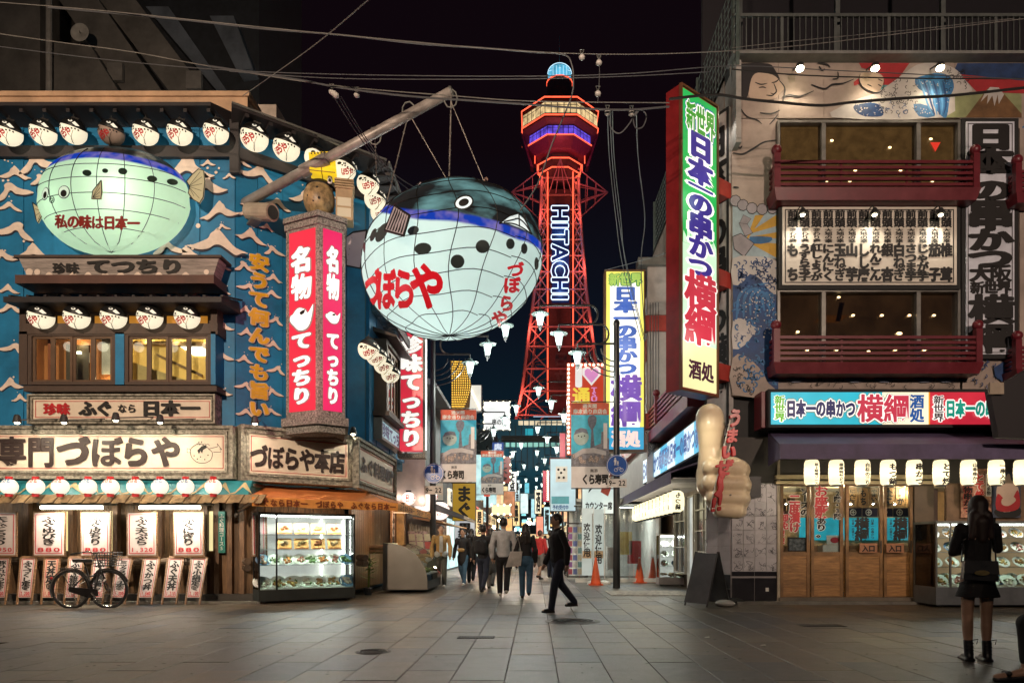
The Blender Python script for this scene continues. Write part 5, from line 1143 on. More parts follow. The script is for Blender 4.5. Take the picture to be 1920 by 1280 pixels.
def left_case():
 fr = Fr(-5.42, 13.38, 33); L = 1.93
 t = case(fr, 0, L, 0, 1.81, 0, .55, (1.06, 1.36), 'tall lit glass display case with food models at the restaurant corner', base=.27, mull=(.33,), e=75, lit=emit('lit_case_back', 'f2f0e6', .62, var=.2))
 for u in (1.37, 1.84): t.part('upright_tube', MB().tube([(u, .5, .3), (u, .5, 1.7)], .014, 8), _M['case_tube']); pl(t, (u, .42, .9), 4, (1, .97, .9), .1)
 for r_, (z, s) in enumerate(((1.385, .3), (1.075, .28))):
  for k in range(4):
   u = .40+k*.34; c = T('photo_card', ORD[k]+' picture card from the dark post on the '+('top' if r_ == 0 else 'middle')+' shelf of the case', 'photo card', fr, (u, .3, z), 'food picture cards in the corner case')
   c.part('card', MB().hexa([(u, .22, z), (u+.29, .22, z), (u+.29, .23, z), (u, .23, z), (u, .28, z+.22), (u+.29, .28, z+.22), (u+.29, .29, z+.22), (u, .29, z+.22)]), mat('orange_card', (.62, .32, .1), .5, var=.25, scale=12))
   b = MB();
   for q in range(5): b.ell((u+.145+.05*cos(q*1.3+k), .235, z+.125+.028*sin(q*1.9+k)), (.04, .012, .032), 8, 5)
   c.part('food_photo', b, mat('card_photo_'+str((k+r_) % 3), [(.25, .08, .03), (.5, .35, .2), (.3, .2, .08)][(k+r_) % 3], .4, var=.5, scale=30))
   b = MB(); b.box(u+.02, u+.27, .218, .222, z+.012, z+.03); c.part('caption', b, mat('card_caption', (.4, .12, .04), .5))
 i = 0
 for row, (z, n, y, r) in enumerate(((.76, 8, .24, .15), (.29, 7, .17, .17), (.29, 6, .40, .17))):
  if row == 0: t.part('shelf', MB().box(.03, L-.03, .05, .5, z-.012, z-.004), _M['shelf_glass'])
  for k in range(n):
   u = .13+k*(L-.26)/(n-1); kd = (k*2+row) % 6
   dish(fr, u, y, z, r, kd, ORD[k]+' plate, '+FOODC[kd][0]+', '+('on the glass shelf', 'front row on the deck', 'back row on the deck')[row]+' of the corner case', 'plates of food in the corner case', i, 48); i += 1
left_case()
# white board beside the case
def side_boards():
 price_board((470, 494, 0), 'ふぐ鉄皮', '', 'white price board half hidden behind the lit corner case', f=-.15)
 fr = FL2
 for k, (u, h, lab) in enumerate(((2.4, 1.0, 'tall yellow-edged menu board by the timber post on the lane'), (3.4, .9, 'narrow menu board on the lane wall before the curved case'), (3.75, .9, 'second narrow menu board on the lane wall by the curved case'))):
  t = T('wall_menu', lab, 'menu board', fr, (u, -.06, 1.1), 'menu boards on the lane wall')
  t.part('board', MB().box(u-.17, u+.17, -.07, -.04, 1.05, 1.05+h), bw); t.part('edge', MB().frame(u-.2, u+.2, -.08, -.03, 1.02, 1.08+h, .03), K['wood'])
  mb = MB(); lay(mb, ('ふぐ鍋', 'てっさ定食', 'ひれ酒')[k], u-.13, u+.13, 1.1, 1.0+h, -.076, True, .05, 5); t.part('lettering', mb, K['black'])
 b = MB(M2); b.box(2.9, 3.1, -.25, -.05, 0, 2.3); B.part('timber_post', b, mat('golden_timber', (.35, .2, .07), .55, var=.3, bump=.3))
 for z in (1.0, 1.1): B.part('log_end', MB(M2).tube([(2.0, -.3, z), (2.0, .45, z)], .06, 10), _M['peeled_log'])
side_boards()
def plant():
 p = W(690, 1112, 15.9); t = T('potted_bamboo', 'small leafy bamboo plant standing against the timber post', 'plant', o=(p.x, p.y, 0)); rng = random.Random(4)
 b = MB(); f = MB()
 t.part('pot', MB().lathe([(.08, 0), (.11, .16), (.1, .17)], (p.x, p.y, 0), 12), K['darkgrey'])
 for k in range(6):
  a = rng.uniform(0, 6.3); top = (p.x+.06*cos(a), p.y+.06*sin(a), rng.uniform(.6, 1.0)); b.tube([(p.x+.03*cos(a), p.y+.03*sin(a), .12), top], .007, 5)
  for j in range(9):
   q = rng.uniform(0, 6.3); z = top[2]*rng.uniform(.5, 1.05); L = rng.uniform(.16, .28); d = Vector((cos(q), sin(q), rng.uniform(-.3, .6)))*L; c = Vector((top[0], top[1], z)); s = d.cross(Vector((0, 0, 1))).normalized()*.026
   f.add([c, c+d*.5+s, c+d, c+d*.5-s], [(0, 1, 2, 3)])
 t.part('stem', b, mat('bamboo_stem', (.2, .25, .05), .5)); t.part('leaves', f, mat('bamboo_leaf', (.12, .22, .03), .5, var=.3))
plant()
def curved_case():
 t = T('curved_counter', 'stainless display counter with a quarter-round side and curved glass', 'display counter', o=(-3.2, 17.2, 0))
 y0, y1 = 16.6, 19.0
 x0, x1, z1 = -3.7, -2.62, 1.21
 prof = [(x0, .1), (x1, .1)]
 L = [(x0+(x1-x0)*sin(pi/2*k/12), .1+(z1-.1)*cos(pi/2*k/12)) for k in range(13)]
 L = [(x0, z1)]+[(x0+.08+(x1-x0-.08)*sin(pi/2*k/12), .28+(z1-.28)*cos(pi/2*k/12)) for k in range(1, 13)]+[(x1, .08), (x0, .08)]
 t.part('steel_side', MB().poly(L, y0, y0+.04), K['steel']); t.part('steel_side', MB().poly(L, y1-.04, y1), K['steel'])
 t.part('base', MB().box(x0, x1-.02, y0+.04, y1-.04, .06, .42), K['rubber'])
 g = MB(); pts = L[2:13]
 for (a, b_) in zip(pts, pts[1:]): g.add([(a[0], y0+.04, a[1]), (b_[0], y0+.04, b_[1]), (b_[0], y1-.04, b_[1]), (a[0], y1-.04, a[1])], [(0, 1, 2, 3)])
 t.part('curved_glass', g, glassm('case_glass')); t.part('deck', MB().box(x0+.05, x1-.06, y0+.05, y1-.05, .42, .45), plate_m)
 t.part('back', MB().box(x0, x0+.04, y0+.04, y1-.04, .42, z1), emit('counter_back', 'e9e6b8', .7))
 b = MB(); rng = random.Random(3)
 for k in range(40): b.ell((rng.uniform(x0+.2, x1-.15), rng.uniform(y0+.1, y1-.1), .5), (.07, .07, .05), 7, 4)
 t.part('food', b, mat('counter_food', (.3, .35, .1), .5, var=.6, scale=5)); lamp(t, 'AREA', (x0+.3, (y0+y1)/2, z1-.1), 8, (1, 1, .85), .3, sy=2)
 t = T('menu_stand', 'slanted leaflet-covered menu panel behind the curved counter', 'menu stand', o=(-3.1, 19.3, 0))
 t.part('panel', MB().hexa([(-3.4, 19.1, .1), (-2.75, 19.1, .1), (-2.75, 19.15, .1), (-3.4, 19.15, .1), (-3.6, 19.3, 1.55), (-3.05, 19.3, 1.55), (-3.05, 19.35, 1.55), (-3.6, 19.35, 1.55)]), mat('leaflet_collage', (.5, .35, .35), .5, var=.7, scale=9))
 rng = random.Random(8)
 for r_ in range(6):
  for c in range(3):
   u = (c+.1)/3; v = (r_+.1)/6.2; X = -3.4+.65*u-.2*v; z = .15+1.38*v; y = 19.09+.2*v
   t.part('leaflet', MB().hexa([(X, y-.008, z), (X+.17, y-.008, z), (X+.17, y, z), (X, y, z), (X-.03, y+.02, z+.19), (X+.14, y+.02, z+.19), (X+.14, y+.028, z+.19), (X-.03, y+.028, z+.19)]), mat('leaflet_%d' % rng.randrange(4), [(.6, .1, .1), (.7, .65, .5), (.15, .3, .6), (.7, .45, .1)][rng.randrange(4)], .5))
curved_case()
# next building on the lane: white wall, big red-eyed lanterns, dark planks
def second_shop():
 t = T('white_shop_building', 'white-walled shop building next to the corner restaurant on the lane', 'shop building', o=(-4.5, 20.2, 0))
 wp = mat('pinkish_white_panel', (.62, .56, .52), .5, var=.1)
 t.part('wall', MB().box(-7, -3.75, 19.95, 29, 0, 2.2), mat('dark_planking', (.07, .04, .03), .6, bump=.4, stretch=(6, 6, .6)))
 for k in range(4): t.part('white_panel', MB().box(-3.74, -3.55, 20.0+k*1.6, 21.55+k*1.6, 2.3, 3.6+.1*(k % 2)), wp)
 t.part('front_panel', MB().box(-4.6, -3.2, 19.9, 19.96, 2.3, 3.7), wp)
 t.part('upper_wall', MB().box(-7, -3.75, 20.0, 29, 2.2, 6.2), mat('grey_render', (.18, .2, .22), .7))
 t.part('tiled_roof', MB().hexa([(-3.9, 20, 6.1), (-2.9, 20, 5.8), (-2.9, 29, 5.8), (-3.9, 29, 6.1), (-3.9, 20, 6.5), (-2.9, 20, 5.92), (-2.9, 29, 5.92), (-3.9, 29, 6.5)]), mat('grey_roof_tile', (.1, .1, .11), .5, bump=.5))
 t.part('awning_board', MB().hexa([(-3.6, 20.1, 1.95), (-2.7, 20.1, 1.8), (-2.7, 27, 1.8), (-3.6, 27, 1.95), (-3.6, 20.1, 2.0), (-2.7, 20.1, 1.85), (-2.7, 27, 1.85), (-3.6, 27, 2.0)]), mat('copper_board', (.45, .22, .1), .5))
 for k in range(10): t.part('wall_plank', MB().box(-3.73, -3.70, 20.1+k*.5, 20.5+k*.5, .1, 1.8), _M['brown_stained_wood'])
 t.part('roof_gable', MB().hexa([(-3.7, 22, 2.4), (-2.3, 22, 2.0), (-2.3, 26, 2.0), (-3.7, 26, 2.4), (-3.7, 22, 2.7), (-2.3, 22, 2.12), (-2.3, 26, 2.12), (-3.7, 26, 2.7)]), _M['grey_roof_tile'])
 for i, (px, py, Y, r) in enumerate(((795, 939, 20.3, .34), (766, 934, 19.7, .2), (825, 957, 22.5, .32), (812, 931, 24, .16), (752, 933, 20.2, .18))):
  p = W(px, py, Y); q = T('paper_lantern', ['biggest glowing red and white lantern under the white panels', 'small reddish lantern just outside the orange awning tip', 'large red and white lantern lower beside the blue road sign', 'small round lantern behind the sign pole', 'little red lantern close to the lane signboard'][i], 'lantern', o=(p.x, p.y, p.z-r), group='red and white lanterns on the lane')
  q.part('shade', MB().ell(p, (r, r, r*.95), 18, 12), emit('white_pink_paper', 'fff0e4', 1.25, var=.15), smooth=True)
  b = MB()
  for k in range(5): a = k*1.25; b.add([(p.x+(r+.006)*sin(a+s*.2)*cos(v), p.y-(r+.006)*cos(a+s*.2)*cos(v), p.z+r*.95*sin(v)) for v in (-.55, .0, .5) for s in (-1, 1)], [(0, 1, 3, 2), (2, 3, 5, 4)])
  q.part('red_band', b, emit('red_band_lit', 'c81a12', .9)); q.part('cap', MB().lathe([(r*.4, 0), (r*.4, .05)], (p.x, p.y, p.z+r*.9), 12), K['rubber'])
  pl(q, (p.x, p.y-r-.15, p.z), 5, (1, .75, .6), .15)
second_shop()
# ================================================================== skewer restaurant (front plane Y 13.6)
G = T('mural_building', 'three-storey skewer restaurant covered in painted waves with red balconies', 'restaurant building', FR0, (8, 0, 0))
mural = mat('mural_cream', (.35, .28, .24), .7, var=.2, scale=1.5);
pX = lambda px, f=0: FR0.hit(px, 600, f)[0]; pZ = lambda py, f=0: FR0.hit(1500, py, f)[1]
def fbox(t, nm, m, a, b_, c, d, f, k, **kw): return t.box(nm, m, a, b_, c, d, f, k, **kw)
zr = pZ(112)
b = MB(); b.box(pX(1372), 14.5, .15, .5, 2.4, zr); G.part('core_wall', b, mat('core_dark', (.03, .03, .03), .8))
b = MB(); b.box(3.9, 4.1, .5, 9, 2.4, zr); G.part('lane_wall', b, mat('lane_wall_paint', (.3, .25, .22), .7))
b = MB(); b.box(3.9, 14.5, .5, 9, zr-.1, zr); G.part('flat_roof', b, K['darkgrey'])
# facade sheets
def sheet(x0, y0, x1, y1, nm='mural_panel', m=mural, f=.0): return G.part(nm, MB().box(pX(x0), pX(x1)-.006, -f, .14, pZ(y1)+.004, pZ(y0)), m)
for a, c in ((1372, 1460), (1460, 1545), (1545, 1683), (1683, 1790), (1790, 1915), (1915, 2030)): sheet(a, 118, c, 222)
sheet(1372, 223, 1458, 470); sheet(1372, 470, 1458, 742); sheet(1458, 690, 1640, 735); sheet(1640, 690, 1805, 735); sheet(1800, 222, 2030, 742)
# painted picture: sky, plain waves with foam curls, a mountain, and line-drawn figures
q = lambda *pts: [(pX(x), pZ(y)) for x, y in pts]
INK = mat('mural_ink', (.012, .01, .012), .6); NAVY = mat('mural_navy', (.012, .05, .16), .6, var=.3); MID = mat('mural_blue', (.03, .14, .32), .6, var=.3); FOAM = mat('mural_foam', (.45, .42, .4), .6, var=.1); RED = mat('mural_red', (.35, .02, .025), .6); TEAL = mat('mural_teal', (.1, .28, .3), .6, var=.3); OCH = mat('mural_ochre', (.5, .28, .03), .6); SKY = mat('mural_sky_navy', (.015, .04, .12), .6, var=.4); GRN = mat('mural_olive', (.25, .27, .13), .6, var=.2); BRN = mat('mural_brown', (.16, .08, .03), .6, var=.3); SKIN = mat('mural_skin', (.48, .36, .28), .6, var=.08)
_lay = [0]
def art(nm, m, pts, sm=0, lift=None):
 _lay[0] += 1; P = smooth_pts(pts, sm, True) if sm else pts
 mb = MB(); mb.flat(q(*P), -.006-.0006*_lay[0]); G.part(nm, mb, m)
def ink(lines, w=.03, nm='ink_line', m=None):
 _lay[0] += 1; mb = MB()
 for L in lines: mb.stroke(q(*smooth_pts(L, 5)), (lambda t: w*(.35+.9*sin(pi*min(1, t*.9+.08)))), -.006-.0006*_lay[0])
 G.part(nm, mb, m or INK)
art('painted_sky', SKY, [(1795, 119), (1915, 119), (1915, 170), (1780, 150)]); art('painted_sky', SKY, [(1915, 119), (2029, 119), (2029, 168), (1915, 170)])
art('painted_band', RED, [(1800, 140), (1915, 152), (1915, 176), (1830, 172)]); art('painted_band', RED, [(1915, 152), (2029, 150), (2029, 176), (1915, 176)])
art('painted_field', GRN, [(1775, 180), (1850, 175), (1915, 176), (1915, 221), (1772, 221)])
art('painted_mountain', BRN, [(1810, 221), (1850, 168), (1858, 164), (1872, 166), (1915, 214), (1915, 221)]); art('mountain_snow', FOAM, [(1846, 175), (1856, 164), (1872, 165), (1882, 178), (1872, 196), (1870, 178), (1864, 200), (1860, 180), (1850, 196), (1852, 178), (1838, 192)])
art('red_sleeve', RED, [(1610, 119), (1705, 119), (1690, 140), (1672, 162), (1655, 160), (1640, 135), (1615, 128)]); art('red_sleeve', RED, [(1600, 155), (1612, 146), (1612, 158), (1601, 162)]); art('teal_cuff', TEAL, [(1655, 160), (1672, 161), (1655, 175), (1650, 168)])
# wave bodies
rw = random.Random(12)
def wave_body(pts, m=FOAM): art('painted_wave', m, pts, 3)
wave_body([(1560, 221), (1600, 190), (1640, 176), (1680, 150), (1720, 122), (1760, 120), (1790, 130), (1808, 150), (1822, 172), (1790, 180), (1770, 221)])
art('wave_trough', MID, [(1715, 150), (1735, 142), (1760, 138), (1782, 146), (1788, 165), (1780, 185), (1775, 219), (1765, 219), (1750, 200), (1745, 180), (1722, 168)], 3)
art('wave_trough', NAVY, [(1600, 200), (1625, 194), (1645, 196), (1655, 208), (1652, 219), (1622, 219), (1606, 212)], 3)
art('wave_trough', MID, [(1712, 196), (1740, 200), (1752, 219), (1722, 219)], 2)
def curls(x0, y0, x1, y1, n, s, m=INK, w=.012, nm='painted_foam'):
 _lay[0] += 1; mb = MB()
 for _ in range(n):
  x, y = rw.uniform(x0, x1), rw.uniform(y0, y1); r = rw.uniform(.6, 1.2)*s; a0 = rw.uniform(0, 6.3)
  mb.stroke(q(*[(x+r*(1-k*.05)*cos(a0+k*.42), y+r*(1-k*.05)*sin(a0+k*.42)) for k in range(9)]), w, -.006-.0006*_lay[0])
 G.part(nm, mb, m)
def drops(x0, y0, x1, y1, n, s=1.4, m=FOAM):
 _lay[0] += 1; mb = MB()
 for _ in range(n): mb.disc(pX(rw.uniform(x0, x1)), pZ(rw.uniform(y0, y1)), -.006-.0006*_lay[0], rw.uniform(.4, 1)*s*.0105, n=6)
 G.part('spray_dot', mb, m)
curls(1650, 150, 1720, 215, 46, 4); curls(1762, 125, 1815, 175, 30, 4); curls(1600, 190, 1700, 218, 30, 4, NAVY); drops(1715, 150, 1785, 215, 70); drops(1605, 198, 1655, 218, 30)
for k in range(6): ink([[(1722+k*9, 150+k), (1730+k*8, 170), (1738+k*7, 195), (1748+k*4, 217)]], .035, 'water_streak', NAVY if k % 2 else mat('mural_light_blue', (.08, .25, .5), .6))
# figure at the corner
art('painted_skin', SKIN, [(1405, 132), (1445, 140), (1458, 150), (1470, 165), (1460, 178), (1452, 186), (1430, 190), (1408, 188), (1400, 165)], 3)
art('painted_hair', INK, [(1373, 128), (1400, 120), (1440, 121), (1452, 132), (1462, 152), (1448, 142), (1420, 138), (1408, 150), (1402, 180), (1396, 184), (1380, 178), (1373, 165)], 3)
ink([[(1415, 156), (1426, 160), (1438, 158)], [(1446, 157), (1454, 155), (1460, 150)], [(1422, 166), (1430, 165), (1436, 167)], [(1450, 158), (1455, 172), (1450, 178), (1444, 176)], [(1436, 180), (1446, 181), (1452, 178)], [(1388, 165), (1384, 175), (1396, 184), (1400, 184)], [(1460, 152), (1470, 165), (1470, 180), (1466, 195)], [(1388, 205), (1400, 220), (1418, 226), (1428, 234)], [(1442, 235), (1452, 224), (1458, 216)]], .022)
ink([[(1466, 184), (1480, 180), (1500, 182), (1525, 172)], [(1520, 160), (1545, 168), (1560, 160), (1580, 158), (1600, 150)], [(1532, 120), (1548, 122), (1556, 128)], [(1560, 150), (1570, 148), (1570, 136)], [(1535, 126), (1540, 133), (1546, 131)], [(1424, 213), (1445, 215), (1462, 208)]], .028)
art('painted_fist', SKIN, [(1612, 140), (1630, 137), (1648, 140), (1656, 150), (1652, 165), (1644, 174), (1630, 172), (1616, 164), (1610, 152)], 3)
ink([[(1612, 140), (1610, 152), (1618, 166), (1642, 176), (1655, 168), (1656, 148)], [(1625, 160), (1634, 164)], [(1645, 150), (1654, 154)], [(1645, 160), (1652, 164)]], .018)
ink([[(1372+2, 288), (1392, 290), (1412, 280), (1432, 268), (1458, 264)], [(1383, 276), (1387, 279), (1391, 275)], [(1374, 352), (1385, 353)]], .03)
# rope and sun rays
art('sun_field', mat('mural_pale_sky', (.3, .38, .42), .6), [(1373, 380), (1400, 388), (1458, 388), (1458, 486), (1373, 486)])
for k, (a, c) in enumerate((((1458, 402), (1458, 424)), ((1458, 436), (1458, 448)), ((1458, 458), (1458, 486)), ((1415, 405), (1432, 404)))):
 art('sun_ray', OCH, [(1396, 442+k*5), a, c]);
art('painted_sea', MID, [(1405, 445), (1446, 446), (1440, 456), (1412, 458)], 2)
rope = mat('mural_rope_grey', (.28, .25, .27), .6, var=.2)
for k, (x, y) in enumerate(((1378, 378), (1392, 386), (1409, 392), (1428, 394), (1447, 392))): art('rope_strand', INK, [(x+11*cos(a*.7), y+11.5*sin(a*.7)) for a in range(9)]); art('rope_strand', rope, [(x+9.6*cos(a*.7), y+10*sin(a*.7)) for a in range(9)])
for pts in ([(1393, 405), (1407, 412), (1398, 424), (1386, 420)], [(1385, 420), (1400, 422), (1410, 438), (1396, 444)], [(1373, 446), (1388, 440), (1412, 458), (1394, 482), (1376, 468)]): art('rope_tassel', INK, [(sum(p[0] for p in pts)/len(pts)*-.08+x*1.08, sum(p[1] for p in pts)/len(pts)*-.08+y*1.08) for x, y in pts]); art('rope_tassel', rope, pts)
# wave column under the rope
art('painted_wave', NAVY, [(1373, 530), (1400, 500), (1430, 515), (1458, 540), (1458, 735), (1435, 715), (1420, 690), (1373, 670)])
art('painted_wave', FOAM, [(1373, 486), (1410, 482), (1445, 486), (1458, 500), (1458, 552), (1440, 545), (1425, 525), (1405, 515), (1392, 530), (1373, 535)], 2)
art('painted_wave', FOAM, [(1373, 604), (1388, 598), (1405, 608), (1418, 618), (1408, 632), (1395, 648), (1373, 655)], 2)
art('painted_slope', mural, [(1373, 672), (1395, 668), (1422, 690), (1440, 720), (1458, 741), (1373, 741)], 2)
for k in range(6): ink([[(1380+k*13, 600-k*4), (1384+k*11, 560), (1402+k*9, 540+k*3), (1440, 532+k*12)]], .05, 'water_streak', MID)
curls(1378, 488, 1456, 545, 90, 4.5, NAVY, .022); curls(1378, 560, 1456, 735, 70, 6, MID, .03); curls(1376, 600, 1412, 645, 16, 4, NAVY, .014); curls(1376, 690, 1410, 738, 34, 4, INK, .014); drops(1380, 545, 1456, 640, 110, 1.7)
curls(1470, 692, 1800, 728, 60, 4.5, INK, .012); ink([[(1560, 727), (1575, 706), (1580, 703), (1586, 706), (1604, 728)]], .012)
for x in (1490, 1600, 1655, 1730, 1770): art('pale_cloud', mat('mural_blue_grey', (.2, .22, .3), .6), [(x+22*cos(a*.6), 706+12*sin(a*.6)) for a in range(10)])
curls(1800, 668, 1912, 735, 40, 5, NAVY, .02); art('painted_wave', NAVY, [(1860, 690), (1905, 672), (1912, 700), (1875, 716)], 2)
for y in (250, 340, 430, 520, 600): art('painted_wave', MID if y % 20 else NAVY, [(1910, y), (1920, y-14), (1935, y-6), (1935, y+30), (1918, y+26)], 2)
# cables, downlights over the top band
for i, (px, py) in enumerate(((1500, 129), (1641, 129), (1763, 128))):
 x, z = FR0.hit(px, py, .35); t = T('flood_light', ['bright flood light above the painted arm', 'bright flood light above the painted fist', 'bright flood light above the big painted wave'][i], 'flood light', FR0, (x, -.35, z), 'flood lights under the roof terrace')
 t.part('arm', MB().tube([(x, 0, z+.22), (x, -.35, z+.1)], .015, 6), K['darkgrey']); t.part('housing', MB().lathe([(.03, .12), (.07, .09), (.08, .02)], (x, -.35, z), 12), K['darkgrey']); t.part('bulb', MB().ell((x, -.35, z), (.075, .075, .05), 12, 6), emit('flood_bulb', 'ffedc0', 30))
 lamp(t, 'SPOT', (x, -.4, z-.06), 45, (1, .84, .6), .05, rot=(R(24), 0, 0), spot=120, blend=1)
# windows
def big_window(y0, y1, lab, spots, extra):
 t = T('wide_window', lab, 'window', FR0, (pX(1630), -.1, pZ(y1)), 'wide windows of the mural building')
 xs = (1460, 1541, 1718, 1799)
 t.part('frame', MB().frame(pX(1458, .1), pX(1801, .1), -.1, .1, pZ(y1, .1), pZ(y0, .1), .05), mat('alu_frame', (.25, .24, .22), .4, metal=.6))
 t.part('room_back', MB().box(pX(1460), pX(1800), .1, .13, pZ(y1), pZ(y0)), emit('dim_room_glow', '5a4630', 1.1, var=.5, scale=1.5))  # room light put into the back wall as glow
 for a in (1541, 1718): t.part('mullion', MB().box(pX(a)-.04, pX(a)+.04, -.09, .09, pZ(y1)+.05, pZ(y0)-.05), _M['alu_frame'])
 for a, c in zip(xs, xs[1:]):
  t.part('pane', MB().box(pX(a)+.03, pX(c)-.03, .0, .008, pZ(y1)+.05, pZ(y0)-.05), glassm('dark_window_glass', (.75, .7, .65), .02, .2))
  t.part('reed_screen', MB().box(pX(a)+.06, pX(c)-.06, .05, .055, pZ(y1)+.05, pZ(y0)-.05), emit('reed_blind_glow', '6a5432', 1.0, var=.3, scale=6) if y0 < 300 else glassm('dark_window_glass'))  # upper blinds carry the room's lamplight as their own glow
 for px, py in spots: x, z = pX(px), pZ(py); t.part('ceiling_lamp', MB().ell((x, .03, z), (.035, .012, .022), 8, 6), emit('warm_spot', 'ffe6b0', 9))
 extra(t)
def ex1(t): x, z = pX(1753), pZ(270); t.part('red_triangle', MB().poly([(x-.1, z+.02), (x+.1, z+.02), (x, z-.16)], -.02, -.012), emit('red_marker', 'e03828', .8))
big_window(225, 378, 'upper wide window with reed blinds and a red triangle marker', [(1561, 262), (1670, 275), (1747, 259), (1551, 338), (1595, 338), (1605, 318), (1690, 318), (1750, 338)], ex1)
def ex2(t):
 x, z = pX(1688), pZ(624); t.part('pendant_lamp', MB().ell((x, .0+.03, z), (.06, .012, .03), 10, 6), emit('warm_spot', '0', 9)); t.part('ceiling_recess', MB().poly([(pX(1528), pZ(602)), (pX(1575), pZ(602)), (pX(1595), pZ(588)), (pX(1545), pZ(588))], .085, .095), emit('recess_glow', '8a5a28', .7))
 t.part('hanging_strip', MB().hexa([(pX(1570), .06, pZ(600)), (pX(1578), .06, pZ(600)), (pX(1578), .08, pZ(600)), (pX(1570), .08, pZ(600)), (pX(1577), .06, pZ(565)), (pX(1586), .06, pZ(565)), (pX(1586), .08, pZ(565)), (pX(1577), .08, pZ(565))]), K['darkwood'])
big_window(542, 692, 'lower wide window with ceiling lamps glowing behind the glass', [(1574, 556), (1601, 590), (1655, 590), (1707, 590), (1753, 590), (1497, 621), (1515, 655), (1630, 658), (1570, 655), (1680, 655), (1735, 655)], ex2)
# red balconies
balred = mat('balcony_red', (.14, .012, .02), .4, var=.15)
def balcony(x0, x1, y0, y1, lab):
 D = .42; f = D; yb = y0+(y1-y0)*.72
 t = T('balcony', lab, 'balcony', FR0, (pX((x0+x1)/2, f), -D, pZ(y1, f)), 'red balconies of the mural building')
 a, c = pX(x0, f), pX(x1, f); z0, z1, zm = pZ(y1, f), pZ(y0, f), pZ(yb, f); fl = .12
 t.part('base_beam', MB().hexa([(a, -D, z0), (c, -D, z0), (c+.02, 0, z0), (a-.02, 0, z0), (a-.06, -D-.06, zm), (c+.06, -D-.06, zm), (c+.06, 0, zm), (a-.06, 0, zm)]), balred)
 n = 5
 for k in range(n):
  z = zm+(z1-.02-zm)*(k+.55)/n; h = .035
  t.part('rail_slat', MB().box(a+.06, c-.06, -D-.0, -D+.05, z, z+h*1.6), balred)
  for u in (a, c-.05): t.part('side_slat', MB().box(u, u+.05, -D+.06, 0, z, z+h*1.6), balred)
 for u in (a+.01, c-.01):
  p = t.part('post', MB().box(u-.06, u+.06, -D-.03, -D+.09, zm, z1+.12), balred); t.part('post_ball', MB().ell((u, -D+.03, z1+.2), (.1, .1, .1), 14, 8), balred, p, smooth=True)
 for px in (.33, .66): t.part('stanchion', MB().box(a+(c-a)*px-.02, a+(c-a)*px+.02, -D+.05, -D+.08, zm, z1-.03), balred)
balcony(1456, 1831, 299, 375, 'upper red slatted balcony under the reed-blind window'); balcony(1455, 1836, 628, 700, 'lower red slatted balcony above the lit skewer sign')
balcony(1908, 2060, 318, 380, 'upper red balcony cut off at the picture edge'); balcony(1908, 2060, 648, 710, 'lower red balcony cut off at the picture edge')
# menu board with fourteen columns
def menu14():
 t = T('menu_board', 'large white menu board of fourteen black columns between the balconies', 'menu board', FR0, (pX(1630, .15), -.15, pZ(540, .15)))
 t.box('backing', K['rubber'], 1460, 382, 1801, 542, .15, .0); t.box('face', mat('menu_face', (.66, .6, .52), .5, var=.06), 1467, 388, 1794, 534, .18, .15)
 x0, x1, z0, z1 = t.rect(1472, 392, 1789, 530, .19); t.part('border', MB().frame(x0, x1, -.186, -.181, z0, z1, .018), K['black'])
 items = ['もち', 'うずら玉子', '紅しょうが', 'にんにく', '玉ねぎ', '山芋', 'しし唐', 'れんこん', '銀杏', '白ねぎ', 'さつま芋', 'じゃが芋', '茄子', '椎茸']
 for i, s in enumerate(items):
  a = 1476+i*22.15
  for st, y0, y1, b_ in (('前頭', 393, 426, .07), ('変わり種' if i < 3 else '大地の幸', 428, 455, .04)): text(t, st, a+1 if st == '前頭' else a+4, y0, a+20 if st == '前頭' else a+18, y1, .188, K['black'], True, b_*.6, 5, 1.05)
  if len(s) == 2: text(t, s[0], a, 457, a+21, 480, .188, K['black'], True, .065, 9, 1.08); text(t, s[1], a, 502, a+21, 526, .188, K['black'], True, .065, 9, 1.08)
  else: text(t, s, a, 457, a+21, 526, .188, K['black'], True, .06, 9, 1.08)
 for i, px in enumerate((1505, 1640, 1764)):
  x, z = FR0.hit(px, 401, .4); q_ = T('shade_light', ['bell-shaped lamp near the first columns of the menu board', 'bell-shaped lamp over the middle of the menu board', 'bell-shaped lamp near the last columns of the menu board'][i], 'lamp', FR0, (x, -.4, z), 'bell lamps over the menu board')
  q_.part('arm', MB().tube([(x, -.15, z+.2), (x, -.32, z+.2), (x, -.4, z+.08)], .012, 6), K['darkgrey']); q_.part('shade', MB().lathe([(.02, .12), (.04, .1), (.1, .0), (.11, -.02)], (x, -.4, z), 14), K['darkgrey']); q_.part('bulb', MB().ell((x, -.4, z-.0), .05, 10, 6), emit('bell_bulb', 'fff2d0', 25))
  lamp(q_, 'SPOT', (x, -.42, z-.07), 32, (1, .9, .72), .05, rot=(R(14), 0, 0), spot=130, blend=1)
menu14()
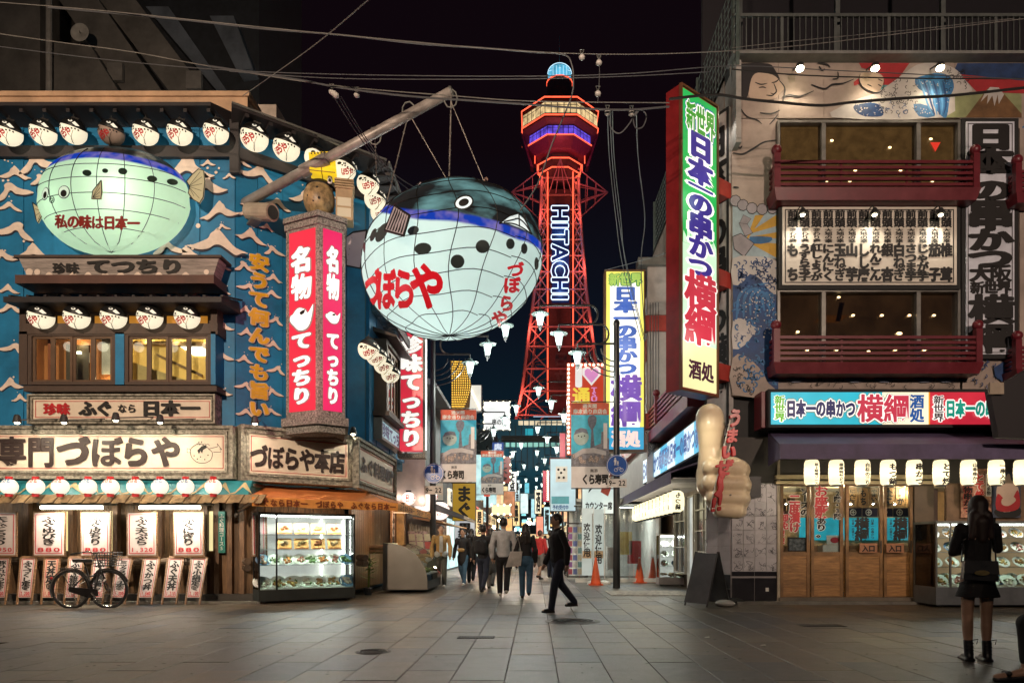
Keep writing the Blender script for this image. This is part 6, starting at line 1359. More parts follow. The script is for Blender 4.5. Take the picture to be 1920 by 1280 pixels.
def banner_sign():
 t = T('vertical_board', 'tall black-framed vertical board with huge black characters beside the balconies', 'sign', FR0, (pX(1857), -.12, pZ(668)))
 t.box('frame', K['rubber'], 1803, 222, 1910, 672, .12, 0); t.box('face', mat('bluish_board', (.62, .64, .72), .5, var=.12), 1812, 228, 1902, 664, .15, .12)
 x0, x1, z0, z1 = t.rect(1815, 231, 1899, 661, .16); t.part('border', MB().frame(x0, x1, -.156, -.151, z0, z1, .014), K['black'])
 for i, ch in enumerate('日本一の串かつ'):
  y = (232, 275, 318, 336, 372, 428, 464)[i]; y2 = (278, 322, 336, 374, 428, 468, 502)[i]; text(t, ch, 1818, y, 1897, y2+2, .158, K['black'], bold=.07, ring=9, fill=1.08) if ch != '一' else text(t, ch, 1822, 300, 1894, 344, .158, K['black'], bold=.05, ring=9, fill=1)
 text(t, '大阪', 1820, 497, 1895, 527, .158, K['black'], bold=.06, ring=9, fill=1.1); text(t, '新世界', 1820, 528, 1895, 550, .158, K['black'], bold=.06, ring=9, fill=1.1)
 text(t, '横', 1818, 552, 1900, 606, .158, K['black'], bold=.07, ring=9, fill=1.05); text(t, '綱', 1818, 606, 1900, 662, .158, K['black'], bold=.07, ring=9, fill=1.05)
 t = T('menu_banner', 'edge of another painted board next to the vertical board', 'sign', FR0, (pX(1935), -.1, pZ(560))); t.box('panel', mural, 1912, 240, 1990, 660, .06, 0)
banner_sign()
# blue light on that board, as if reflected from across the square: an added unseen spot
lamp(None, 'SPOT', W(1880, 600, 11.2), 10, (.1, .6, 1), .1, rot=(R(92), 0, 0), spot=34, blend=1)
# fascia sign
def fascia():
 t = T('lit_fascia_sign', 'long lit turquoise and red sign with outlined characters above the awning', 'lit sign', FR0, (pX(1640, .6), -.6, pZ(800, .6)))
 t.box('housing', K['rubber'], 1441, 729, 1990, 801, .6, .0); xr0, zr0 = FR0.hit(1428, 801, .45); x1_, z1_ = FR0.hit(1441, 731, .55); t.part('red_end', MB().box(xr0, x1_, -.45, 0, zr0, z1_), balred)
 t.box('turquoise_face', emit('turquoise_lit', '21b6cc', .95, var=.12), 1446, 735, 1654, 795, .62, .6); t.box('cream_face', emit('cream_lit', 'fff0cf', 1.0), 1655, 735, 1741, 795, .62, .6); t.box('divider', emit('orange_lit', 'f0a020', .9), 1741.5, 735, 1743.5, 795, .622, .6); t.box('red_face', emit('red_lit', 'cf2b3e', .85, var=.12), 1744, 735, 1990, 795, .62, .6)
 W_ = _M['sign_white_letter']; RIM = emit('green_grey_rim', '7f9a86', .8)
 text(t, '新世界', 1452, 741, 1472, 790, .66, emit('lime_letter', '6bbf2a', .8), True, .04, 5, 1.0, halo=W_, halob=.16)
 text(t, '日本一の串かつ', 1474, 749, 1604, 782, .66, emit('indigo_letter', '2c3068', .6), False, .055, 9, 1.0, halo=W_, halob=.17, halo2=RIM)
 text(t, '横綱', 1607, 738, 1706, 792, .66, emit('crimson_letter', 'cf3850', .8), False, .035, 9, 1.0, halo=W_, halob=.12, halo2=RIM)
 text(t, '酒処', 1706, 739, 1733, 791, .66, emit('blue_letter', '1f5ca8', .7), True, .05, 9, 1.0)
 text(t, '新世界', 1750, 741, 1770, 790, .66, emit('grey_letter', '5a5050', .7), True, .03, 5, 1.0, halo=W_, halob=.16)
 text(t, '日本一の串かつ', 1773, 749, 1903, 782, .66, emit('sea_green_letter', '1f9e86', .75), False, .055, 9, 1.0, halo=W_, halob=.17)
 text(t, '横綱', 1903, 738, 1985, 792, .66, _M['crimson_letter'], False, .05, 9, 1.05, halo=W_, halob=.12)
fascia()
def front_awning():
 t = T('awning', 'dark purple fabric awning over the skewer restaurant doors', 'awning', FR0, (8, -1.2, 2.5))
 m = mat('purple_canvas', (.10, .075, .15), .6, var=.2, bump=.1); g = mat('purple_underside', (.06, .04, .07), .8)
 z1 = pZ(812, .2); z0 = pZ(832, 1.3); zb_ = pZ(860, 1.3); a = pX(1462, 1.3)
 top = [(pX(1440, .1), -.1, z1+.05), (14, -.1, z1+.05), (14, -1.3, z0), (a, -1.3, z0)]
 t.part('canvas', MB().hexa([(p[0], p[1], p[2]-.03) for p in top]+[(p[0], p[1], p[2]) for p in top]), m)
 t.part('valance', MB().box(a, 14, -1.31, -1.295, zb_, z0), m); t.part('side_flap', MB().add([(a, -1.3, z0), (a, -1.3, zb_), (pX(1440, .1), -.1, zb_), (pX(1440, .1), -.1, z1+.05)], [(0, 1, 2, 3)]), m)
 t.part('ledge', MB().box(pX(1440, .3), 14, -.45, 0, z1+.08, z1+.2), K['darkgrey']); t.part('frame_bar', MB().tube([(a+.02, -1.27, zb_+.02), (14, -1.27, zb_+.02)], .018, 6), K['grey'])
 t.part('header', MB().box(pX(1372, 0), 14, -.02, .2, pZ(905, 0), 3.3), mat('header_dark', (.05, .045, .04), .7))
 t.part('rail', MB().box(pX(1455, .1), pX(1760, .1), -.14, -.02, pZ(898, .1), pZ(890, .1)), mat('cream_rail', (.4, .33, .2), .4, metal=.3)); t.part('rail', MB().box(pX(1455, .1), pX(1760, .1), -.12, -.02, pZ(907, .1), pZ(901, .1)), _M['cream_rail'])
front_awning()
def white_lanterns():
 L = [(1522, '極上味噌ソース', 'white paper lantern at the awning corner nearest the autograph tiles'), (1568, '横綱特製どて', 'white paper lantern in second place by the autograph tiles'), (1617, '白桜の薫り', 'white paper lantern with the starry lamp glare below it'), (1665, 'もつ鍋', 'white paper lantern with three black characters for stew'), (1714, '串かつ', 'white paper lantern above the posts between the doors'), (1764, 'とて焼', 'white paper lantern above the dark door edge'), (1816, '山幸串かつ', 'white paper lantern above the woman in black'), (1868, '一串入魂', 'white paper lantern beside the painted wrestler poster'), (1916, 'かつ', 'white paper lantern cut by the picture edge')]
 paper = paperm('white_lantern_paper', (.7, .66, .52), 'fff0cc', .55, .7)
 for i, (px, s, lab) in enumerate(L):
  x, z1 = FR0.hit(px, 862, 1.1); z0 = pZ(909, 1.1); r = .138; c = (z0+z1)/2; h = (z1-z0)/2
  t = T('paper_lantern', lab, 'lantern', FR0, (x, -1.1, z0), 'white paper lanterns under the dark awning')
  prof = [(.07, -h), (.105, -h*.97), (r*.93, -h*.8)]+[(r*(1-.05*abs(k)/5)-(.004 if k % 2 else 0), h*.155*k) for k in range(-5, 6)]+[(r*.93, h*.8), (.105, h*.97), (.07, h)]
  t.part('paper', MB().lathe(prof, (x, -1.1, c), 20), paper, smooth=True); t.part('top_ring', MB().lathe([(.085, 0), (.085, .04)], (x, -1.1, z1-.01), 14), K['rubber']); t.part('bottom_ring', MB().lathe([(.085, -.03), (.085, 0)], (x, -1.1, z0+.01), 14), K['rubber'])
  n = len(s); mb = MB(); H = (z1-z0)*.86
  for k, ch in enumerate(s):
   w_ = min(.17, H/n*1.3)
   put(mb, ch, x+.03, z1-.07-(k+.5)*H/n, w_, H/n*.98, 0, .045, 5, fn=lambda X, Z, i_: (X, -1.1-sqrt(max(.001, r*r-(X-x)**2))-.006-.0004*i_, Z))
  t.part('lettering', mb, K['black']); t.part('cord', MB().tube([(x, -1.1, z1+.02), (x, -1.1, z1+.14)], .006, 5), K['rubber'])
  pl(t, (x, -1.1, c), 2.2, (1, .86, .62), .08)
  pl(t, (x, -1.1-.2, c-.42), 4, (1, .86, .64), .02)
white_lanterns()
def doors():
 gw = mat('door_wood', (.34, .17, .06), .45, var=.3, scale=4, bump=.25, bscale=25, stretch=(1, 6, 6), rand=.12); gf = mat('door_frame_wood', (.25, .13, .05), .45, var=.3, bump=.2)
 zt, zs, zb_ = pZ(905), pZ(1037), pZ(1122)
 edges = [1462, 1521, 1585, 1658, 1716]
 names = ['wooden door panel with red sauce notice, beside the autograph tiles', 'wooden sliding door with tatami room notice', 'wooden entrance door under the starry lamp', 'wooden entrance door nearest the food case']
 for i, (a, c) in enumerate(zip(edges, edges[1:])):
  t = T('sliding_door', names[i], 'door', FR0, (pX((a+c)/2), 0, .12), 'wooden sliding doors of the skewer restaurant')
  x0, x1 = pX(a)+.02, pX(c)-.02; d = .03*(i % 2)
  t.part('frame', MB().frame(x0, x1, .02+d, .08+d, zb_, zt, .06), gf)
  t.part('middle_rail', MB().box(x0+.06, x1-.06, .025+d, .075+d, zs-.05, zs+.03), gf)
  n = 5
  for k in range(n): h = (zs-.05-zb_-.06)/n; t.part('panel_board', MB().box(x0+.06, x1-.06, .035+d, .06+d, zb_+.06+k*h, zb_+.06+(k+1)*h-.007), gw)
  t.part('pane', MB().box(x0+.06, x1-.06, .048+d, .052+d, zs+.03, zt-.06), glassm('door_glass'))
  if i >= 2: t.part('handle', MB().box(x1-.05, x1-.025, .01+d, .02+d, 1.0, 1.25), K['darkgrey'])
 G.part('end_post', MB().box(pX(1716), pX(1752), .02, .1, .12, zt), mat('dark_door_post', (.09, .06, .035), .5)); G.part('threshold', MB().box(pX(1458), pX(1775), -.1, .2, 0, .12), mat('threshold_stone', (.16, .13, .1), .7, bump=.3))
 G.part('jamb', MB().box(pX(1456), pX(1461), -.05, .14, 0, pZ(862)), mat('pale_jamb', (.45, .38, .28), .5))
 room_ = mat('shop_wall', (.55, .38, .2), .7, var=.2); b = MB(); b.box(pX(1462)-.4, 12.4, 2.6, 2.7, .1, 2.5); G.part('room_back', b, room_); G.part('room_ceiling', MB().box(pX(1462)-.4, 12.4, .12, 2.6, 2.42, 2.5), mat('room_ceiling', (.65, .52, .35), .8)); G.part('room_floor', MB().box(pX(1462)-.4, 12.4, .12, 2.6, .05, .12), K['darkwood']); G.part('room_side', MB().box(pX(1462)-.45, pX(1462)-.4, .1, 2.7, .1, 2.5), room_)
 G.part('dark_doorway', MB().box(pX(1752), pX(1775), .3, .35, .1, 2.3), K['darkwood'])
 for x in (5.2, 6.6, 8.0, 10.0): pl(G, (x, 1.1, 2.3), 26, (1, .78, .48), .015)
 t = T('shop_curtain', 'dark purple split curtain with white crests behind the entrance doors', 'curtain', FR0, (7, .9, 1.7))
 za, zc = pZ(966, -.9)+.0, pZ(948, -.9)
 for k in range(5):
  x0 = FR0.hit(1588+k*29, 950, -.9)[0]; x1 = FR0.hit(1588+k*29+28, 950, -.9)[0]; t.part('curtain_panel', MB().box(x0, x1, .9, .91, FR0.hit(1600, 968, -.9)[1], FR0.hit(1600, 952, -.9)[1]), mat('purple_cloth', (.03, .02, .05), .8))
  cx, cz = (x0+x1)/2, (FR0.hit(1600, 968, -.9)[1]+FR0.hit(1600, 952, -.9)[1])/2; mb = MB(); mb.disc(cx-.03, cz, .895, .07, n=16)
  o_ = t.part('crest', mb, K['white']); mb = MB(); mb.disc(cx-.03, cz, .892, .05, n=16); t.part('crest_mark', mb, _M['purple_cloth']); mb = MB(); mb.stroke([(cx-.07, cz), (cx+.01, cz)], .02, .889); mb.stroke([(cx-.03, cz-.04), (cx-.03, cz+.04)], .02, .888); t.part('crest_mark', mb, K['white'])
 t = T('wall_screen', 'turquoise lit wall panel behind the counter of the skewer restaurant', 'lit panel', FR0, (6.5, 2.5, 1.1)); x0, z0 = FR0.hit(1500, 1012, -2.5); x1, z1 = FR0.hit(1745, 970, -2.5); t.part('panel', MB().box(x0, x1, 2.52, 2.55, z0, z1), emit('turquoise_wall', '2fa9bd', .75, var=.3, scale=3))
 t = T('counter', 'wooden shop counter seen through the doors', 'counter', FR0, (6.5, 1.8, .1)); x0, z0 = FR0.hit(1466, 1020, -1.6); x1, z1 = FR0.hit(1660, 1008, -1.6); t.part('top', MB().box(x0, x1+1, 1.55, 2.0, 1.1, 1.15), gf); t.part('front', MB().box(x0, x1+1, 1.6, 1.95, .1, 1.1), gw)
 rng = random.Random(2)
 for k in range(7):
  x = FR0.hit(1590+k*0+k*20-10*(k > 3), 930, -1.2)[0]; s = ['にんにく', 'もち', 'やまいも', 'えび', 'たこ', 'いか', '牛串'][k]
  q_ = T('wooden_menu_tag', ORD[k]+' wooden menu tag hanging inside, counted from the entrance corner', 'menu tag', FR0, (x, 1.2, 1.95), 'wooden menu tags inside the restaurant'); z0, z1 = FR0.hit(1600, 949, -1.2)[1], FR0.hit(1600, 914, -1.2)[1]
  q_.part('tag', MB().box(x, x+.2, 1.2, 1.22, z0, z1), mat('tag_wood', (.3, .17, .07), .6, var=.2)); mb = MB(); lay(mb, s, x+.03, x+.17, z0+.03, z1-.03, 1.195, True, .05, 5); q_.part('lettering', mb, K['black'])
 for k in range(3):
  x = FR0.hit(1468+k*8, 930, -.9)[0]; q_ = T('wooden_menu_tag', ORD[k]+' dark framed tag on the inside wall near the sauce notice', 'menu tag', FR0, (x, .9, 1.8), 'wooden menu tags inside the restaurant'); q_.part('tag', MB().box(x, x+.07, .9, .92, 1.7, 2.15), K['wood'])
 t = T('window_notice', 'white-rimmed notice lettering stuck on the glass doors, red and black', 'window notice', FR0, (pX(1530), .04, 1.3))
 def note(s, x0, y0, x1, y1, m, b_=.055, rim=True): text(t, s, x0, y0, x1, y1, -.028, m, True, b_, 5, 1.05, halo=K['white'] if rim else None, halob=.13)
 nr = mat('notice_red', (.5, .02, .03), .5)
 note('ソースの', 1501, 914, 1517, 966, K['black']); note('二度漬け', 1480, 926, 1500, 997, nr); note('御免!!', 1461, 963, 1478, 1020, nr)
 note('お座敷', 1528, 910, 1552, 970, nr); note('あり。', 1531, 970, 1549, 1007, K['black'], .05); note('2階・3階', 1563, 919, 1577, 973, K['black'], .05)
 note('横綱', 1603, 970, 1629, 1013, K['black'], .07, False); note('横綱', 1675, 970, 1701, 1013, K['black'], .07, False)
 for a, c in ((1597, 1602), (1633, 1639), (1668, 1673)): note('日本一の串かつ', a, 973, c, 1010, K['black'], .02, False)
 for k, a in enumerate((1612, 1662)):
  q_ = T('entrance_sign', ['brown wooden entrance plate on the door under the starry lamp', 'brown wooden entrance plate on the door nearest the food case'][k], 'sign', FR0, (pX(a+16), 0, pZ(1036)), 'entrance plates'); q_.box('plate', mat('plate_brown', (.36, .16, .08), .5), a, 1018, a+33, 1035.5, .03, .01); text(q_, '入口', a+4, 1021, a+29, 1034, .034, K['black'], bold=.04)
 q_ = T('group_photo', 'dark framed group photograph leaning inside the sauce notice pane', 'photo', FR0, (pX(1497), .2, 1.0)); q_.box('frame', K['darkwood'], 1478, 1007, 1516, 1033, -.12, -.15); q_.box('print', mat('photo_grey', (.2, .18, .18), .4, var=.8, scale=14), 1480, 1010, 1514, 1031, -.115, -.12)
 q_ = T('red_stamp_card', 'white card with a red oval stamp inside the second door', 'card', FR0, (pX(1565), .2, 1.0)); q_.box('card', K['white'], 1550, 1003, 1582, 1020, -.15, -.16); x, z = FR0.hit(1565, 1012, -.145); mb = MB(); mb.disc(x, z, .144, .09, .06); q_.part('stamp', mb, nr)
 q_ = T('white_carton', 'white carton behind the glass at the foot of the second door', 'box', FR0, (pX(1560), .2, .9)); q_.box('carton', K['white'], 1543, 1021, 1580, 1036, -.14, -.4)
doors()
def autograph_pillar():
 t = T('tiled_pillar', 'corner pillar covered in white autograph tiles over black base tiles', 'pillar', FR0, (pX(1415), -.02, 0))
 x0, x1 = pX(1372), pX(1458); zt = pZ(890); t.part('core', MB().box(x0+.0, x1, .02, .16, 0, zt), mat('grout_white', (.45, .42, .42), .8))
 tm = mat('autograph_tile', (.47, .45, .47), .35, var=.12, rand=.1); rng = random.Random(21); n = 4; w_ = (x1-x0)/n; zs = pZ(1071);
 for r_ in range(7):
  for c in range(n):
   a = x0+c*w_; z = zs+r_*(zt-zs)/7; o = t.part('tile', MB().box(a+.004, a+w_-.004, -.006-rng.uniform(0, .003), .02, z+.004, z+(zt-zs)/7-.004), tm)
   mb = MB()
   for _ in range(rng.randrange(3, 6)):
    cx, cz = a+w_*rng.uniform(.3, .7), z+.12*rng.uniform(.6, 1.3); L = [(cx, cz)]
    for _ in range(6): L.append((min(a+w_-.02, max(a+.02, L[-1][0]+rng.uniform(-.07, .08))), min(z+.2, max(z+.02, L[-1][1]+rng.uniform(-.07, .07)))))
    mb.stroke(smooth_pts(L, 4), rng.choice((.004, .006, .009)), -.0105)
   t.part('signature', mb, mat('marker_ink', (.04, .04, .05), .5), o)
 for (a, c) in ((0, .5), (.5, 1)):
  t.part('black_tile', MB().box(x0+(x1-x0)*a+.006, x0+(x1-x0)*c-.012, -.01, .02, .12*0+.02, pZ(1082)-.01), mat('black_glazed', (.02, .018, .022), .2)); t.part('black_tile', MB().box(x0+(x1-x0)*a+.006, x0+(x1-x0)*c-.012, -.01, .02, pZ(1079), zs-.004), _M['black_glazed'])
 Ms = FR0.M.inverted() @ Fr(3.55, 14.15, -56).M
 t.part('side_core', MB(Ms).box(0, .63, .01, .1, 0, zt), _M['grout_white'])
 for r_ in range(9):
  for c in range(2):
   m_ = _M['black_glazed'] if r_ < 2 else tm
   t.part('tile', MB(Ms).box(c*.315+.004, c*.315+.311, -.004, .01, r_*zt/9+.004, (r_+1)*zt/9-.004), m_)
 t.part('sticker', MB().box(pX(1435), pX(1441), -.016, -.01, pZ(1108), pZ(1101)), K['white'])
 u = T('vertical_board', 'narrow vertical board with black writing on the corner beside the green sign', 'sign', Fr(3.55, 14.15, -56), (.3, -.02, 3.4))
 zt2 = 9.9; u.part('face', MB().box(0, .62, -.03, .1, 3.3, zt2), mat('grey_white_board', (.45, .42, .4), .5)); u.part('edge', MB().frame(0, .62, -.05, -.03, 3.3, zt2, .05), K['rubber'])
 mb = MB(); lay(mb, '日本一の串かつ横綱', .07, .56, 4.2, zt2-.3, -.04, True, .06, 9, 1.05); u.part('lettering', mb, K['black'])
 u.part('mural_end', MB().box(0, .62, -.035, .0, 2.6, 3.3), mural)
 lamp(None, 'SPOT', W(1354, 208, 13.3), 20, (1, .95, .85), .05, rot=(R(20), 0, 0), spot=120)
autograph_pillar()
def right_case():
 z1 = pZ(976, .9); x0 = pX(1752, .9);
 t = case(FR0, x0, 12.4, 0, z1, -.95, .75, (pZ(1035, .8), pZ(1008, .8)), 'wide lit glass food case under the wrestler poster', base=pZ(1100, .9)+.0, mull=(pX(1778, .9),), frame=mat('case_grey_frame', (.2, .2, .19), .4, metal=.5), basem=mat('case_grey_base', (.13, .14, .15), .4), e=60, lit=emit('warm_case_back', 'dcb88c', .4, var=.4))
 i = 0
 for row, (z, n, y, r) in enumerate(((pZ(1100, .9)+.02, 9, -.75, .15), (pZ(1100, .9)+.03, 8, -.45, .15), (pZ(1062, .8), 9, -.6, .13), (pZ(1035, .8)+.01, 9, -.55, .13), (pZ(1008, .8)+.01, 9, -.5, .13))):
  for k in range(n):
   x = x0+.18+k*.32
   if x > 10.6: continue
   kd = (3, 0, 5, 4, 1, 3, 5)[(k+row) % 7]
   dish(FR0, x, y, z, r, kd, ORD[k]+' plate, '+FOODC[kd][0]+', on the '+('front of the deck', 'back of the deck', 'lowest shelf', 'middle shelf', 'top shelf')[row]+' of the wide food case', 'plates of food in the wide case', i+50, 48); i += 1
 if True: t.part('shelf', MB().box(x0+.03, 12.3, -.9, -.25, pZ(1062, .8)-.012, pZ(1062, .8)-.004), _M['shelf_glass'])
 p = T('wrestler_poster', 'poster of a heavy wrestler drawn from behind in a red apron', 'poster', FR0, (pX(1890), .02, pZ(975))); p.box('sheet', mat('poster_navy', (.05, .06, .09), .5), 1861, 884, 1914, 970, .06, .03)
 P = lambda pts, y: [(FR0.hit(a, b_, .06)[0], FR0.hit(a, b_, .06)[1]) for a, b_ in pts]
 for pts, m, k in (([(1871, 968), (1866, 955), (1908, 950), (1914, 962), (1900, 970)], K['rubber'], 1), ([(1888, 889), (1893, 889), (1896, 900), (1906, 908), (1910, 925), (1902, 955), (1874, 957), (1868, 930), (1870, 910), (1882, 902)], SKIN, 2), ([(1870, 925), (1884, 936), (1897, 935), (1908, 918), (1912, 948), (1896, 958), (1868, 955)], RED, 3), ([(1878, 935), (1886, 932), (1898, 930), (1904, 938), (1890, 948), (1878, 945)], SKIN, 4)):
  mb = MB(); mb.flat(smooth_pts(P(pts, 0), 3, True), -.062-k*.002); p.part('figure', mb, m)
 p = T('menu_poster', 'crowded red and white menu poster beside the wrestler poster', 'poster', FR0, (pX(1830), .02, pZ(970))); p.box('sheet', mat('poster_collage', (.4, .2, .13), .5, var=.8, scale=10), 1802, 878, 1859, 970, .05, .03)
 p.box('strip', K['white'], 1849, 888, 1859, 930, .06, .05); text(p, 'とて焼', 1829, 888, 1845, 935, .062, mat('poster_red', (.6, .05, .04), .5), True, .06, 9, 1.1, halo=K['white'], halob=.14); text(p, '新世界名物', 1850, 889, 1858, 928, .064, K['black'], True, .03)
 text(p, '名物串かつ', 1806, 900, 1824, 960, .062, K['black'], True, .05, 9, 1, halo=_M['poster_red'])
 G.part('counter_wall', MB().box(pX(1776), 14, .02, .1, 0, 2.6), mat('brown_wall', (.16, .1, .06), .7, var=.3))
right_case()

def green_sign():
 fr = Fr(2.71, 12.6, 38); L = 1.05; t = T('vertical_sign', 'very tall lit green and white sign with purple and red characters in a red housing', 'lit sign', fr, (L/2, -.0, 3.9))
 zt = CH+(HY-163)/S*12.6; zb_ = CH+(HY-724)/S*12.6
 t.part('housing', MB().box(-.02, L+.02, .02, .36, zb_-.06, zt+.06), mat('sign_red_steel', (.24, .018, .02), .4, var=.2)); t.part('rim', MB().frame(-.03, L+.03, -.02, .04, zb_-.07, zt+.07, .035), mat('bronze_rim', (.15, .06, .03), .4))
 H = zt-zb_; Z = lambda py: zt-(py-163)/561*H
 for a, c, m in ((163, 452, emit('green_lit', '2fb457', .85, var=.12)), (452, 636, emit('pale_green_lit', 'cdf3cf', .95, var=.1)), (636, 724, emit('pale_yellow_lit', 'f6f0b0', .98, var=.06))): t.part('face', MB().box(.03, L-.03, -.004, .02, Z(c)+.003, Z(a)-.003), m)
 mb = MB();
 for k in range(9):
  mb.flat([(.03+(L-.06)*k/9, Z(452)), (.03+(L-.06)*(k+1)/9, Z(452)), (.03+(L-.06)*(k+.9)/9, Z(440-20*sin(k*.8)**2)), (.03+(L-.06)*(k+.1)/9, Z(440-20*sin((k+1)*.8)**2))], -.006)
 t.part('splash', mb, _M['pale_green_lit'])
 W_ = _M['sign_white_letter']; x0, x1 = .16, L-.16
 def col(chs, y0, y1, m, b_=.055, ha=.16, w_=1.0, hm=W_, ex=0):
  for bb, mm, y in ((ha, hm, -.012), (b_, m, -.02)): mb = MB(); lay(mb, chs, x0-ex, x1+ex, Z(y1), Z(y0), y, True, bb, 9, w_); t.part('lettering' if y < -.015 else 'outline', mb, mm)
 for bb, mm, y in ((.2, emit('blue_rim', '2a6fa8', .7), -.010), (.13, W_, -.014), (.04, emit('green_letter', '4fae3a', .6), -.02)): mb = MB(); lay(mb, '新世界', .1, L-.1, Z(237), Z(180), y, False, bb, 9, 1.0); t.part('lettering' if y < -.015 else 'outline', mb, mm)
 pu = emit('purple_letter', '4a3aa0', .6, var=.2)
 col('日', 232, 282, pu, .06); col('本', 282, 330, pu, .06); col('一', 322, 352, pu, .04); col('の', 347, 388, pu, .06); col('串', 386, 432, pu, .06); col('か', 428, 472, pu, .06); col('つ', 468, 508, pu, .06)
 cr = emit('crimson_sign', 'd23a4c', .75); col('横', 502, 568, cr, .055, .13, 1.08, W_, .07); col('綱', 568, 636, cr, .055, .13, 1.08, W_, .07)
 mb = MB(); lay(mb, '酒処', .18, L-.12, Z(706), Z(668), -.012, False, .05, 9, 1.0); t.part('lettering', mb, emit('plum_letter', '5a3040', .5))
 for py in (300, 482, 670):
  z = Z(py); t.part('strut', MB().box(L+.02, L+.55, .08, .32, z-.2, z+.12), balred_strut)
 pl(t, (L/2, -.5, Z(350)), 10, (.6, 1, .7), .3); pl(t, (L/2, -.5, Z(620)), 12, (1, .95, .85), .3)
balred_strut = mat('strut_red', (.36, .04, .03), .45, var=.2)
green_sign()

def thumb():
 Y = 12.75; k = Y/S
 t = T('thumbs_up_sculpture', 'giant flesh-coloured thumbs-up fist with red lettering on the restaurant corner', 'sculpture', Fr(W(1360, 900, Y).x, Y, 0), (0, 0, W(1360, 972, Y).z))
 ox = W(1360, 900, Y).x
 P = lambda px, py, d=0: Vector((W(px, py, Y).x-ox, d, W(px, py, Y).z))
 r = lambda px: px*k
 b = MB()
 b.cap(P(1331, 782, .02), P(1333, 800, 0), r(26), r(27), 20); b.cap(P(1333, 796), P(1333, 842, .02), r(26), r(22), 20); b.cap(P(1333, 840, .02), P(1340, 905, .06), r(22), r(33), 20)
 b.cap(P(1348, 890, .12), P(1366, 930, .14), r(40), r(40), 20); b.cap(P(1375, 885, .16), P(1380, 935, .16), r(32), r(30), 20)
 b.ell(P(1376, 910, .26), (r(39), .36, r(47)), 20, 14)
 for i, (y, x0, x1, rr) in enumerate(((879, 1326, 1380, 16.5), (907, 1325, 1383, 16), (933, 1331, 1382, 15), (957, 1344, 1376, 13.5))):
  b.cap(P(x0+2, y, -.2), P(x1, y+1, -.15), r(rr), r(rr*1.12), 14); b.cap(P(x1, y+1, -.15), P(x1+14, y+1, .1), r(rr*1.12), r(rr), 14); b.cap(P(x0+2, y, -.2), P(x0+3, y+2, .0), r(rr), r(rr*.9), 12)
 sk = mat('glossy_flesh_paint', (.85, .68, .46), .3, var=.07, scale=1.2, spec=.6)
 def md(o):
  m = o.modifiers.new('union', 'REMESH'); m.mode = 'VOXEL'; m.voxel_size = .022; m.use_smooth_shade = True
  s = o.modifiers.new('soften', 'SMOOTH'); s.factor = .6; s.iterations = 9
 t.part('fist', b, sk, mod=md)
 t.part('mount', MB().box(.15, .75, .25, 1.2, P(0, 930).z, P(0, 890).z), K['darkgrey'])
 u = T('sculpture_lettering', 'slanting column of glossy red raised letters in front of the thumbs-up fist', 'lettering', Fr(ox, Y, 0), (0, -.45, P(0, 960).z))
 red = mat('glossy_red', (.55, .02, .02), .25)
 cells = [('う', 1364, 792, 24, 34), ('ま', 1359, 824, 22, 28), ('い', 1353, 853, 26, 28), ('ぜ', 1345, 881, 30, 32), ('ー', 1338, 911, 10, 40), ('!', 1337, 942, 30, 44), ('!', 1326, 948, 30, 34)]
 for ch, px, py, w_, h_ in cells:
  c = P(px, py, -.42)
  for j in range(4):
   mb = MB();
   if ch == 'ー': mb.stroke(smooth_pts([(c.x+.07, c.z+.22), (c.x-.0, c.z+.08), (c.x+.0, c.z-.1), (c.x-.08, c.z-.22)], 5), .09, -.42-.03*j)
   else: put(mb, ch, c.x, c.z, r(w_), r(h_), -.42-.028*j, .06, 9, shear=.15)
   u.part('letter', mb, red)
 for s_ in (-.05, .05): u.part('rod', MB().tube([P(1366, 785, -.36)+Vector((s_, 0, 0)), P(1327, 955, -.36)+Vector((s_, 0, 0))], .012, 8), K['white'])
 for py in (800, 930): u.part('rod_bracket', MB().tube([P(1360, py, -.36), P(1356, py, -.0)], .014, 6), K['grey'])
 lamp(t, 'SPOT', (-.9, -1.1, 3.7), 60, (1, .93, .7), .1, rot=(R(50), 0, R(-35)), spot=70, blend=1)  # unseen spot added for the sign light on the fist
thumb()
def a_board():
 p = W(1305, 1128, 14.0); t = T('a_frame_board', 'dark folding board sign standing at the restaurant corner', 'folding sign', Fr(p.x, p.y-.9, -55), (0, 0, 0))
 for s, y0 in ((1, -.32), (-1, .32)):
  t.part('panel', MB().hexa([(-.28, y0-.015, .06), (.28, y0-.015, .06), (.28, y0+.015, .06), (-.28, y0+.015, .06), (-.26, -.015*s-.015, 1.0), (.26, -.015*s-.015, 1.0), (.26, -.015*s+.015, 1.0), (-.26, -.015*s+.015, 1.0)]), mat('slate_board', (.07, .075, .08), .35, var=.2))
  for u in (-.28, .26): t.part('leg', MB().tube([(u+.01, y0, 0), (u+.01, -.015*s, 1.03)], .016, 6), K['darkgrey'])
 t.part('sandbag', MB().ell((.35, .1, .06), (.22, .14, .07), 12, 6), mat('white_plastic_bag', (.5, .48, .45), .5, bump=.4))
 t = T('black_bag', 'small heap of black cloth on the ground behind the folding board', 'bag', o=(p.x+.55, p.y-.5, 0)); t.part('heap', MB().ell((p.x+.55, p.y-.5, .05), (.3, .15, .07), 12, 6), K['rubber'])
a_board()
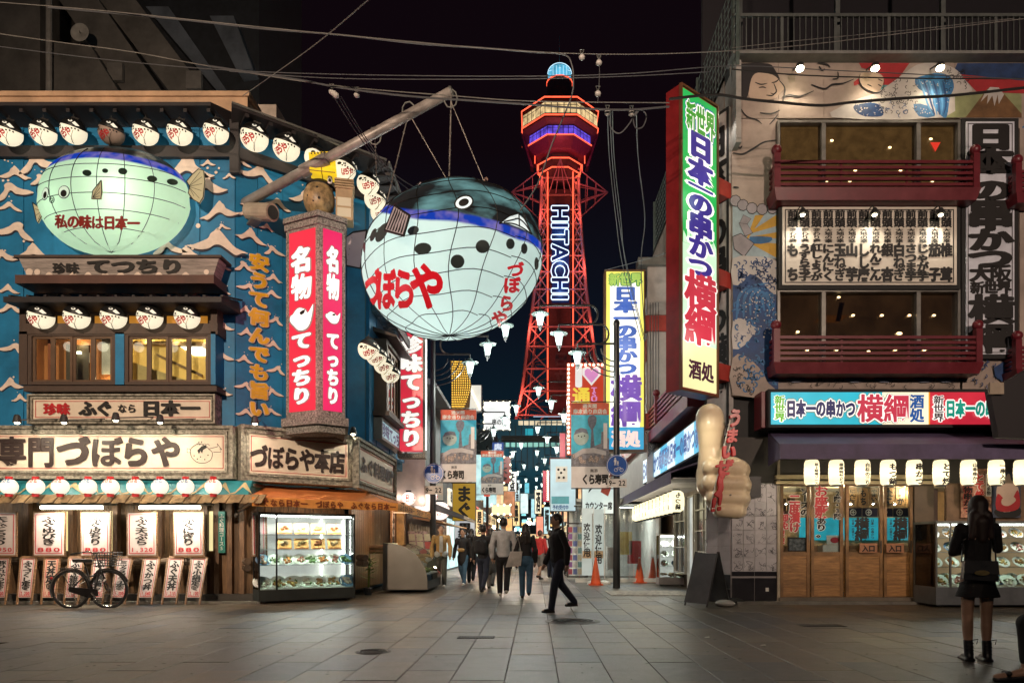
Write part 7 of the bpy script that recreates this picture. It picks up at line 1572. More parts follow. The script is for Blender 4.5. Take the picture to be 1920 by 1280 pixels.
def lane_right():
 t = T('lane_shopfront', 'lane side of the skewer restaurant with white window grid and glass doors', 'shopfront', FR2, (-3, 0, 0))
 X = 3.9
 t.part('wall', MB().box(-9, -.5, .3, .5, 0, 2.6), mat('lane_brown_wall', (.12, .085, .06), .7, var=.2))
 gm = mat('white_grid', (.6, .57, .52), .4)
 def grid(u0, u1, rows, cols, z0, z1, back, nm='window'):
  w_ = t.part(nm, MB().frame(u0, u1, -.0, .06, z0, z1, .04), gm)
  for k in range(1, cols): u = u0+(u1-u0)*k/cols; t.part('glazing_bar', MB().box(u-.015, u+.015, .01, .05, z0+.04, z1-.04), gm, w_)
  for k in range(1, rows): z = z0+(z1-z0)*k/rows; t.part('glazing_bar', MB().box(u0+.04, u1-.04, .012, .048, z-.015, z+.015), gm, w_)
  t.part('pane', MB().box(u0+.04, u1-.04, .06, .07, z0+.04, z1-.04), back, w_)
 dk = mat('dark_pane', (.03, .03, .035), .15)
 grid(-3.1, -1.5, 5, 2, 0, 2.5, dk); grid(-5.6, -4.2, 3, 2, .4, 2.5, dk); grid(-3.9, -3.25, 1, 1, 0, 2.4, emit('white_lit_pane', 'dfe6e2', .5, var=.3))
 t.part('door_panel', MB().box(-1.45, -.75, .0, .05, .0, 1.0), _M['door_wood']); t.part('door_glass', MB().box(-1.45, -.75, .01, .05, 1.0, 2.2), emit('lit_door_pane', '8f8a86', .4, var=.5)); t.part('door_post', MB().box(-.75, -.65, -.04, .1, 0, 2.5), K['rubber']); t.part('door_post', MB().box(-1.55, -1.45, -.04, .1, 0, 2.5), K['rubber'])
 for k in range(8): t.part('sheet_paper', MB().box(-1.95+.0, -1.7, -.03, -.02, .55+k*.24, .77+k*.24), _M['autograph_tile'])
 a = T('awning', 'dark purple fabric awning along the lane above the oval lanterns', 'awning', FR2, (-4, -1, 2.6)); m = _M['purple_canvas']
 a.part('canvas', MB().hexa([(-8.6, -1.15, 2.62), (-.2, -1.15, 2.62), (.2, 0, 3.0), (-8.6, 0, 3.0), (-8.6, -1.15, 2.65), (-.2, -1.15, 2.65), (.2, 0, 3.04), (-8.6, 0, 3.04)]), m); a.part('valance', MB().box(-8.6, -.2, -1.17, -1.15, 2.4, 2.65), m); a.part('soffit', MB().box(-8.6, -.2, -1.1, 0, 2.5, 2.52), mat('awning_soffit', (.5, .47, .5), .7))
 s = T('lit_lane_sign', 'blue and white lit sign strip running down the lane above the awning', 'lit sign', FR2, (-4, -.4, 3.1)); z0, z1 = 3.15, 3.85
 s.part('housing', MB().box(-8.4, -.3, -.4, 0, z0-.04, z1+.04), K['rubber'])
 for k in range(8): s.part('face', MB().box(-8.35+k, -7.36+k, -.42, -.4, z0, z1), emit('sky_blue_lit', '4fb8dc', .95) if k % 2 else emit('white_blue_lit', 'dff2fa', 1.0))
 mb = MB(); lay(mb, '日本一の串かつ横綱酒処日本一の串かつ横綱', -8.3, -.4, z0+.08, z1-.08, -.43, False, .05, 5, 1); s.part('lettering', mb, emit('deep_blue_letter', '1f4f9a', .7));
 r_ = T('lane_balcony', 'red slatted balcony with ball posts above the lane sign', 'balcony', FR2, (-4, -.6, 4.3))
 r_.part('base_beam', MB().box(-8.5, -1.2, -.6, 0, 4.15, 4.45), balred)
 for k in range(5): r_.part('rail_slat', MB().box(-8.4, -1.3, -.6, -.55, 4.52+k*.12, 4.58+k*.12), balred)
 for u in (-8.4, -5, -1.3): r_.part('post', MB().box(u-.06, u+.06, -.64, -.54, 4.45, 5.2), balred); r_.part('post_ball', MB().ell((u, -.59, 5.3), (.1, .1, .1), 12, 8), balred, smooth=True)
 ov = emit('oval_lantern_paper', 'fff4c8', 1.35, var=.08)
 for k in range(12):
  u = -1.6-k*.52; q_ = T('oval_lantern', ORD[k]+' oval cream lantern along the lane counted from the square', 'lantern', FR2, (u, -.75, 1.95), 'oval lanterns along the lane'); c = 2.13
  q_.part('paper', MB().lathe([(.08, -.24), (.15, -.19), (.175, -.08), (.175, .08), (.15, .19), (.08, .24)], (u, -.75, c), 16), ov, smooth=True); q_.part('ring', MB().lathe([(.085, .24), (.085, .27)], (u, -.75, c), 12), K['rubber']); q_.part('ring', MB().lathe([(.085, -.27), (.085, -.24)], (u, -.75, c), 12), K['rubber'])
  for side, s_ in (('x', 1), ('y', 1)):
   mb = MB(); st = ['もつ鍋', 'どて焼', '串かつ', '天ぷら', '寿司', '焼鳥'][k % 6]
   for i, ch in enumerate(st): put(mb, ch, 0, .13-i*.13, .12, .13, 0, .04, 5, fn=lambda X, Z, i_: (u+.178*cos(X/.17)*1.0 if side == 'x' else u+X, (-.75-.18-.0004*i_) if side == 'y' else (-.75-.178*sin(X/.17)), c+Z))
   q_.part('lettering', mb, K['black'])
  if k % 2 == 0: pl(q_, (u, -1.15, c-.05), 6, (1, .92, .7), .15)
 for k, (px, py, Y) in enumerate(((1205, 962, 22), (1230, 952, 21), (1318, 950, 0))):
  if k < 2: p = W(px, py, Y); q_ = T('red_lantern', ['small red paper strip lantern deeper in the lane', 'small red paper strip lantern by the brown wall'][k], 'lantern', o=(p.x, p.y, p.z-.2), group='red strip lanterns'); q_.part('paper', MB().lathe([(.06, -.22), (.1, -.18), (.1, .18), (.06, .22)], p, 12), emit('pink_red_paper', 'd8584a', .8));
 z = W(1265, 1000, 19.2); c = case(Fr(3.5, 19.25, 0), 0, 1.02, 0, 1.48, 0, .5, (.55, .82, 1.1), 'white glass food cabinet standing beside the cones in the lane', base=.24, mull=(.42,), frame=mat('white_cabinet_frame', (.55, .53, .5), .4), basem=mat('cabinet_base', (.38, .33, .32), .5), e=30, lit=emit('cabinet_lit_back', 'f0ece2', .6, var=.2), wheels=False)
 for r2 in range(3):
  for k in range(3): dish(Fr(3.5, 19.25, 0), .2+k*.31, .25, (.56, .83, 1.11)[r2], .12, (k+r2) % 6, ORD[k]+' plate on the '+('lowest', 'middle', 'top')[r2]+' shelf of the white cabinet by the cones', 'plates of food in the white cabinet', k+r2*3+90, 48)
 b = MB(); rng = random.Random(6)
 q_ = T('food_heap', 'heap of food models on the floor of the white cabinet by the cones', 'food models', Fr(3.5, 19.25, 0), (.5, .2, .25))
 for k in range(26): b.ell((rng.uniform(.1, .92), rng.uniform(.08, .4), .27+rng.uniform(0, .08)), (.06, .05, .04), 6, 4)
 q_.part('food', b, mat('heap_food', (.5, .3, .2), .5, var=.6, scale=8), kind='stuff')
lane_right()
def cones():
 cm = mat('cone_orange', (.75, .1, .02), .5, var=.15)
 for k, (px, py, h) in enumerate(((1117, 1096, .8), (1199, 1092, .76), (1224, 1091, .76))):
  Y = CH*S/(py-HY); x = (px-HX)/S*Y; t = T('traffic_cone', ['orange traffic cone in front of the clear curtain near the banners', 'orange traffic cone beside the lane wall, paler tip', 'orange traffic cone nearest the white food cabinet'][k], 'traffic cone', o=(x, Y, 0), group='orange traffic cones')
  t.part('base', MB().box(x-.2, x+.2, Y-.2, Y+.2, 0, .03), cm); t.part('cone', MB().lathe([(.16, .03), (.15, .06), (.035, h*.93), (.03, h)], (x, Y, 0), 16), cm, smooth=True)
  if k > 0: t.part('tip', MB().lathe([(.034, h), (.02, h+.03)], (x, Y, 0), 10), K['white'])
cones()
# ================================================================== the tower
def tower():
 Yc, X0 = 142.0, 46*142/1280
 t = T('observation_tower', 'tall steel lattice tower lit red with glowing observation decks and a blue dome', 'tower', Fr(X0, Yc, 0), (0, 0, 0))
 RS = .95; st = mat('tower_steel', (.42, .36, .36), .5, var=.1); dk = mat('tower_dark', (.08, .06, .07), .6)
 z = lambda py, Y=142: CH+(HY-py)*Y/S
 hw = lambda zz: [w0+(w1-w0)*(zz-z0)/(z1-z0) for (z0, w0), (z1, w1) in zip(((0, 14.5), (15, 11), (31.5, 7.7), (52.4, 5.2), (69, 3.9)), ((15, 11), (31.5, 7.7), (52.4, 5.2), (69, 3.9), (80, 3.6))) if z0 <= zz <= z1][0]
 lv = [0, 8, 15, 21, 26.5, 31.5, 36, 40.5, 44.6, 48.6, 52.4, 56, 59.4, 62.7, 66, 69, 72, 75.5]
 for sx in (-1, 1):
  for sy in (-1, 1):
   t.part('leg', MB().tube([(sx*hw(a), sy*hw(a), a) for a in lv], .32, 6), st)
   t.part('inner_leg', MB().tube([(sx*(hw(a)*.82-.1), sy*hw(a)*.82, a) for a in lv], .16, 5), st)
 for a, c in zip(lv, lv[1:]):
  for fx, fy in ((0, -1), (-1, 0), (1, 0), (0, 1)):
   def p(s, zz): w_ = hw(zz); return (s*w_, fy*w_, zz) if fy else (fx*w_, s*w_, zz)
   if fy == -1:
    for s in (-1, 1): m = 2.6/hw(a); t.part('brace', MB().tube([p(s, a), p(s*max(.35, min(.9, 2.6/hw(c))), c)], .13, 5), st); t.part('brace', MB().tube([p(s*min(.9, m), a), p(s, c)], .13, 5), st)
    t.part('girder', MB().tube([p(-1, c), p(1, c)], .17, 5), st)
   else:
    t.part('brace', MB().tube([p(-1, a), p(1, c)], .13, 5), st); t.part('brace', MB().tube([p(1, a), p(-1, c)], .13, 5), st); t.part('girder', MB().tube([p(-1, c), p(1, c)], .15, 5), st)
 t.part('lift_shaft', MB().box(-2.3, 2.3, -2.3, 2.3, 0, 74), dk)
 nr = emit('neon_red', 'ff5a3c', 2.2); sy = -hw(60)-.15
 for x, z0, z1 in ((-2.55, z(760), z(345)), (2.55, z(665), z(345))): t.part('neon_tube', MB().tube([(x, -5.2, z0), (x, -4.6, z1)], .13, 6), nr)
 t.part('sign_panel', MB().box(-1.75, 1.75, -5.5, -5.3, z(568, 136.5), z(383, 136.5)), mat('navy_sign_panel', (.02, .05, .16), .4))
 for b_, m, y in ((.12, emit('neon_blue_white', 'cfe6ff', 1.8), -5.6), (.03, _M['navy_sign_panel'], -5.66)):
  mb = MB(); za, zb_ = z(386, 136.5), z(565, 136.5)
  ws = {'I': .5, 'H': 1, 'T': .95, 'A': 1.0, 'C': 1.05}; tot = sum(ws[c] for c in 'HITACHI'); a = 0
  for c in 'HITACHI':
   h = (za-zb_)/tot; put(mb, c, -.02, za-(a+ws[c]/2)*h, 4.5, h*1.42, y, b_, 9, rot90=True); a += ws[c]
  t.part('lettering', mb, m)
 for zz in (52, 58, 64): pl(t, (0, -7.5, zz), 160, (.25, .5, 1), .4)  # blue points added for the neon's glow on the panel
 mb = MB();
 for i, ch in enumerate('日立'): put(mb, ch, .1, z(672+i*34, 136), 2.9, 2.9, -5.6, .05, 5)
 t.part('lettering', mb, mat('faint_letter_grey', (.12, .12, .13), .5))
 def oct_(R_, zz, dy=0): return [(RS*R_/cos(pi/8)*cos(pi/8+k*pi/4), RS*R_/cos(pi/8)*sin(pi/8+k*pi/4), zz) for k in range(8)]
 def loft(nm, prof, m, **k):
  b = MB(); V = []
  for R_, zz in prof: V += oct_(R_, zz)
  b.add(V, [(i*8+j, i*8+(j+1) % 8, (i+1)*8+(j+1) % 8, (i+1)*8+j) for i in range(len(prof)-1) for j in range(8)]+[tuple(range(7, -1, -1)), tuple((len(prof)-1)*8+j for j in range(8))]); return t.part(nm, b, m, **k)
 loft('roof', [(8.1, 89.2), (6.2, 90.2), (2.6, 91)], dk); loft('upper_deck', [(7.9, 85.4), (8.1, 85.9), (7.9, 86.1), (7.9, 89.0), (8.15, 89.2)], mat('deck_dark_red', (.055, .015, .015), .5))
 loft('deck_underside', [(6.7, 84.8), (8.0, 85.4)], mat('deck_brown', (.2, .1, .08), .6)); loft('lower_deck', [(5.4, 81.9), (6.7, 82.6), (6.5, 82.8), (6.5, 84.8)], _M['deck_dark_red']); loft('core', [(3.3, 75), (3.5, 77.5), (4.2, 81.9)], dk); loft('flared_skin', [(5.0, 80.6), (5.4, 80.8), (6.9, 82.4), (6.8, 82.5)], mat('magenta_skin', (.2, .05, .12), .5))
 for nm, R_, z0, z1, m, g in (('window', 7.96, 86.3, 88.4, emit('deck_yellow', 'e8c890', .9, var=.6, scale=.9), 9), ('window', 6.56, 82.95, 84.6, emit('deck_violet', '6a52e0', .9, var=.6, scale=.9), 8)):
  V0, V1 = oct_(R_, z0), oct_(R_, z1)
  for j in range(8):
   a, c = Vector(V0[j]), Vector(V0[(j+1) % 8])
   if (a.y+c.y)/2 > 1: continue
   up = Vector((0, 0, z1-z0)); n = 5
   for k in range(n):
    p0, p1 = a.lerp(c, (k+.06)/n), a.lerp(c, (k+.94)/n); b = MB(); b.add([p0, p1, p1+up*.72, p0+up*.72], [(0, 1, 2, 3)]); b.add([p0+up*.78, p1+up*.78, p1+up, p0+up], [(0, 1, 2, 3)]); t.part('window_pane', b, m)
 for R_, zz in ((8.2, 89.25), (8.15, 85.8), (6.75, 82.7), (5.1, 81), (4.65, 79.2), (4.15, 77.6)):
  V = oct_(R_, zz); t.part('neon_ring', MB().tube(V+[V[0]], .13, 6), nr)
 for sx in (-1, 1):
  for R_, z0, z1 in ((5.1, 79.3, 81), (4.6, 77.6, 79.2), (4.1, 75.2, 77.6)): t.part('neon_tube', MB().tube([(sx*R_, -R_*.42, z0), (sx*R_, -R_*.42, z1)], .1, 5), nr)
  t.part('side_fin', MB().hexa([(sx*5.4, -1, 79.2), (sx*6.0, -1, 79.4), (sx*6.0, 1, 79.4), (sx*5.4, 1, 79.2), (sx*7.6, -2, 85.4), (sx*8.1, -2, 86), (sx*8.1, 2, 86), (sx*7.6, 2, 85.4)]), _M['magenta_skin'])
 t.part('drum', MB().lathe([(2.6, 91), (2.7, 94), (2.5, 95), (2.65, 97)], (0, 0, 0), 20), dk); t.part('drum_neon', MB().lathe([(2.72, 96.9), (2.72, 97.15), (2.5, 97.15)], (0, 0, 0), 20), nr)
 t.part('dome', MB().lathe([(2.4, 97.15), (2.4, 98.9), (2.1, 99.7), (1.2, 100.35), (.01, 100.5)], (0, 0, 0), 20), emit('dome_blue', '5ab4d6', .95, var=.4, scale=.6), smooth=True)
 b = MB(); b.tube([(2.45*cos(a*pi/16), -1.0, 98.4+2.3*sin(a*pi/16)) for a in range(17)], .08, 5); [b.tube([(x, -2.45, 97.2), (x, -2.4, 99.2)], .04, 4) for x in (-1.4, -.7, 0, .7, 1.4)]; b.tube([(-2.4, -1.4, 98.7), (0, -2.45, 98.7), (2.4, -1.4, 98.7)], .05, 4); t.part('dome_rib', b, emit('dome_rib_light', 'bfeaff', 1.3))
 t.part('mast', MB().tube([(0, 0, 100.5), (0, 0, 107)], .08, 5), st)
 pk = mat('strut_steel', (.6, .42, .5), .5)
 for sx in (-1, 1):
  tip = Vector((sx*10.0, -.5, z(363)))
  for q_ in ((3.6, -3.5, z(333)), (3.6, 3.5, z(333)), (3.7, -3.6, z(362)), (3.7, 3.6, z(362)), (3.8, -3.7, z(398)), (3.8, 3.7, z(398))):
   a = Vector((sx*q_[0], q_[1], q_[2])); t.part('crown_strut', MB().tube([a, tip], .12, 5), pk)
  for u in (.3, .6):
   R_ = [Vector((sx*3.7, y, zz)).lerp(tip, u) for y, zz in ((-3.5, z(333)), (-3.6, z(398)), (3.6, z(398)), (3.5, z(333)))]; t.part('crown_hoop', MB().tube(R_+[R_[0]], .08, 4), pk)
  t.part('crown_strut', MB().tube([(0, -4.6, z(320)), (sx*2.3, -4.4, z(383))], .1, 5), pk); t.part('crown_strut', MB().tube([(0, -4.6, z(320)), (sx*.9, -4.5, z(383))], .1, 5), pk)
 t.part('crown_strut', MB().tube([(-1.6, -4.5, z(359)), (1.6, -4.5, z(359))], .1, 5), pk)
 for zz, e in ((14, 9000), (30, 7500), (44, 5000), (57, 3600), (68, 2800), (75, 1500)):
  for sx in (-1, 1): pl(t, (sx*(hw(min(zz, 75))+1.0)*.8, -hw(min(zz, 75))-2.2, zz), e*.2, (1, .11, .07), .5)
 for sx in (-1, 1): pl(t, (sx*7, -7, 79), 170, (1, .12, .3), .5)
 pl(t, (0, -8, 81.5), 150, (1, .2, .15), .5)
tower()

# ================================================================== the lane
teal = emit('street_lantern_glass', 'def8f2', 3.2, var=.05)
polem = mat('lamp_pole_paint', (.035, .035, .037), .4, metal=.4)
def lamp_post(x, Y, s, label, near, e):
 t = T('lamp_post', label, 'lamp post', Fr(x, Y, 0), (0, 0, 0), 'three-lantern lamp posts along the lane')
 t.part('pole', MB().tube([(0, 0, 0), (0, 0, 1.6), (0, 0, 7.05)], [.1, .09, .075], 12), polem, smooth=False)
 t.part('finial', MB().ell((0, 0, 7.12), (.09, .09, .12), 10, 6), polem)
 L = [(-1.05, 6.58, 6.2), (-1.55, 7.1, 6.72), (-2.06, 7.62, 7.25)]
 for i, (u, za, zl) in enumerate(L):
  u0 = (0, -.45, -.75)[i]
  b = MB(); b.tube([(u*s, 0, za), (u0*s, 0, za)], .028, 6)
  if i: b.tube([(u0*s+.0, 0, za)]+[(u0*s+s*.24*sin(k*pi/8), 0, za-.26+.26*cos(k*pi/8)) for k in range(9)], .028, 6)
  b.tube([(u*s, 0, za), (u*s, 0, zl+.2)], .02, 6); t.part('arm', b, polem)
  g = t.part('lantern', MB().lathe([(.04, -.18), (.07, -.16), (.115, .08), (.125, .12)], (u*s, 0, zl), 8), teal)
  t.part('lantern_cap', MB().lathe([(.235, .125), (.24, .14), (.1, .18), (.03, .28)], (u*s, 0, zl), 14), mat('lantern_cap_paint', (.07, .1, .1), .4), g); t.part('lantern_tip', MB().lathe([(.001, -.34), (.03, -.27), (.07, -.2), (.05, -.18)], (u*s, 0, zl), 8), polem, g)
  if near: t.part('lantern_rib', MB().tube([(u*s-.1, -.12, zl+.12), (u*s-.05, -.06, zl-.17)], .008, 4).tube([(u*s+.1, -.12, zl+.12), (u*s+.05, -.06, zl-.17)], .008, 4).tube([(u*s, -.16, zl+.12), (u*s, -.09, zl-.17)], .008, 4), polem, g)
  if e: pl(t, (u*s, 0, zl-.45), e, (.92, 1, .9), .12)
 b = MB()
 for k in range(4): r_ = .35+.14*k; b.tube([(-s*(r_*1.2*cos(a*pi/16)), 0, 6.45-r_*sin(a*pi/16)) for a in range(0, 9)], .018, 5)
 t.part('scroll', b, polem)
 return t
LR = [18.4, 27, 36, 45, 54, 63, 72, 81]; LL = [19.4, 30.5, 41.6, 52.7, 63.8, 75]
for i, Y in enumerate(LR): lamp_post(2.2, Y, 1, ORD[i]+' lamp post down the lane on the skewer restaurant side, three hanging lanterns', i < 2, (95, 95, 70, 60, 0, 0, 0, 0)[i])
for i, Y in enumerate(LL): lamp_post(-2.9, Y, -1, ORD[i]+' lamp post down the lane on the pufferfish side, three hanging lanterns', i < 2, (95, 95, 70, 60, 0, 0)[i])
# round road signs and banners on the first posts
sgn = mat('sign_blue', (.015, .1, .42), .35)
def road_sign(px, py, Y, r_, lab):
 p = W(px, py, Y-.15); t = T('round_road_sign', lab, 'road sign', F(Y-.15), (p.x, 0, p.z-.5), 'blue round path signs'); x, z = p.x, p.z
 t.part('disc', MB().lathe([(r_, 0), (r_, .02)], (x, 0, z), 32, 'y'), sgn); b = MB();
 L = [(x+r_*.93*cos(k*pi/20), z+r_*.93*sin(k*pi/20)) for k in range(41)]; b.stroke(L, .012, -.003)
 t.part('white_rim', b, K['white'])
 b = MB();
 def fig(cx, cz, s): b.disc(cx, cz+.075*s, -.004, .018*s, n=10); b.flat([(cx-.022*s, cz+.055*s), (cx-.03*s, cz-.0*s), (cx-.014*s, cz-.0*s), (cx-.02*s, cz-.07*s), (cx-.004*s, cz-.07*s), (cx, cz-.01*s), (cx+.01*s, cz-.07*s), (cx+.026*s, cz-.07*s), (cx+.016*s, cz), (cx+.03*s, cz), (cx+.022*s, cz+.055*s)], -.004)
 fig(x-.05, z+.09, 1.25); fig(x+.02, z+.05, .8)
 for q_ in (-.0, .15): b.stroke([(x-.03+q_+.045*cos(k*.45), z-.12+.045*sin(k*.45)) for k in range(15)], .012, -.004)
 b.stroke([(x-.03, z-.12), (x+.02, z-.05), (x+.09, z-.05), (x+.12, z-.12)], .01, -.0045); b.stroke([(x+.02, z-.05), (x+.05, z-.12), (x+.09, z-.05)], .01, -.0048)
 t.part('pictogram', b, K['white'])
 t.part('plate', MB().box(x-.26, x+.26, -.0, .015, z-r_-.3, z-r_-.07), mat('plate_cream', (.5, .46, .42), .5)); mb = MB(); lay(mb, '9−22', x-.23, x+.23, z-r_-.28, z-r_-.09, -.005, False, .04, 5, 1.0); t.part('lettering', mb, K['black'])
 t.part('clamp', MB().box(x-.03, x+.03, .015, .1, z-.1, z+.1), K['grey'])
road_sign(813, 887, 19.4, .285, 'blue round path sign on the post near the red and white lanterns'); road_sign(1157, 872, 18.4, .285, 'blue round path sign on the post in front of the yellow and purple sign')
def banner(px, Y, lab, full=1, dim=1.0):
 x0p, y0, x1p, y1 = px; fr = F(Y); a, _ = fr.hit(x0p, y0, 0); c, z1 = fr.hit(x1p, y0, 0); z0 = fr.hit(x0p, y1, 0)[1]; Wd, H = c-a, z1-z0
 t = T('street_banner', lab, 'banner', fr, ((a+c)/2, 0, z0), 'vertical banners on the lamp posts'); u = lambda k: a+Wd*k; v = lambda k: z0+H*k
 t.part('cloth', MB().box(a, c, 0, .015, z0, z1), mat('banner_white', (.75, .72, .7), .7, var=.08))
 def fl(nm, m, pts, d): mb = MB(); mb.flat([(u(x), v(y)) for x, y in pts], -.004*d); return t.part(nm, mb, m)
 R_ = lambda x0, y0, x1, y1: [(x0, y0), (x1, y0), (x1, y1), (x0, y1)]
 fl('red_header', mat('banner_red', (.7, .13, .07), .6), R_(0, .86, 1, 1), 1); fl('sky', mat('banner_sky', (.06, .5, .7), .6, var=.25), R_(0, .25, 1, .86), 1)
 fl('town', mat('banner_grey', (.22, .22, .25), .6, var=.4, scale=9), [(0, .25), (1, .25), (1, .58), (.9, .6), (.88, .66), (.8, .66), (.78, .52), (.55, .48), (.3, .42), (0, .4)], 2)
 fl('tower_picture', mat('banner_tower', (.15, .17, .22), .6, var=.3, scale=12), [(.5, .42), (.53, .68), (.46, .73), (.43, .8), (.47, .84), (.58, .86), (.66, .83), (.67, .79), (.64, .74), (.58, .69), (.6, .55), (.64, .42)], 3)
 fl('arcade', mat('banner_pale', (.5, .48, .48), .6), [(.08, .4), (.3, .46), (.6, .47), (.92, .43), (.92, .38), (.6, .41), (.3, .4), (.08, .34)], 4)
 fl('tall_sign', _M['banner_white'], R_(.85, .46, .95, .76), 4); fl('fish_face', mat('banner_face', (.4, .52, .48), .6), [(.26+.2*cos(k*.4), .6+.1*sin(k*.4)) for k in range(16)], 5); fl('fish_hair', _M['banner_tower'], [(.07, .62), (.12, .68), (.26, .705), (.4, .69), (.45, .63), (.3, .655), (.18, .64)], 6)
 mb = MB(); rr = random.Random(int(Y));
 for k in range(18 if full else 10): mb.disc(u(rr.uniform(.06, .94)), v(rr.uniform(.29, .37)), -.03-.0005*k, Wd*.035, H*.025, 7)
 t.part('crowd_picture', mb, mat('banner_crowd', (.4, .32, .28), .6, var=.8, scale=30))
 for k in range(3): mb = MB(); mb.disc(u(.19+.08*k), v(.61-.01*(k % 2)), -.027, Wd*.02, n=6); t.part('face_dot', mb, K['black'])
 mb = MB(); lay(mb, '通天閣', u(.3), u(.68), v(.935), v(.99), -.006, False, .04, 5); lay(mb, '南本通り商店会', u(.05), u(.95), v(.868), v(.93), -.0062, False, .04, 5); t.part('lettering', mb, K['white'])
 mb = MB();
 if full == 2: lay(mb, 'くら寿司', u(.28), u(.98), v(.04), v(.16), -.006, False, .05, 9, 1.05); lay(mb, '無添', u(.5), u(.7), v(.18), v(.225), -.0064, False, .03, 1)
 else: lay(mb, 'くら寿司', u(.02), u(.66), v(.04), v(.16), -.006, False, .05, 9, 1.05); lay(mb, '無添', u(.3), u(.46), v(.18), v(.225), -.0064, False, .03, 1)
 t.part('lettering', mb, K['black'])
 pxx = -2.9 if (a+c)/2 < 0 else 2.2
 for zz in (z1+.03, z0-.02): t.part('bracket', MB().tube([(pxx, 0, zz), (c if pxx < 0 else a, 0, zz)], .015, 6), polem)
banner((1071, 755, 1142, 914), 18.4, 'big banner with red header and tower picture on the skewer restaurant side', 2)
banner((826, 768, 893, 903), 19.4, 'big banner with red header and tower picture on the pufferfish side', 1)
banner((902, 845, 944, 926), 30.5, 'smaller darker banner with tower picture deeper in the lane', 1)
banner((1030, 858, 1066, 946), 27, 'narrow banner with tower picture half hidden by the blue menu flag', 2)
# second sign of the skewer restaurant, hanging over the lane
def second_sign():
 fr = F(19.8); t = T('vertical_sign', 'tall yellow-white lit sign with blue and purple characters hanging over the lane', 'lit sign', fr, (2.7, 0, 4)); r_ = lambda a, b_, c, d, nm, m, f, bk=0: t.box(nm, m, a, b_, c, d, f, bk)
 r_(1134, 505, 1210, 846, 'housing', mat('sign_bronze', (.12, .06, .03), .4), .0, -.45)
 yl = emit('yellow_rim_lit', 'f1ea6c', .95); r_(1137, 509, 1207, 800, 'face', yl, .02); r_(1144, 530, 1200, 800, 'face', emit('white_face_lit', 'fffdf0', 1.05), .03); r_(1137, 800.5, 1207, 842, 'face', emit('aqua_lit', '3aa0cc', .9), .02)
 W_ = _M['sign_white_letter']; text(t, '新世界', 1142, 512, 1203, 536, .06, emit('pale_green_letter', 'a8c860', .9), bold=.05, halo=emit('dk_green_rim', '2f8a50', .7), halob=.14)
 bl = emit('blue_violet_letter', '4a6cc0', .75, var=.3); text(t, '日本一の串かつ', 1153, 538, 1193, 702, .05, bl, True, .06, 9, 1.1); pv = emit('violet_letter', '7a55b4', .75, var=.2); text(t, '横', 1145, 702, 1203, 752, .05, pv, bold=.06, ring=9); text(t, '綱', 1145, 750, 1203, 800, .05, pv, bold=.06, ring=9)
 text(t, '酒処', 1146, 806, 1200, 838, .04, emit('pink_white_letter', 'f6d8d0', .9), bold=.08, ring=9)
 pl(t, (2.7, -.6, 7), 12, (1, .98, .8), .3)
 b = T('white_upper_building', 'white upper storeys with red beams beyond the skewer restaurant', 'building', o=(6, 22, 0))
 wp = mat('white_cladding', (.42, .4, .4), .6, var=.12)
 b.part('wall', MB().box(3.95, 9, 20.2, 20.35, 2.6, 9.0), wp); b.part('lane_wall', MB().box(3.8, 3.95, 20.2, 34, 2.6, 9.6), wp)
 for k, (z0, z1) in enumerate(((2.6, 4.55), (5.05, 7.4), (7.9, 9.3))): b.part('wall_panel', MB().box(3.3, 3.95, 20.0, 20.18, z0, z1), wp)
 for z0 in (4.55, 7.4): b.part('red_beam', MB().box(3.15, 4.0, 19.9, 20.16, z0, z0+.45), balred_strut); b.part('red_beam', MB().box(3.6, 3.78, 20.2, 34, z0, z0+.4), balred_strut)
 b.part('roof_edge', MB().box(3.0, 4.0, 19.8, 20.3, 9.3, 9.5), K['grey'])
 bb = MB();
 for k in range(7):
  pts = [(3.4+.12*sin(k*1.3+a*.7), 19.8, 4.3-.25*k*.2+.28*cos(a*.8+k)) for a in range(7)]; bb.tube(smooth_pts(pts, 3), .012, 4)
 for k in range(4): bb.tube([(3.35+.08*k, 19.85, 8.2), (3.35+.08*k, 19.85, 4.4)], .012, 4)
 b.part('cable_tangle', bb, K['cable'])
second_sign()
def bulbs(t, pts, r=.045, m=None, nm='bulb_string'):
 b = MB()
 for p in pts: b.ell(p, r, 6, 4)
 t.part(nm, b, m or emit('warm_bulb', 'fff0c8', 3.0))
def rim_pts(x0, x1, z0, z1, y, d):
 P = []; k = x0
 while k <= x1+1e-6: P += [(k, y, z0), (k, y, z1)]; k += (x1-x0)/max(1, round((x1-x0)/d))
 k = z0+d
 while k < z1-d/2: P += [(x0, y, k), (x1, y, k)]; k += d
 return P
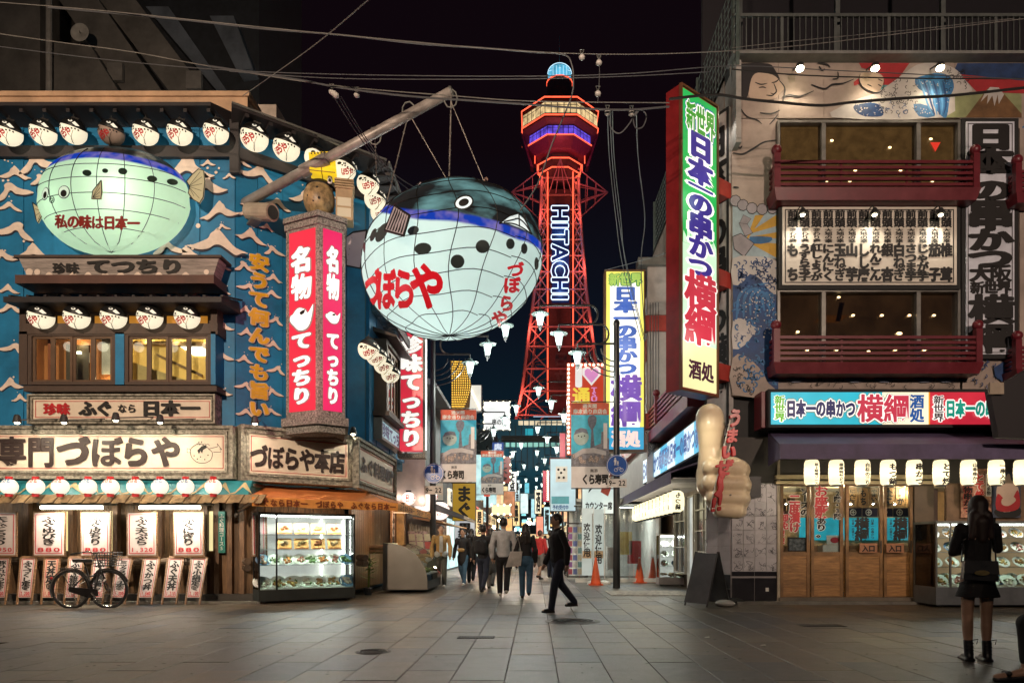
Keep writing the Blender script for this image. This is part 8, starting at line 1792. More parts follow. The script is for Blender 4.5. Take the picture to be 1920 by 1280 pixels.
def heart_sign():
 fr = F(23); t = T('bulb_framed_sign', 'red sign with white letter I, pink heart and yellow character, framed by bulbs', 'lit sign', fr, (1.7, 0, 4.2)); t.box('face', emit('brick_red_lit', 'c23a20', .75), 1063, 680, 1140, 852, .0, -.2)
 x0, x1, z0, z1 = t.rect(1066, 684, 1137, 848, .03); bulbs(t, rim_pts(x0, x1, z0, z1, -.04, .14), .05)
 text(t, 'I', 1074, 688, 1096, 722, .02, emit('i_white', 'e8e0dc', .8), bold=.1, ring=9, fill=1.5)
 H = [(0, -16), (-15, 0), (-15, 9), (-9, 13), (-3, 11), (0, 6), (3, 11), (9, 13), (15, 9), (15, 0)]
 for s, m, y in ((1.15, _M['i_white'], -.02), (.85, emit('heart_pink', 'd88ac0', .8), -.03)):
  mb = MB(); mb.flat([FR for FR in [fr.hit(1109+a*s, 703-b_*s*1.1, 0) for a, b_ in H]], y); t.part('heart', mb, m)
 text(t, '通', 1074, 726, 1106, 758, .02, emit('yellow_char', 'e8c840', .85), bold=.05, ring=9, fill=1.05); text(t, 'TSU', 1108, 726, 1120, 752, .02, _M['heart_pink'], True, .05, 5, 1.4)
heart_sign()
def left_lane_signs():
 def bill(nm, lab, cat, Y, px, m, txt=None, tm=None, vert=True, th=.25, b_=.05, rim=None):
  fr = F(Y); t = T(nm, lab, cat, fr, (fr.hit((px[0]+px[2])/2, px[3])[0], 0, fr.hit(px[0], px[3])[1])); t.box('face', m, *px, 0, -th)
  t.box('housing', K['darkgrey'], px[0]-1, px[1]-1, px[2]+1, px[3]+1, -.02, -th-.02)
  if txt: w_ = px[2]-px[0]; h_ = px[3]-px[1]; text(t, txt, px[0]+w_*.15, px[1]+h_*.06, px[2]-w_*.15, px[3]-h_*.06, .02, tm or K['black'], vert, b_, 5, 1.0)
  if rim: x0, x1, z0, z1 = t.rect(*px, .05); bulbs(t, rim_pts(x0, x1, z0, z1, -.06, rim), .06)
  return t
 yb = T('corn_marquee', 'tall curved marquee covered in rows of golden bulbs on the pufferfish side of the lane', 'lit sign', F(27), (-3, 0, 6))
 P = []
 for c in range(9):
  for r_ in range(22): y = 678+r_*4.4; x = 846+c*(2.2+1.9*sin(pi*min(1, (r_+3)/24)))+2; P.append((*F(27).hit(x, y), ))
 yb.part('body', MB().flat([F(27).hit(x, y, -.1) for x, y in ((844, 675), (848, 770), (880, 768), (884, 720), (872, 690), (860, 676))], .12), mat('marquee_back', (.12, .07, .015), .5)); bulbs(yb, [(x, 0, z) for x, z in P], .028, emit('gold_bulb', 'ffc850', 1.5))
 t = bill('bulb_edged_sign', 'white sign with bulbs along its slanting edge behind the first banner', 'lit sign', 29, (880, 722, 902, 770), emit('pale_sign', 'e8e4d8', .8)); bulbs(t, [F(28.9).hit(879+k*2.6, 722+k*5.4)[0:1]+(-.1,)+F(28.9).hit(879+k*2.6, 722+k*5.4)[1:2] for k in range(9)], .06)
 bill('white_roof_sign', 'white lit roof sign edged with blue-white bulbs high over the lane', 'lit sign', 46, (907, 753, 956, 805), emit('cool_white_sign', 'f4f6f4', 1.0), None, K['black'], False, rim=.5)
 text(THINGS[-1], '串の家', 922, 785, 950, 797, .02, K['black'], bold=.02)
 bill('blue_square_sign', 'small blue square sign with one white character', 'lit sign', 38, (923, 829, 944, 850), emit('blue_sq', '2a4a90', .7), '庵', emit('sq_white', 'd8e0f0', .8), False)
 bill('bulb_framed_sign', 'red sign framed with bulbs, half hidden by the smaller dark banner', 'lit sign', 34, (921, 856, 957, 905), emit('dim_red_sign', '8a2a24', .6), 'とんかつ', K['black'], True, rim=.3)
 bill('white_vertical_sign', 'small white vertical sign with black brush writing deep in the lane', 'lit sign', 36, (953, 884, 968, 922), emit('bright_white_sign', 'fbfbf4', 1.1), 'そ豆', K['black'])
 bill('picture_sign', 'orange picture sign with a tower below the small white sign', 'lit sign', 33, (945, 921, 965, 968), emit('orange_picture', 'd08a60', .6, var=.6, scale=3))
 bill('yellow_sign', 'yellow shop sign with a black character behind the tiled gable', 'lit sign', 27, (849, 906, 891, 975), emit('mustard_lit', 'b89020', .55), 'まぐ', K['black'])
 bill('arched_sign', 'round-topped glowing cream sign over a shop front', 'lit sign', 31, (922, 946, 957, 964), emit('cream_arch', 'ffe9b8', 1.0), rim=.3)
 bill('white_menu_board', 'white menu panels under the yellow sign', 'menu board', 28, (853, 976, 890, 1030), emit('menu_panel', 'd8dce0', .55, var=.4), '黒酢', K['black'])
 bill('red_bulb_sign', 'tall narrow red lit sign with a column of bulbs deep in the lane', 'lit sign', 42, (1018, 882, 1030, 940), emit('magenta_red', 'c02848', .8)); t = THINGS[-1]; bulbs(t, [F(42).hit(1027, 884+k*4)[0:1]+(-.15,)+F(42).hit(1027, 884+k*4)[1:2] for k in range(14)], .07)
 bill('red_bulb_sign', 'narrow red sign of dots beside the bulb-framed heart sign', 'lit sign', 30, (1050, 812, 1060, 858), emit('red_dots', 'd04050', .8))
 bill('menu_flag', 'pale blue hanging menu flag with drawings of foods', 'banner', 21, (1032, 860, 1079, 957), emit('pale_blue_flag', 'b8d4dc', .8, var=.15), None)
 t = THINGS[-1]; text(t, '予約受付中', 1036, 946, 1066, 955, .02, mat('flag_blue', (.02, .1, .3), .5)); t.box('picture_panel', K['white'], 1042, 874, 1064, 903, .01); mb = MB();
 for a, b_ in ((1047, 880), (1052, 886), (1058, 880), (1048, 895), (1057, 895)): x, z = F(21).hit(a, b_); mb.disc(x, z, -.02, .04, n=7)
 t.part('food_drawing', mb, K['black']); t.box('fish_band', mat('aqua_print', (.1, .4, .5), .5), 1034, 930, 1067, 944, .01)
 bill('shop_menu_sign', 'white shop sign with drawn skewers and a red cup over the curtain', 'lit sign', 20.6, (1092, 897, 1152, 962), emit('pale_lit_menu', 'd6e4de', .8, var=.1))
 t = THINGS[-1]; text(t, 'カウンター席', 1097, 940, 1148, 955, .02, K['black'], bold=.04); f_ = F(20.6)
 for k, (pts, m) in enumerate((([(1100, 899), (1108, 899), (1104, 908)], mat('leaf_print', (.1, .25, .15), .5)), ([(1130, 908), (1146, 914), (1140, 930), (1126, 922)], mat('cup_red', (.5, .08, .05), .5)), ([(1104, 918), (1112, 912), (1110, 916), (1103, 924)], K['black']))): mb = MB(); mb.flat([f_.hit(*p_) for p_ in pts], -.02); t.part('picture', mb, m)
 for i, (Y, px, col, txt) in enumerate(((48, (966, 900, 974, 950), 'cfeaf0', '寿司'), (52, (976, 925, 990, 962), 'dff4f4', None), (40, (1003, 918, 1015, 962), 'fff0d0', '酒'), (56, (996, 935, 1004, 970), 'a8dce8', None), (38, (962, 940, 974, 985), 'ffe0a0', '串'), (34, (1020, 950, 1031, 1000), 'bfe4ea', '麺'), (60, (984, 905, 992, 925), '60c8dc', None), (44, (948, 972, 960, 1000), 'ffc078', None), (32, (893, 955, 905, 1005), 'ffd8a0', '居酒'), (36, (1006, 968, 1018, 1004), 'ff9a80', None))):
  bill('lane_sign', ORD[i]+' small lit sign deep in the lane, '+('white', 'pale', 'cream', 'sky blue', 'amber', 'light blue', 'teal', 'orange', 'tan', 'coral')[i], 'lit sign', Y, px, emit('deep_'+col, col, 1.0, var=.3, scale=3), txt, K['black'])
 for i, (px, py, Y) in enumerate(((993, 980, 27), (926, 988, 27), (936, 975, 34), (978, 1000, 44), (1008, 990, 40), (906, 990, 31))):
  p = W(px, py, Y); t = T('bare_bulb', ORD[i]+' bare glaring bulb over the stalls down the lane', 'bulb', o=(p.x, p.y, p.z), group='bare bulbs in the lane'); t.part('glass', MB().ell(p, (.07, .07, .08), 10, 6), emit('glaring_bulb', 'ffe2a8', 30)); t.part('cord', MB().tube([p, p+Vector((0, 0, .5))], .008, 4), K['rubber']); pl(t, p+Vector((0, -.2, -.1)), 30, (1, .75, .45), .05)
left_lane_signs()
# clear plastic curtain with printed welcome flags
def curtain():
 t = T('plastic_curtain', 'clear plastic curtain hanging across the open shop front behind the cones', 'curtain', F(21), (2.2, 0, .1)); rng = random.Random(3)
 mb = MB(); x = 1.25; V = [];
 while x < 3.75: V.append((x, .06*sin(x*17)+.03*sin(x*41))); x += .03
 for (a, b_), (c, d) in zip(V, V[1:]): mb.add([(a, b_, .12), (c, d, .12), (c, d, 2.35), (a, b_, 2.35)], [(0, 1, 2, 3)])
 t.part('sheet', mb, glassm('plastic_film', (.85, .88, .88), .15, .5), smooth=True); t.part('rail', MB().tube([(1.2, 0, 2.36), (3.8, 0, 2.36)], .03, 6), K['steel']); t.part('hem', MB().box(1.25, 3.75, -.06, .1, .02, .14), K['white'])
 b = T('open_shop', 'brightly lit open shop interior behind the plastic curtain', 'shop', o=(3, 24, 0)); b.part('back_wall', MB().box(1.3, 3.9, 25.9, 26, 0, 2.6), mat('pale_shop_wall', (.6, .6, .55), .6)); b.part('side_wall', MB().box(3.85, 3.9, 21.2, 26, 0, 2.6), _M['pale_shop_wall']); b.part('ceiling', MB().box(1.2, 3.9, 21.1, 26, 2.5, 2.6), _M['pale_shop_wall'])
 b.part('tube', MB().box(1.6, 3.6, 23, 23.1, 2.42, 2.46), emit('cool_tube', 'f2fff8', 10)); lamp(b, 'AREA', (2.5, 23, 2.4), 90, (.92, 1, .97), 2, sy=1)
 for k, (x, z, m) in enumerate(((3.3, .9, 'red'), (3.0, 1.2, 'yellow_lantern_c'), (2.6, .7, 'white'))):
  q_ = T('shop_shelf_box', ['red stock box stacked in the open shop', 'yellow stock sheet hanging in the open shop', 'white water tank in the open shop'][k], 'stock', o=(x, 22.5, z-.3)); q_.part('box', MB().box(x-.2, x+.2, 22.5, 22.9, z-.35, z+.4), K['red'] if k == 0 else K['white'] if k == 2 else mat('stock_yellow', (.6, .5, .15), .5))
 for k, (px, py0, py1) in enumerate(((1100, 960, 1045), (1122, 962, 1058))):
  q_ = T('welcome_flag', ['pale printed flag with four black characters, farther from the sign pole', 'pale printed flag with four black characters, next to the white poster'][k], 'flag', F(20.2), (F(20.2).hit(px, 1080)[0], 0, 0), 'printed welcome flags'); x0, x1, z0, z1 = q_.rect(px-9, py0-8, px+10, 1078, 0)
  q_.part('cloth', MB().box(x0, x1, 0, .01, z0, z1), emit('pale_flag_cloth', 'c6d2cc', .55, var=.2)); text(q_, '欢迎使用', px-6, py0+20, px+7, py1-2, .006, K['black'], True, .03, 5); q_.box('print_band', mat('bread_print', (.5, .35, .2), .5, var=.5, scale=20), px-8, 1032, px+9, 1046, .005); q_.part('pole', MB().tube([(x1+.03, 0, .02), (x1+.03, 0, z1+.05)], .012, 6), K['white']); q_.part('foot', MB().lathe([(.18, 0), (.16, .08), (.05, .12)], (x1+.03, 0, 0), 12), K['white'])
 rk = T('goods_rack', 'crowded rack of small colourful packets beside the plastic curtain', 'rack', F(22.5), (1.5, 0, 0)); rk.part('frame', MB().frame(1.05, 1.75, 0, .4, .1, 1.9, .04), K['darkgrey'])
 for r_ in range(7):
  for c in range(4): rk.part('packet', MB().box(1.1+c*.16, 1.23+c*.16, -.03, .1, .2+r_*.23, .38+r_*.23), mat('packet_%d' % ((r_*3+c) % 6), [(.5, .1, .15), (.15, .2, .5), (.6, .5, .3), (.3, .12, .4), (.6, .6, .6), (.1, .3, .3)][(r_*3+c) % 6], .4))
curtain()
# shops farther down the lane
def far_shops():
 rng = random.Random(31); cols = ['ffe2a8', 'ffd0a0', 'cfeff0', 'fff4dc', 'e8604a', 'ffc890', 'bfe6e8']
 fronts = {}
 kinds = ['cream', 'amber', 'teal', 'brick', 'grey', 'tan']
 for side in (-1, 1):
  Y = 29.0 if side < 0 else 34.0; i = 0
  while Y < 96:
   L = rng.uniform(4.5, 7.5); H = rng.uniform(5.5, 9) if Y < 60 else rng.uniform(7, 12); X = -3.75 if side < 0 else 3.9
   c = rng.choice(cols); lab = '%s %s shop building with a lit ground floor on the %s side of the lane' % (ORD[i] if i < 15 else 'last', kinds[(i+(side > 0)*2) % 6], 'pufferfish' if side < 0 else 'skewer')
   t = T('shop_building', lab, 'shop building', Fr(X, Y, 90) if side < 0 else Fr(X, Y+L, -90), (L/2, 0, 0), 'shop buildings down the lane')
   t.part('body', MB().box(0, L-.05, .6, 5, 0, H), mat('far_wall_%d' % (i % 4), [(.12, .13, .15), (.2, .17, .15), (.1, .14, .16), (.17, .14, .12)][i % 4], .8)); t.part('upper_wall', MB().box(0, L-.05, 0, .6, 2.6, H), _M['far_wall_%d' % (i % 4)])
   t.part('shopfront_light', MB().box(.1, L-.15, .55, .6, 0, 2.5), emit('front_'+c, c, 1.15, var=.5, scale=1.5))
   t.part('canopy', MB().hexa([(0, -.7, 2.35), (L-.1, -.7, 2.35), (L-.1, 0, 2.6), (0, 0, 2.6), (0, -.7, 2.45), (L-.1, -.7, 2.45), (L-.1, 0, 2.75), (0, 0, 2.75)]), mat('far_canopy_%d' % (i % 3), [(.3, .05, .04), (.05, .1, .2), (.25, .18, .1)][i % 3], .7))
   t.part('fascia_sign', MB().box(.2, L-.3, -.1, 0, 2.9, 3.6), emit('fascia_'+c, c, 1.0, var=.3, scale=2)); mb = MB(); lay(mb, rng.choice(['焼肉ホルモン', '串かつ居酒屋', 'お好み焼', 'たこ焼き', '寿司処']), .4, L-.5, 2.95, 3.55, -.11, False, .05, 5); t.part('lettering', mb, K['black'])
   for k in range(3):
    u = .5+k*(L-1.2)/2.5
    if H > 5: t.part('window', MB().box(u, u+.9, -.02, .03, 4.2, 5.2), emit('far_win_warm', 'd8a860', .5, var=.6) if (i+k) % 3 == 0 else _M['dark_pane'])
   # projecting sign
   py0 = rng.uniform(3.2, 4.6); t.part('projecting_sign', MB().box(.3, .5, -1.2, -.35, py0, py0+rng.uniform(1.2, 2.6)), emit('proj_'+c, c, .9, var=.35, scale=3))
   for k in range(3): t.part('street_lantern', MB().ell((.7+k*(L-1.5)/2, -.6, 2.15), (.17, .17, .2), 10, 6), emit('far_lantern', 'ff9a6a' if side < 0 else 'fff0c0', 1.6))
   if i < 4: lamp(t, 'AREA', (L/2, -.3, 2.2), 80, lin(c), L*.7, sy=.4, rot=(R(-30), 0, 0))
   Y += L; i += 1
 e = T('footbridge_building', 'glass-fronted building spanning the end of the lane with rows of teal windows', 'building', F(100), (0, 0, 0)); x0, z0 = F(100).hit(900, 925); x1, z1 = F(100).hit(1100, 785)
 e.part('body', MB().box(x0, x1+3, .3, 12, z0, z1), emit('end_building_haze_glow', '17414f', .8, base='20404a', var=.5, scale=.15)); z = lambda py: F(100).hit(900, py)[1]; X = lambda px: F(100).hit(px, 800)[0]  # lane haze glow painted into the body as teal emission
 for py0, py1, a, m in ((788, 796, 972, 'fbe6c0'), (829, 837, 948, '9fe0d0')):
  for k in range(int((1068-a)/10.5)): e.part('window', MB().box(X(a+k*10.5), X(a+k*10.5+8.5), .2, .3, z(py1), z(py0)), emit('end_win_'+m, m, .75, var=.4, scale=.3))
 for px in range(955, 1068, 11): e.part('mullion', MB().box(X(px), X(px+1.2), .1, .3, z(880), z(798)), mat('end_mullion', (.2, .22, .22), .5))
 e.part('band', MB().box(X(940), X(1068), .15, .3, z(828), z(816)), mat('end_band', (.2, .22, .23), .6)); e.part('sign', MB().box(X(985), X(1000), .1, .25, z(815), z(803)), emit('end_sign_teal', '30b0c0', .8)); e.part('roof_lamp_row', MB().box(X(1000), X(1055), .0, .1, z(781), z(780)), emit('end_lamps', 'cfe8ff', 1))
 m = T('arcade_hall', 'dark tall hall closing the far end of the lane', 'building', F(112), (0, 0, 0)); m.part('body', MB().box(-30, 40, 0, 10, 0, 10.5), mat('far_dark_wall', (.03, .035, .05), .8));
 for k in range(9): m.part('window', MB().box(-9+k*2.4, -8.6+k*2.4, -.1, 0, 5+(k % 3), 5.3+(k % 3)), emit('far_win_warm', 'd8a860', .5))
 r2 = random.Random(5)
 for k in range(46): x, z = F(111.9).hit(r2.uniform(950, 1030), r2.uniform(905, 1000)); m.part('window', MB().box(x, x+r2.uniform(.2, .9), -.2, -.1, z, z+r2.uniform(.2, .7)), emit(*(('hall_teal', '8fe0e8', 1.6), ('hall_amber', 'ffc878', 1.4), ('hall_white', 'f4ffff', 1.8))[k % 3]))  # random glowing panes added for the glow at the lane's end
 m.part('glowing_entrance', MB().box(-3, 4, -.1, 0, 0, 3), emit('far_entrance', 'ffd9a0', .8, var=.5))
far_shops()
# ================================================================== behind and above
def high_rise():
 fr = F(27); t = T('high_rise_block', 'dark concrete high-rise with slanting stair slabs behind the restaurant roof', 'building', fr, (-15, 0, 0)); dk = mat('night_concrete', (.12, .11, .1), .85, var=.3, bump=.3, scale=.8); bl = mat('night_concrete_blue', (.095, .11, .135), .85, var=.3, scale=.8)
 P = lambda px, py, f=0: fr.hit(px, py, f); x0, zb_ = P(-200, 220); xr, _ = P(436, 0); zt = 30
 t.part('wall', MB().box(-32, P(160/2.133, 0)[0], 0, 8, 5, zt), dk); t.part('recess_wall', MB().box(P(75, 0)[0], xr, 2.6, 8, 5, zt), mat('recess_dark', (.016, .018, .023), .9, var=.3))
 t.part('drain_pipe', MB().tube([(P(92, 0, .3)[0], -.3, 5), (P(92, 0, .3)[0], -.3, zt)], .11, 10), mat('pipe_grey', (.28, .26, .24), .5))
 for k, (a, c, a2, c2) in enumerate(((100, 175, 240, 315), (175, 245, 330, 400), (255, 300, 430, 440), (345, 385, 437, 437))):
  pts = [(P(a-20, -40)[0], P(0, -40)[1]), (P(c-20, -40)[0], P(0, -40)[1]), (P(c2, 190)[0], P(0, 190)[1]), (P(a2, 190)[0], P(0, 190)[1])] if k < 3 else [(P(350, -40)[0], P(0, -40)[1]), (P(398, -40)[0], P(0, -40)[1]), (P(436, 65)[0], P(0, 65)[1]), (P(405, 70)[0], P(0, 70)[1])]
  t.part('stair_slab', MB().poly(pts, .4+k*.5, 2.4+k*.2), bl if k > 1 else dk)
 t.part('low_block', MB().poly([(P(100, 0)[0], P(0, 190)[1]), (P(100, 0)[0], P(0, 85)[1]), (P(170, 0)[0], P(0, 85)[1]), (P(235, 0)[0], P(0, 190)[1])], -.1, 1), dk)
 for px, py in ((218, 135), (365, 150)): x, z = P(px, py, -.3); t.part('duct_opening', MB().box(x-.3, x+.3, .2, .35, z-.4, z+.3), mat('duct_pale', (.15, .14, .13), .7))
 x, z = P(147, 58, .6); d = T('satellite_dish', 'round grey satellite dish on the dark high-rise', 'satellite dish', fr, (x, -.6, z)); d.part('dish', MB().lathe([(.01, .05), (.2, .03), (.34, -.03), (.36, -.03), (.22, .05), (.01, .08)], (x, -.5, z), 18, 'y'), mat('dish_grey', (.35, .33, .3), .5), smooth=True); d.part('arm', MB().tube([(x, -.5, z), (x-.3, -.2, z+.5)], .03, 6), K['grey'])
high_rise()
def terrace():
 t = T('terrace_railing', 'grey steel railing of thin uprights along the dark roof terrace', 'railing', FR0, (pX(1640), -.2, pZ(118))); m = mat('railing_steel', (.11, .12, .115), .5, metal=.3)
 z0, z1 = pZ(107), pZ(35); t.part('top_rail', MB().box(pX(1370), 14, -.06, 0, z1, z1+.06), m); t.part('bottom_rail', MB().box(pX(1370), 14, -.05, -.01, z0, z0+.04), m); t.part('deck_edge', MB().box(pX(1368), 14, -.25, .2, pZ(117), z0-.05), mat('deck_edge_paint', (.2, .2, .19), .6))
 x = pX(1376); k = 0
 while x < 10.4: t.part('post' if k % 9 == 8 or k == 0 else 'baluster', MB().box(x-(.03 if k % 9 == 8 else .009), x+(.03 if k % 9 == 8 else .009), -.045, -.015, z0+.04, z1), m); x += .118; k += 1
 t.part('screen_wall', MB().box(pX(1372), 14, 2.4, 2.5, 11, 18), mat('night_screen', (.012, .01, .014), .9))
 for px in (1388, 1571, 1769): x = pX(px, -.2); t.part('tall_post', MB().box(x-.045, x+.045, .2, .28, z0-.1, 16), m)
 s = T('side_fence', 'slanting mesh fence panel on the lane edge of the roof terrace', 'fence', FR2, (-2, 0, 9.5)); fm = mat('fence_green_grey', (.1, .13, .12), .6)
 s.part('parapet_strip', MB().box(-9, .3, .02, .12, 9.0, 10.6), mat('pale_parapet', (.32, .3, .28), .7)); b = MB()
 for k in range(40): b.tube([(-9+k*.24, .05, 10.6), (-9+k*.24, .05, 12.4)], .008, 4)
 for k in range(10): b.tube([(-9, .05, 10.6+k*.2), (.3, .05, 10.6+k*.2)], .008, 4)
 s.part('mesh', b, fm)
 for u in (-9, -6, -3, 0, .3): s.part('fence_post', MB().tube([(u, .05, 10.5), (u, .05, 12.5)], .035, 6), fm)
 r_ = T('dark_roof', 'dark slanting roof edge of the neighbouring house at the picture edge', 'roof', FR0, (10, -1.6, 3.6)); P = lambda px, py, f=1.6: FR0.hit(px, py, f)
 r_.part('roof_slab', MB().poly([P(1846, 735), P(1925, 690), P(2010, 640), P(2010, 830), P(1862, 822)], -1.75, -1.6), mat('dark_roof_felt', (.015, .012, .014), .7)); x, z = P(1868, 728, 1.8); r_.part('junction_box', MB().box(x-.12, x+.12, -1.82, -1.76, z-.1, z+.1), mat('tan_box', (.3, .24, .18), .6))
terrace()
# overhead cables
def cables():
 def cb(lab, pts, Y, r_=.013, Y2=None, extra=None, m=None, zig=False):
  n = len(pts); Y2 = Y2 or Y; P = [W(x, y, Y+(Y2-Y)*i/(n-1)) for i, (x, y) in enumerate(pts)]; o = P[0]
  t = T('overhead_cable', lab, 'cable', o=tuple(o), group='overhead cables'); t.part('wire', MB().tube(smooth_pts([tuple(p) for p in P], 6), r_*.75, 5), m or K['cable'])
  if extra: extra(t, P)
 lt = mat('pale_wire', (.16, .15, .14), .5)
 cb('thin straight wire crossing above the dome of the tower', [(-60, 0), (210, 22), (600, 62), (1054, 100), (1400, 94), (1700, 62), (1980, 28)], 10.5, .008, m=lt)
 cb('thick wavy cable that drops in front of the tower deck', [(90, 14), (300, 33), (420, 46), (500, 55), (640, 66), (780, 82), (900, 90), (1000, 98), (1058, 103), (1072, 122), (1075, 150), (1070, 185), (1035, 270), (1008, 345), (975, 395)], 10.5, .017, 11.2)
 cb('thin wire sloping from the high-rise to the green sign', [(-60, 55), (100, 78), (250, 98), (390, 124), (620, 160), (850, 180), (1000, 190), (1255, 193)], 10.8, .010, m=lt)
 cb('bundled cable running below it to the green sign', [(390, 124), (560, 150), (640, 165), (760, 180), (900, 190), (990, 196), (1100, 204), (1180, 206), (1255, 200)], 10.8, .02)
 cb('clipped double cable crossing behind the dome', [(-60, 80), (200, 112), (430, 132), (700, 141), (1000, 143), (1180, 138), (1372, 124), (1560, 132), (1980, 152)], 10.6, .009)
 cb('lower strand of the clipped double cable', [(430, 134), (600, 146), (760, 149), (1000, 148), (1180, 143), (1330, 135)], 10.6, .009)
 cb('thin bright wire falling steeply onto the restaurant parapet', [(455, 180), (580, 92), (700, -8)], 12, .008, 6, m=lt)
 cb('thick cable bundle over the painted face and mountain', [(1255, 186), (1340, 178), (1400, 186), (1470, 193), (1540, 198), (1600, 192), (1700, 184), (1800, 178), (1980, 158)], 11.5, .03, m=K['rubber'])
 cb('dark straight wire over the painted face', [(1372, 130), (1500, 141), (1700, 147), (1980, 148)], 11.5, .014, m=K['rubber'])
 cb('thin slanting wire in front of the terrace railing', [(1372, 90), (1500, 76), (1700, 57), (1900, 35)], 11.5, .006, m=lt)
 for k, (a, c, lab) in enumerate(((626, 745, 'service wire dropping from the coil to the giant fish'), (634, 772, 'second service wire dropping towards the giant fish back'), (640, 792, 'third service wire passing behind the steel pole'))):
  cb(lab, [(a, 182), (a+40, 245+k*2), (a+92, 320), (c, 360)], 11.2, .012, 13.4, m=K['cable'])
 for k, (x, x2, lab) in enumerate(((1139, 1172, 'group of hanging cables nearest the tower'), (1144, 1180, 'second strand of the hanging cables by the tower'), (1148, 1178, 'third strand of the hanging cables by the tower'), (1193, 1206, 'single cable hanging beside the yellow sign'))):
  cb(lab, [(x, 208), (x+4, 300), (x+16, 410), (x2-4, 500), (x2+ (30 if k < 3 else 4), 640)], 11.0, .016 if k == 3 else .012, 18.8)
 cb('drooping cable loop between the hanging cables', [(1140, 212), (1146, 240), (1162, 250), (1180, 232), (1190, 214), (1202, 206), (1212, 218), (1205, 238), (1192, 240), (1188, 222), (1200, 205)], 11.0, .014)
 cb('sagging grey wire from the second sign to the wall', [(1135, 506), (1190, 492), (1250, 474)], 18.5, .012, 13.5)
 ins = mat('porcelain', (.45, .42, .4), .3)
 for k, (px, py, n, lab) in enumerate(((622, 172, 3, 'ribbed insulator coil at the start of the service wires'), (669, 178, 1, 'single white insulator hanging on the cable'), (1123, 118, 1, 'upper insulator on the vertical link above the tower'), (1121, 176, 1, 'lower insulator on the vertical link above the tower'), (1091, 108, 1, 'small hook clamp above the tower deck'), (1139, 212, 1, 'insulator holding the hanging cables'), (1184, 213, 1, 'insulator holding the cable loop'))):
  p = W(px, py, 10.9); t = T('insulator', lab, 'insulator', o=tuple(p), group='insulators on the overhead cables')
  b = MB(); [b.ell((p.x+.035*i, p.y, p.z-.03*i), (.05, .05, .045), 10, 6) for i in range(n)]; t.part('porcelain', b, ins); t.part('clamp', MB().tube([(p.x, p.y, p.z+.03), (p.x-.03, p.y, p.z+.12), (p.x+.03, p.y, p.z+.12), (p.x, p.y, p.z+.03)], .01, 5), K['grey'])
 cb('short vertical link between the two insulators', [(1123, 105), (1124, 140), (1121, 190)], 10.9, .008)
cables()
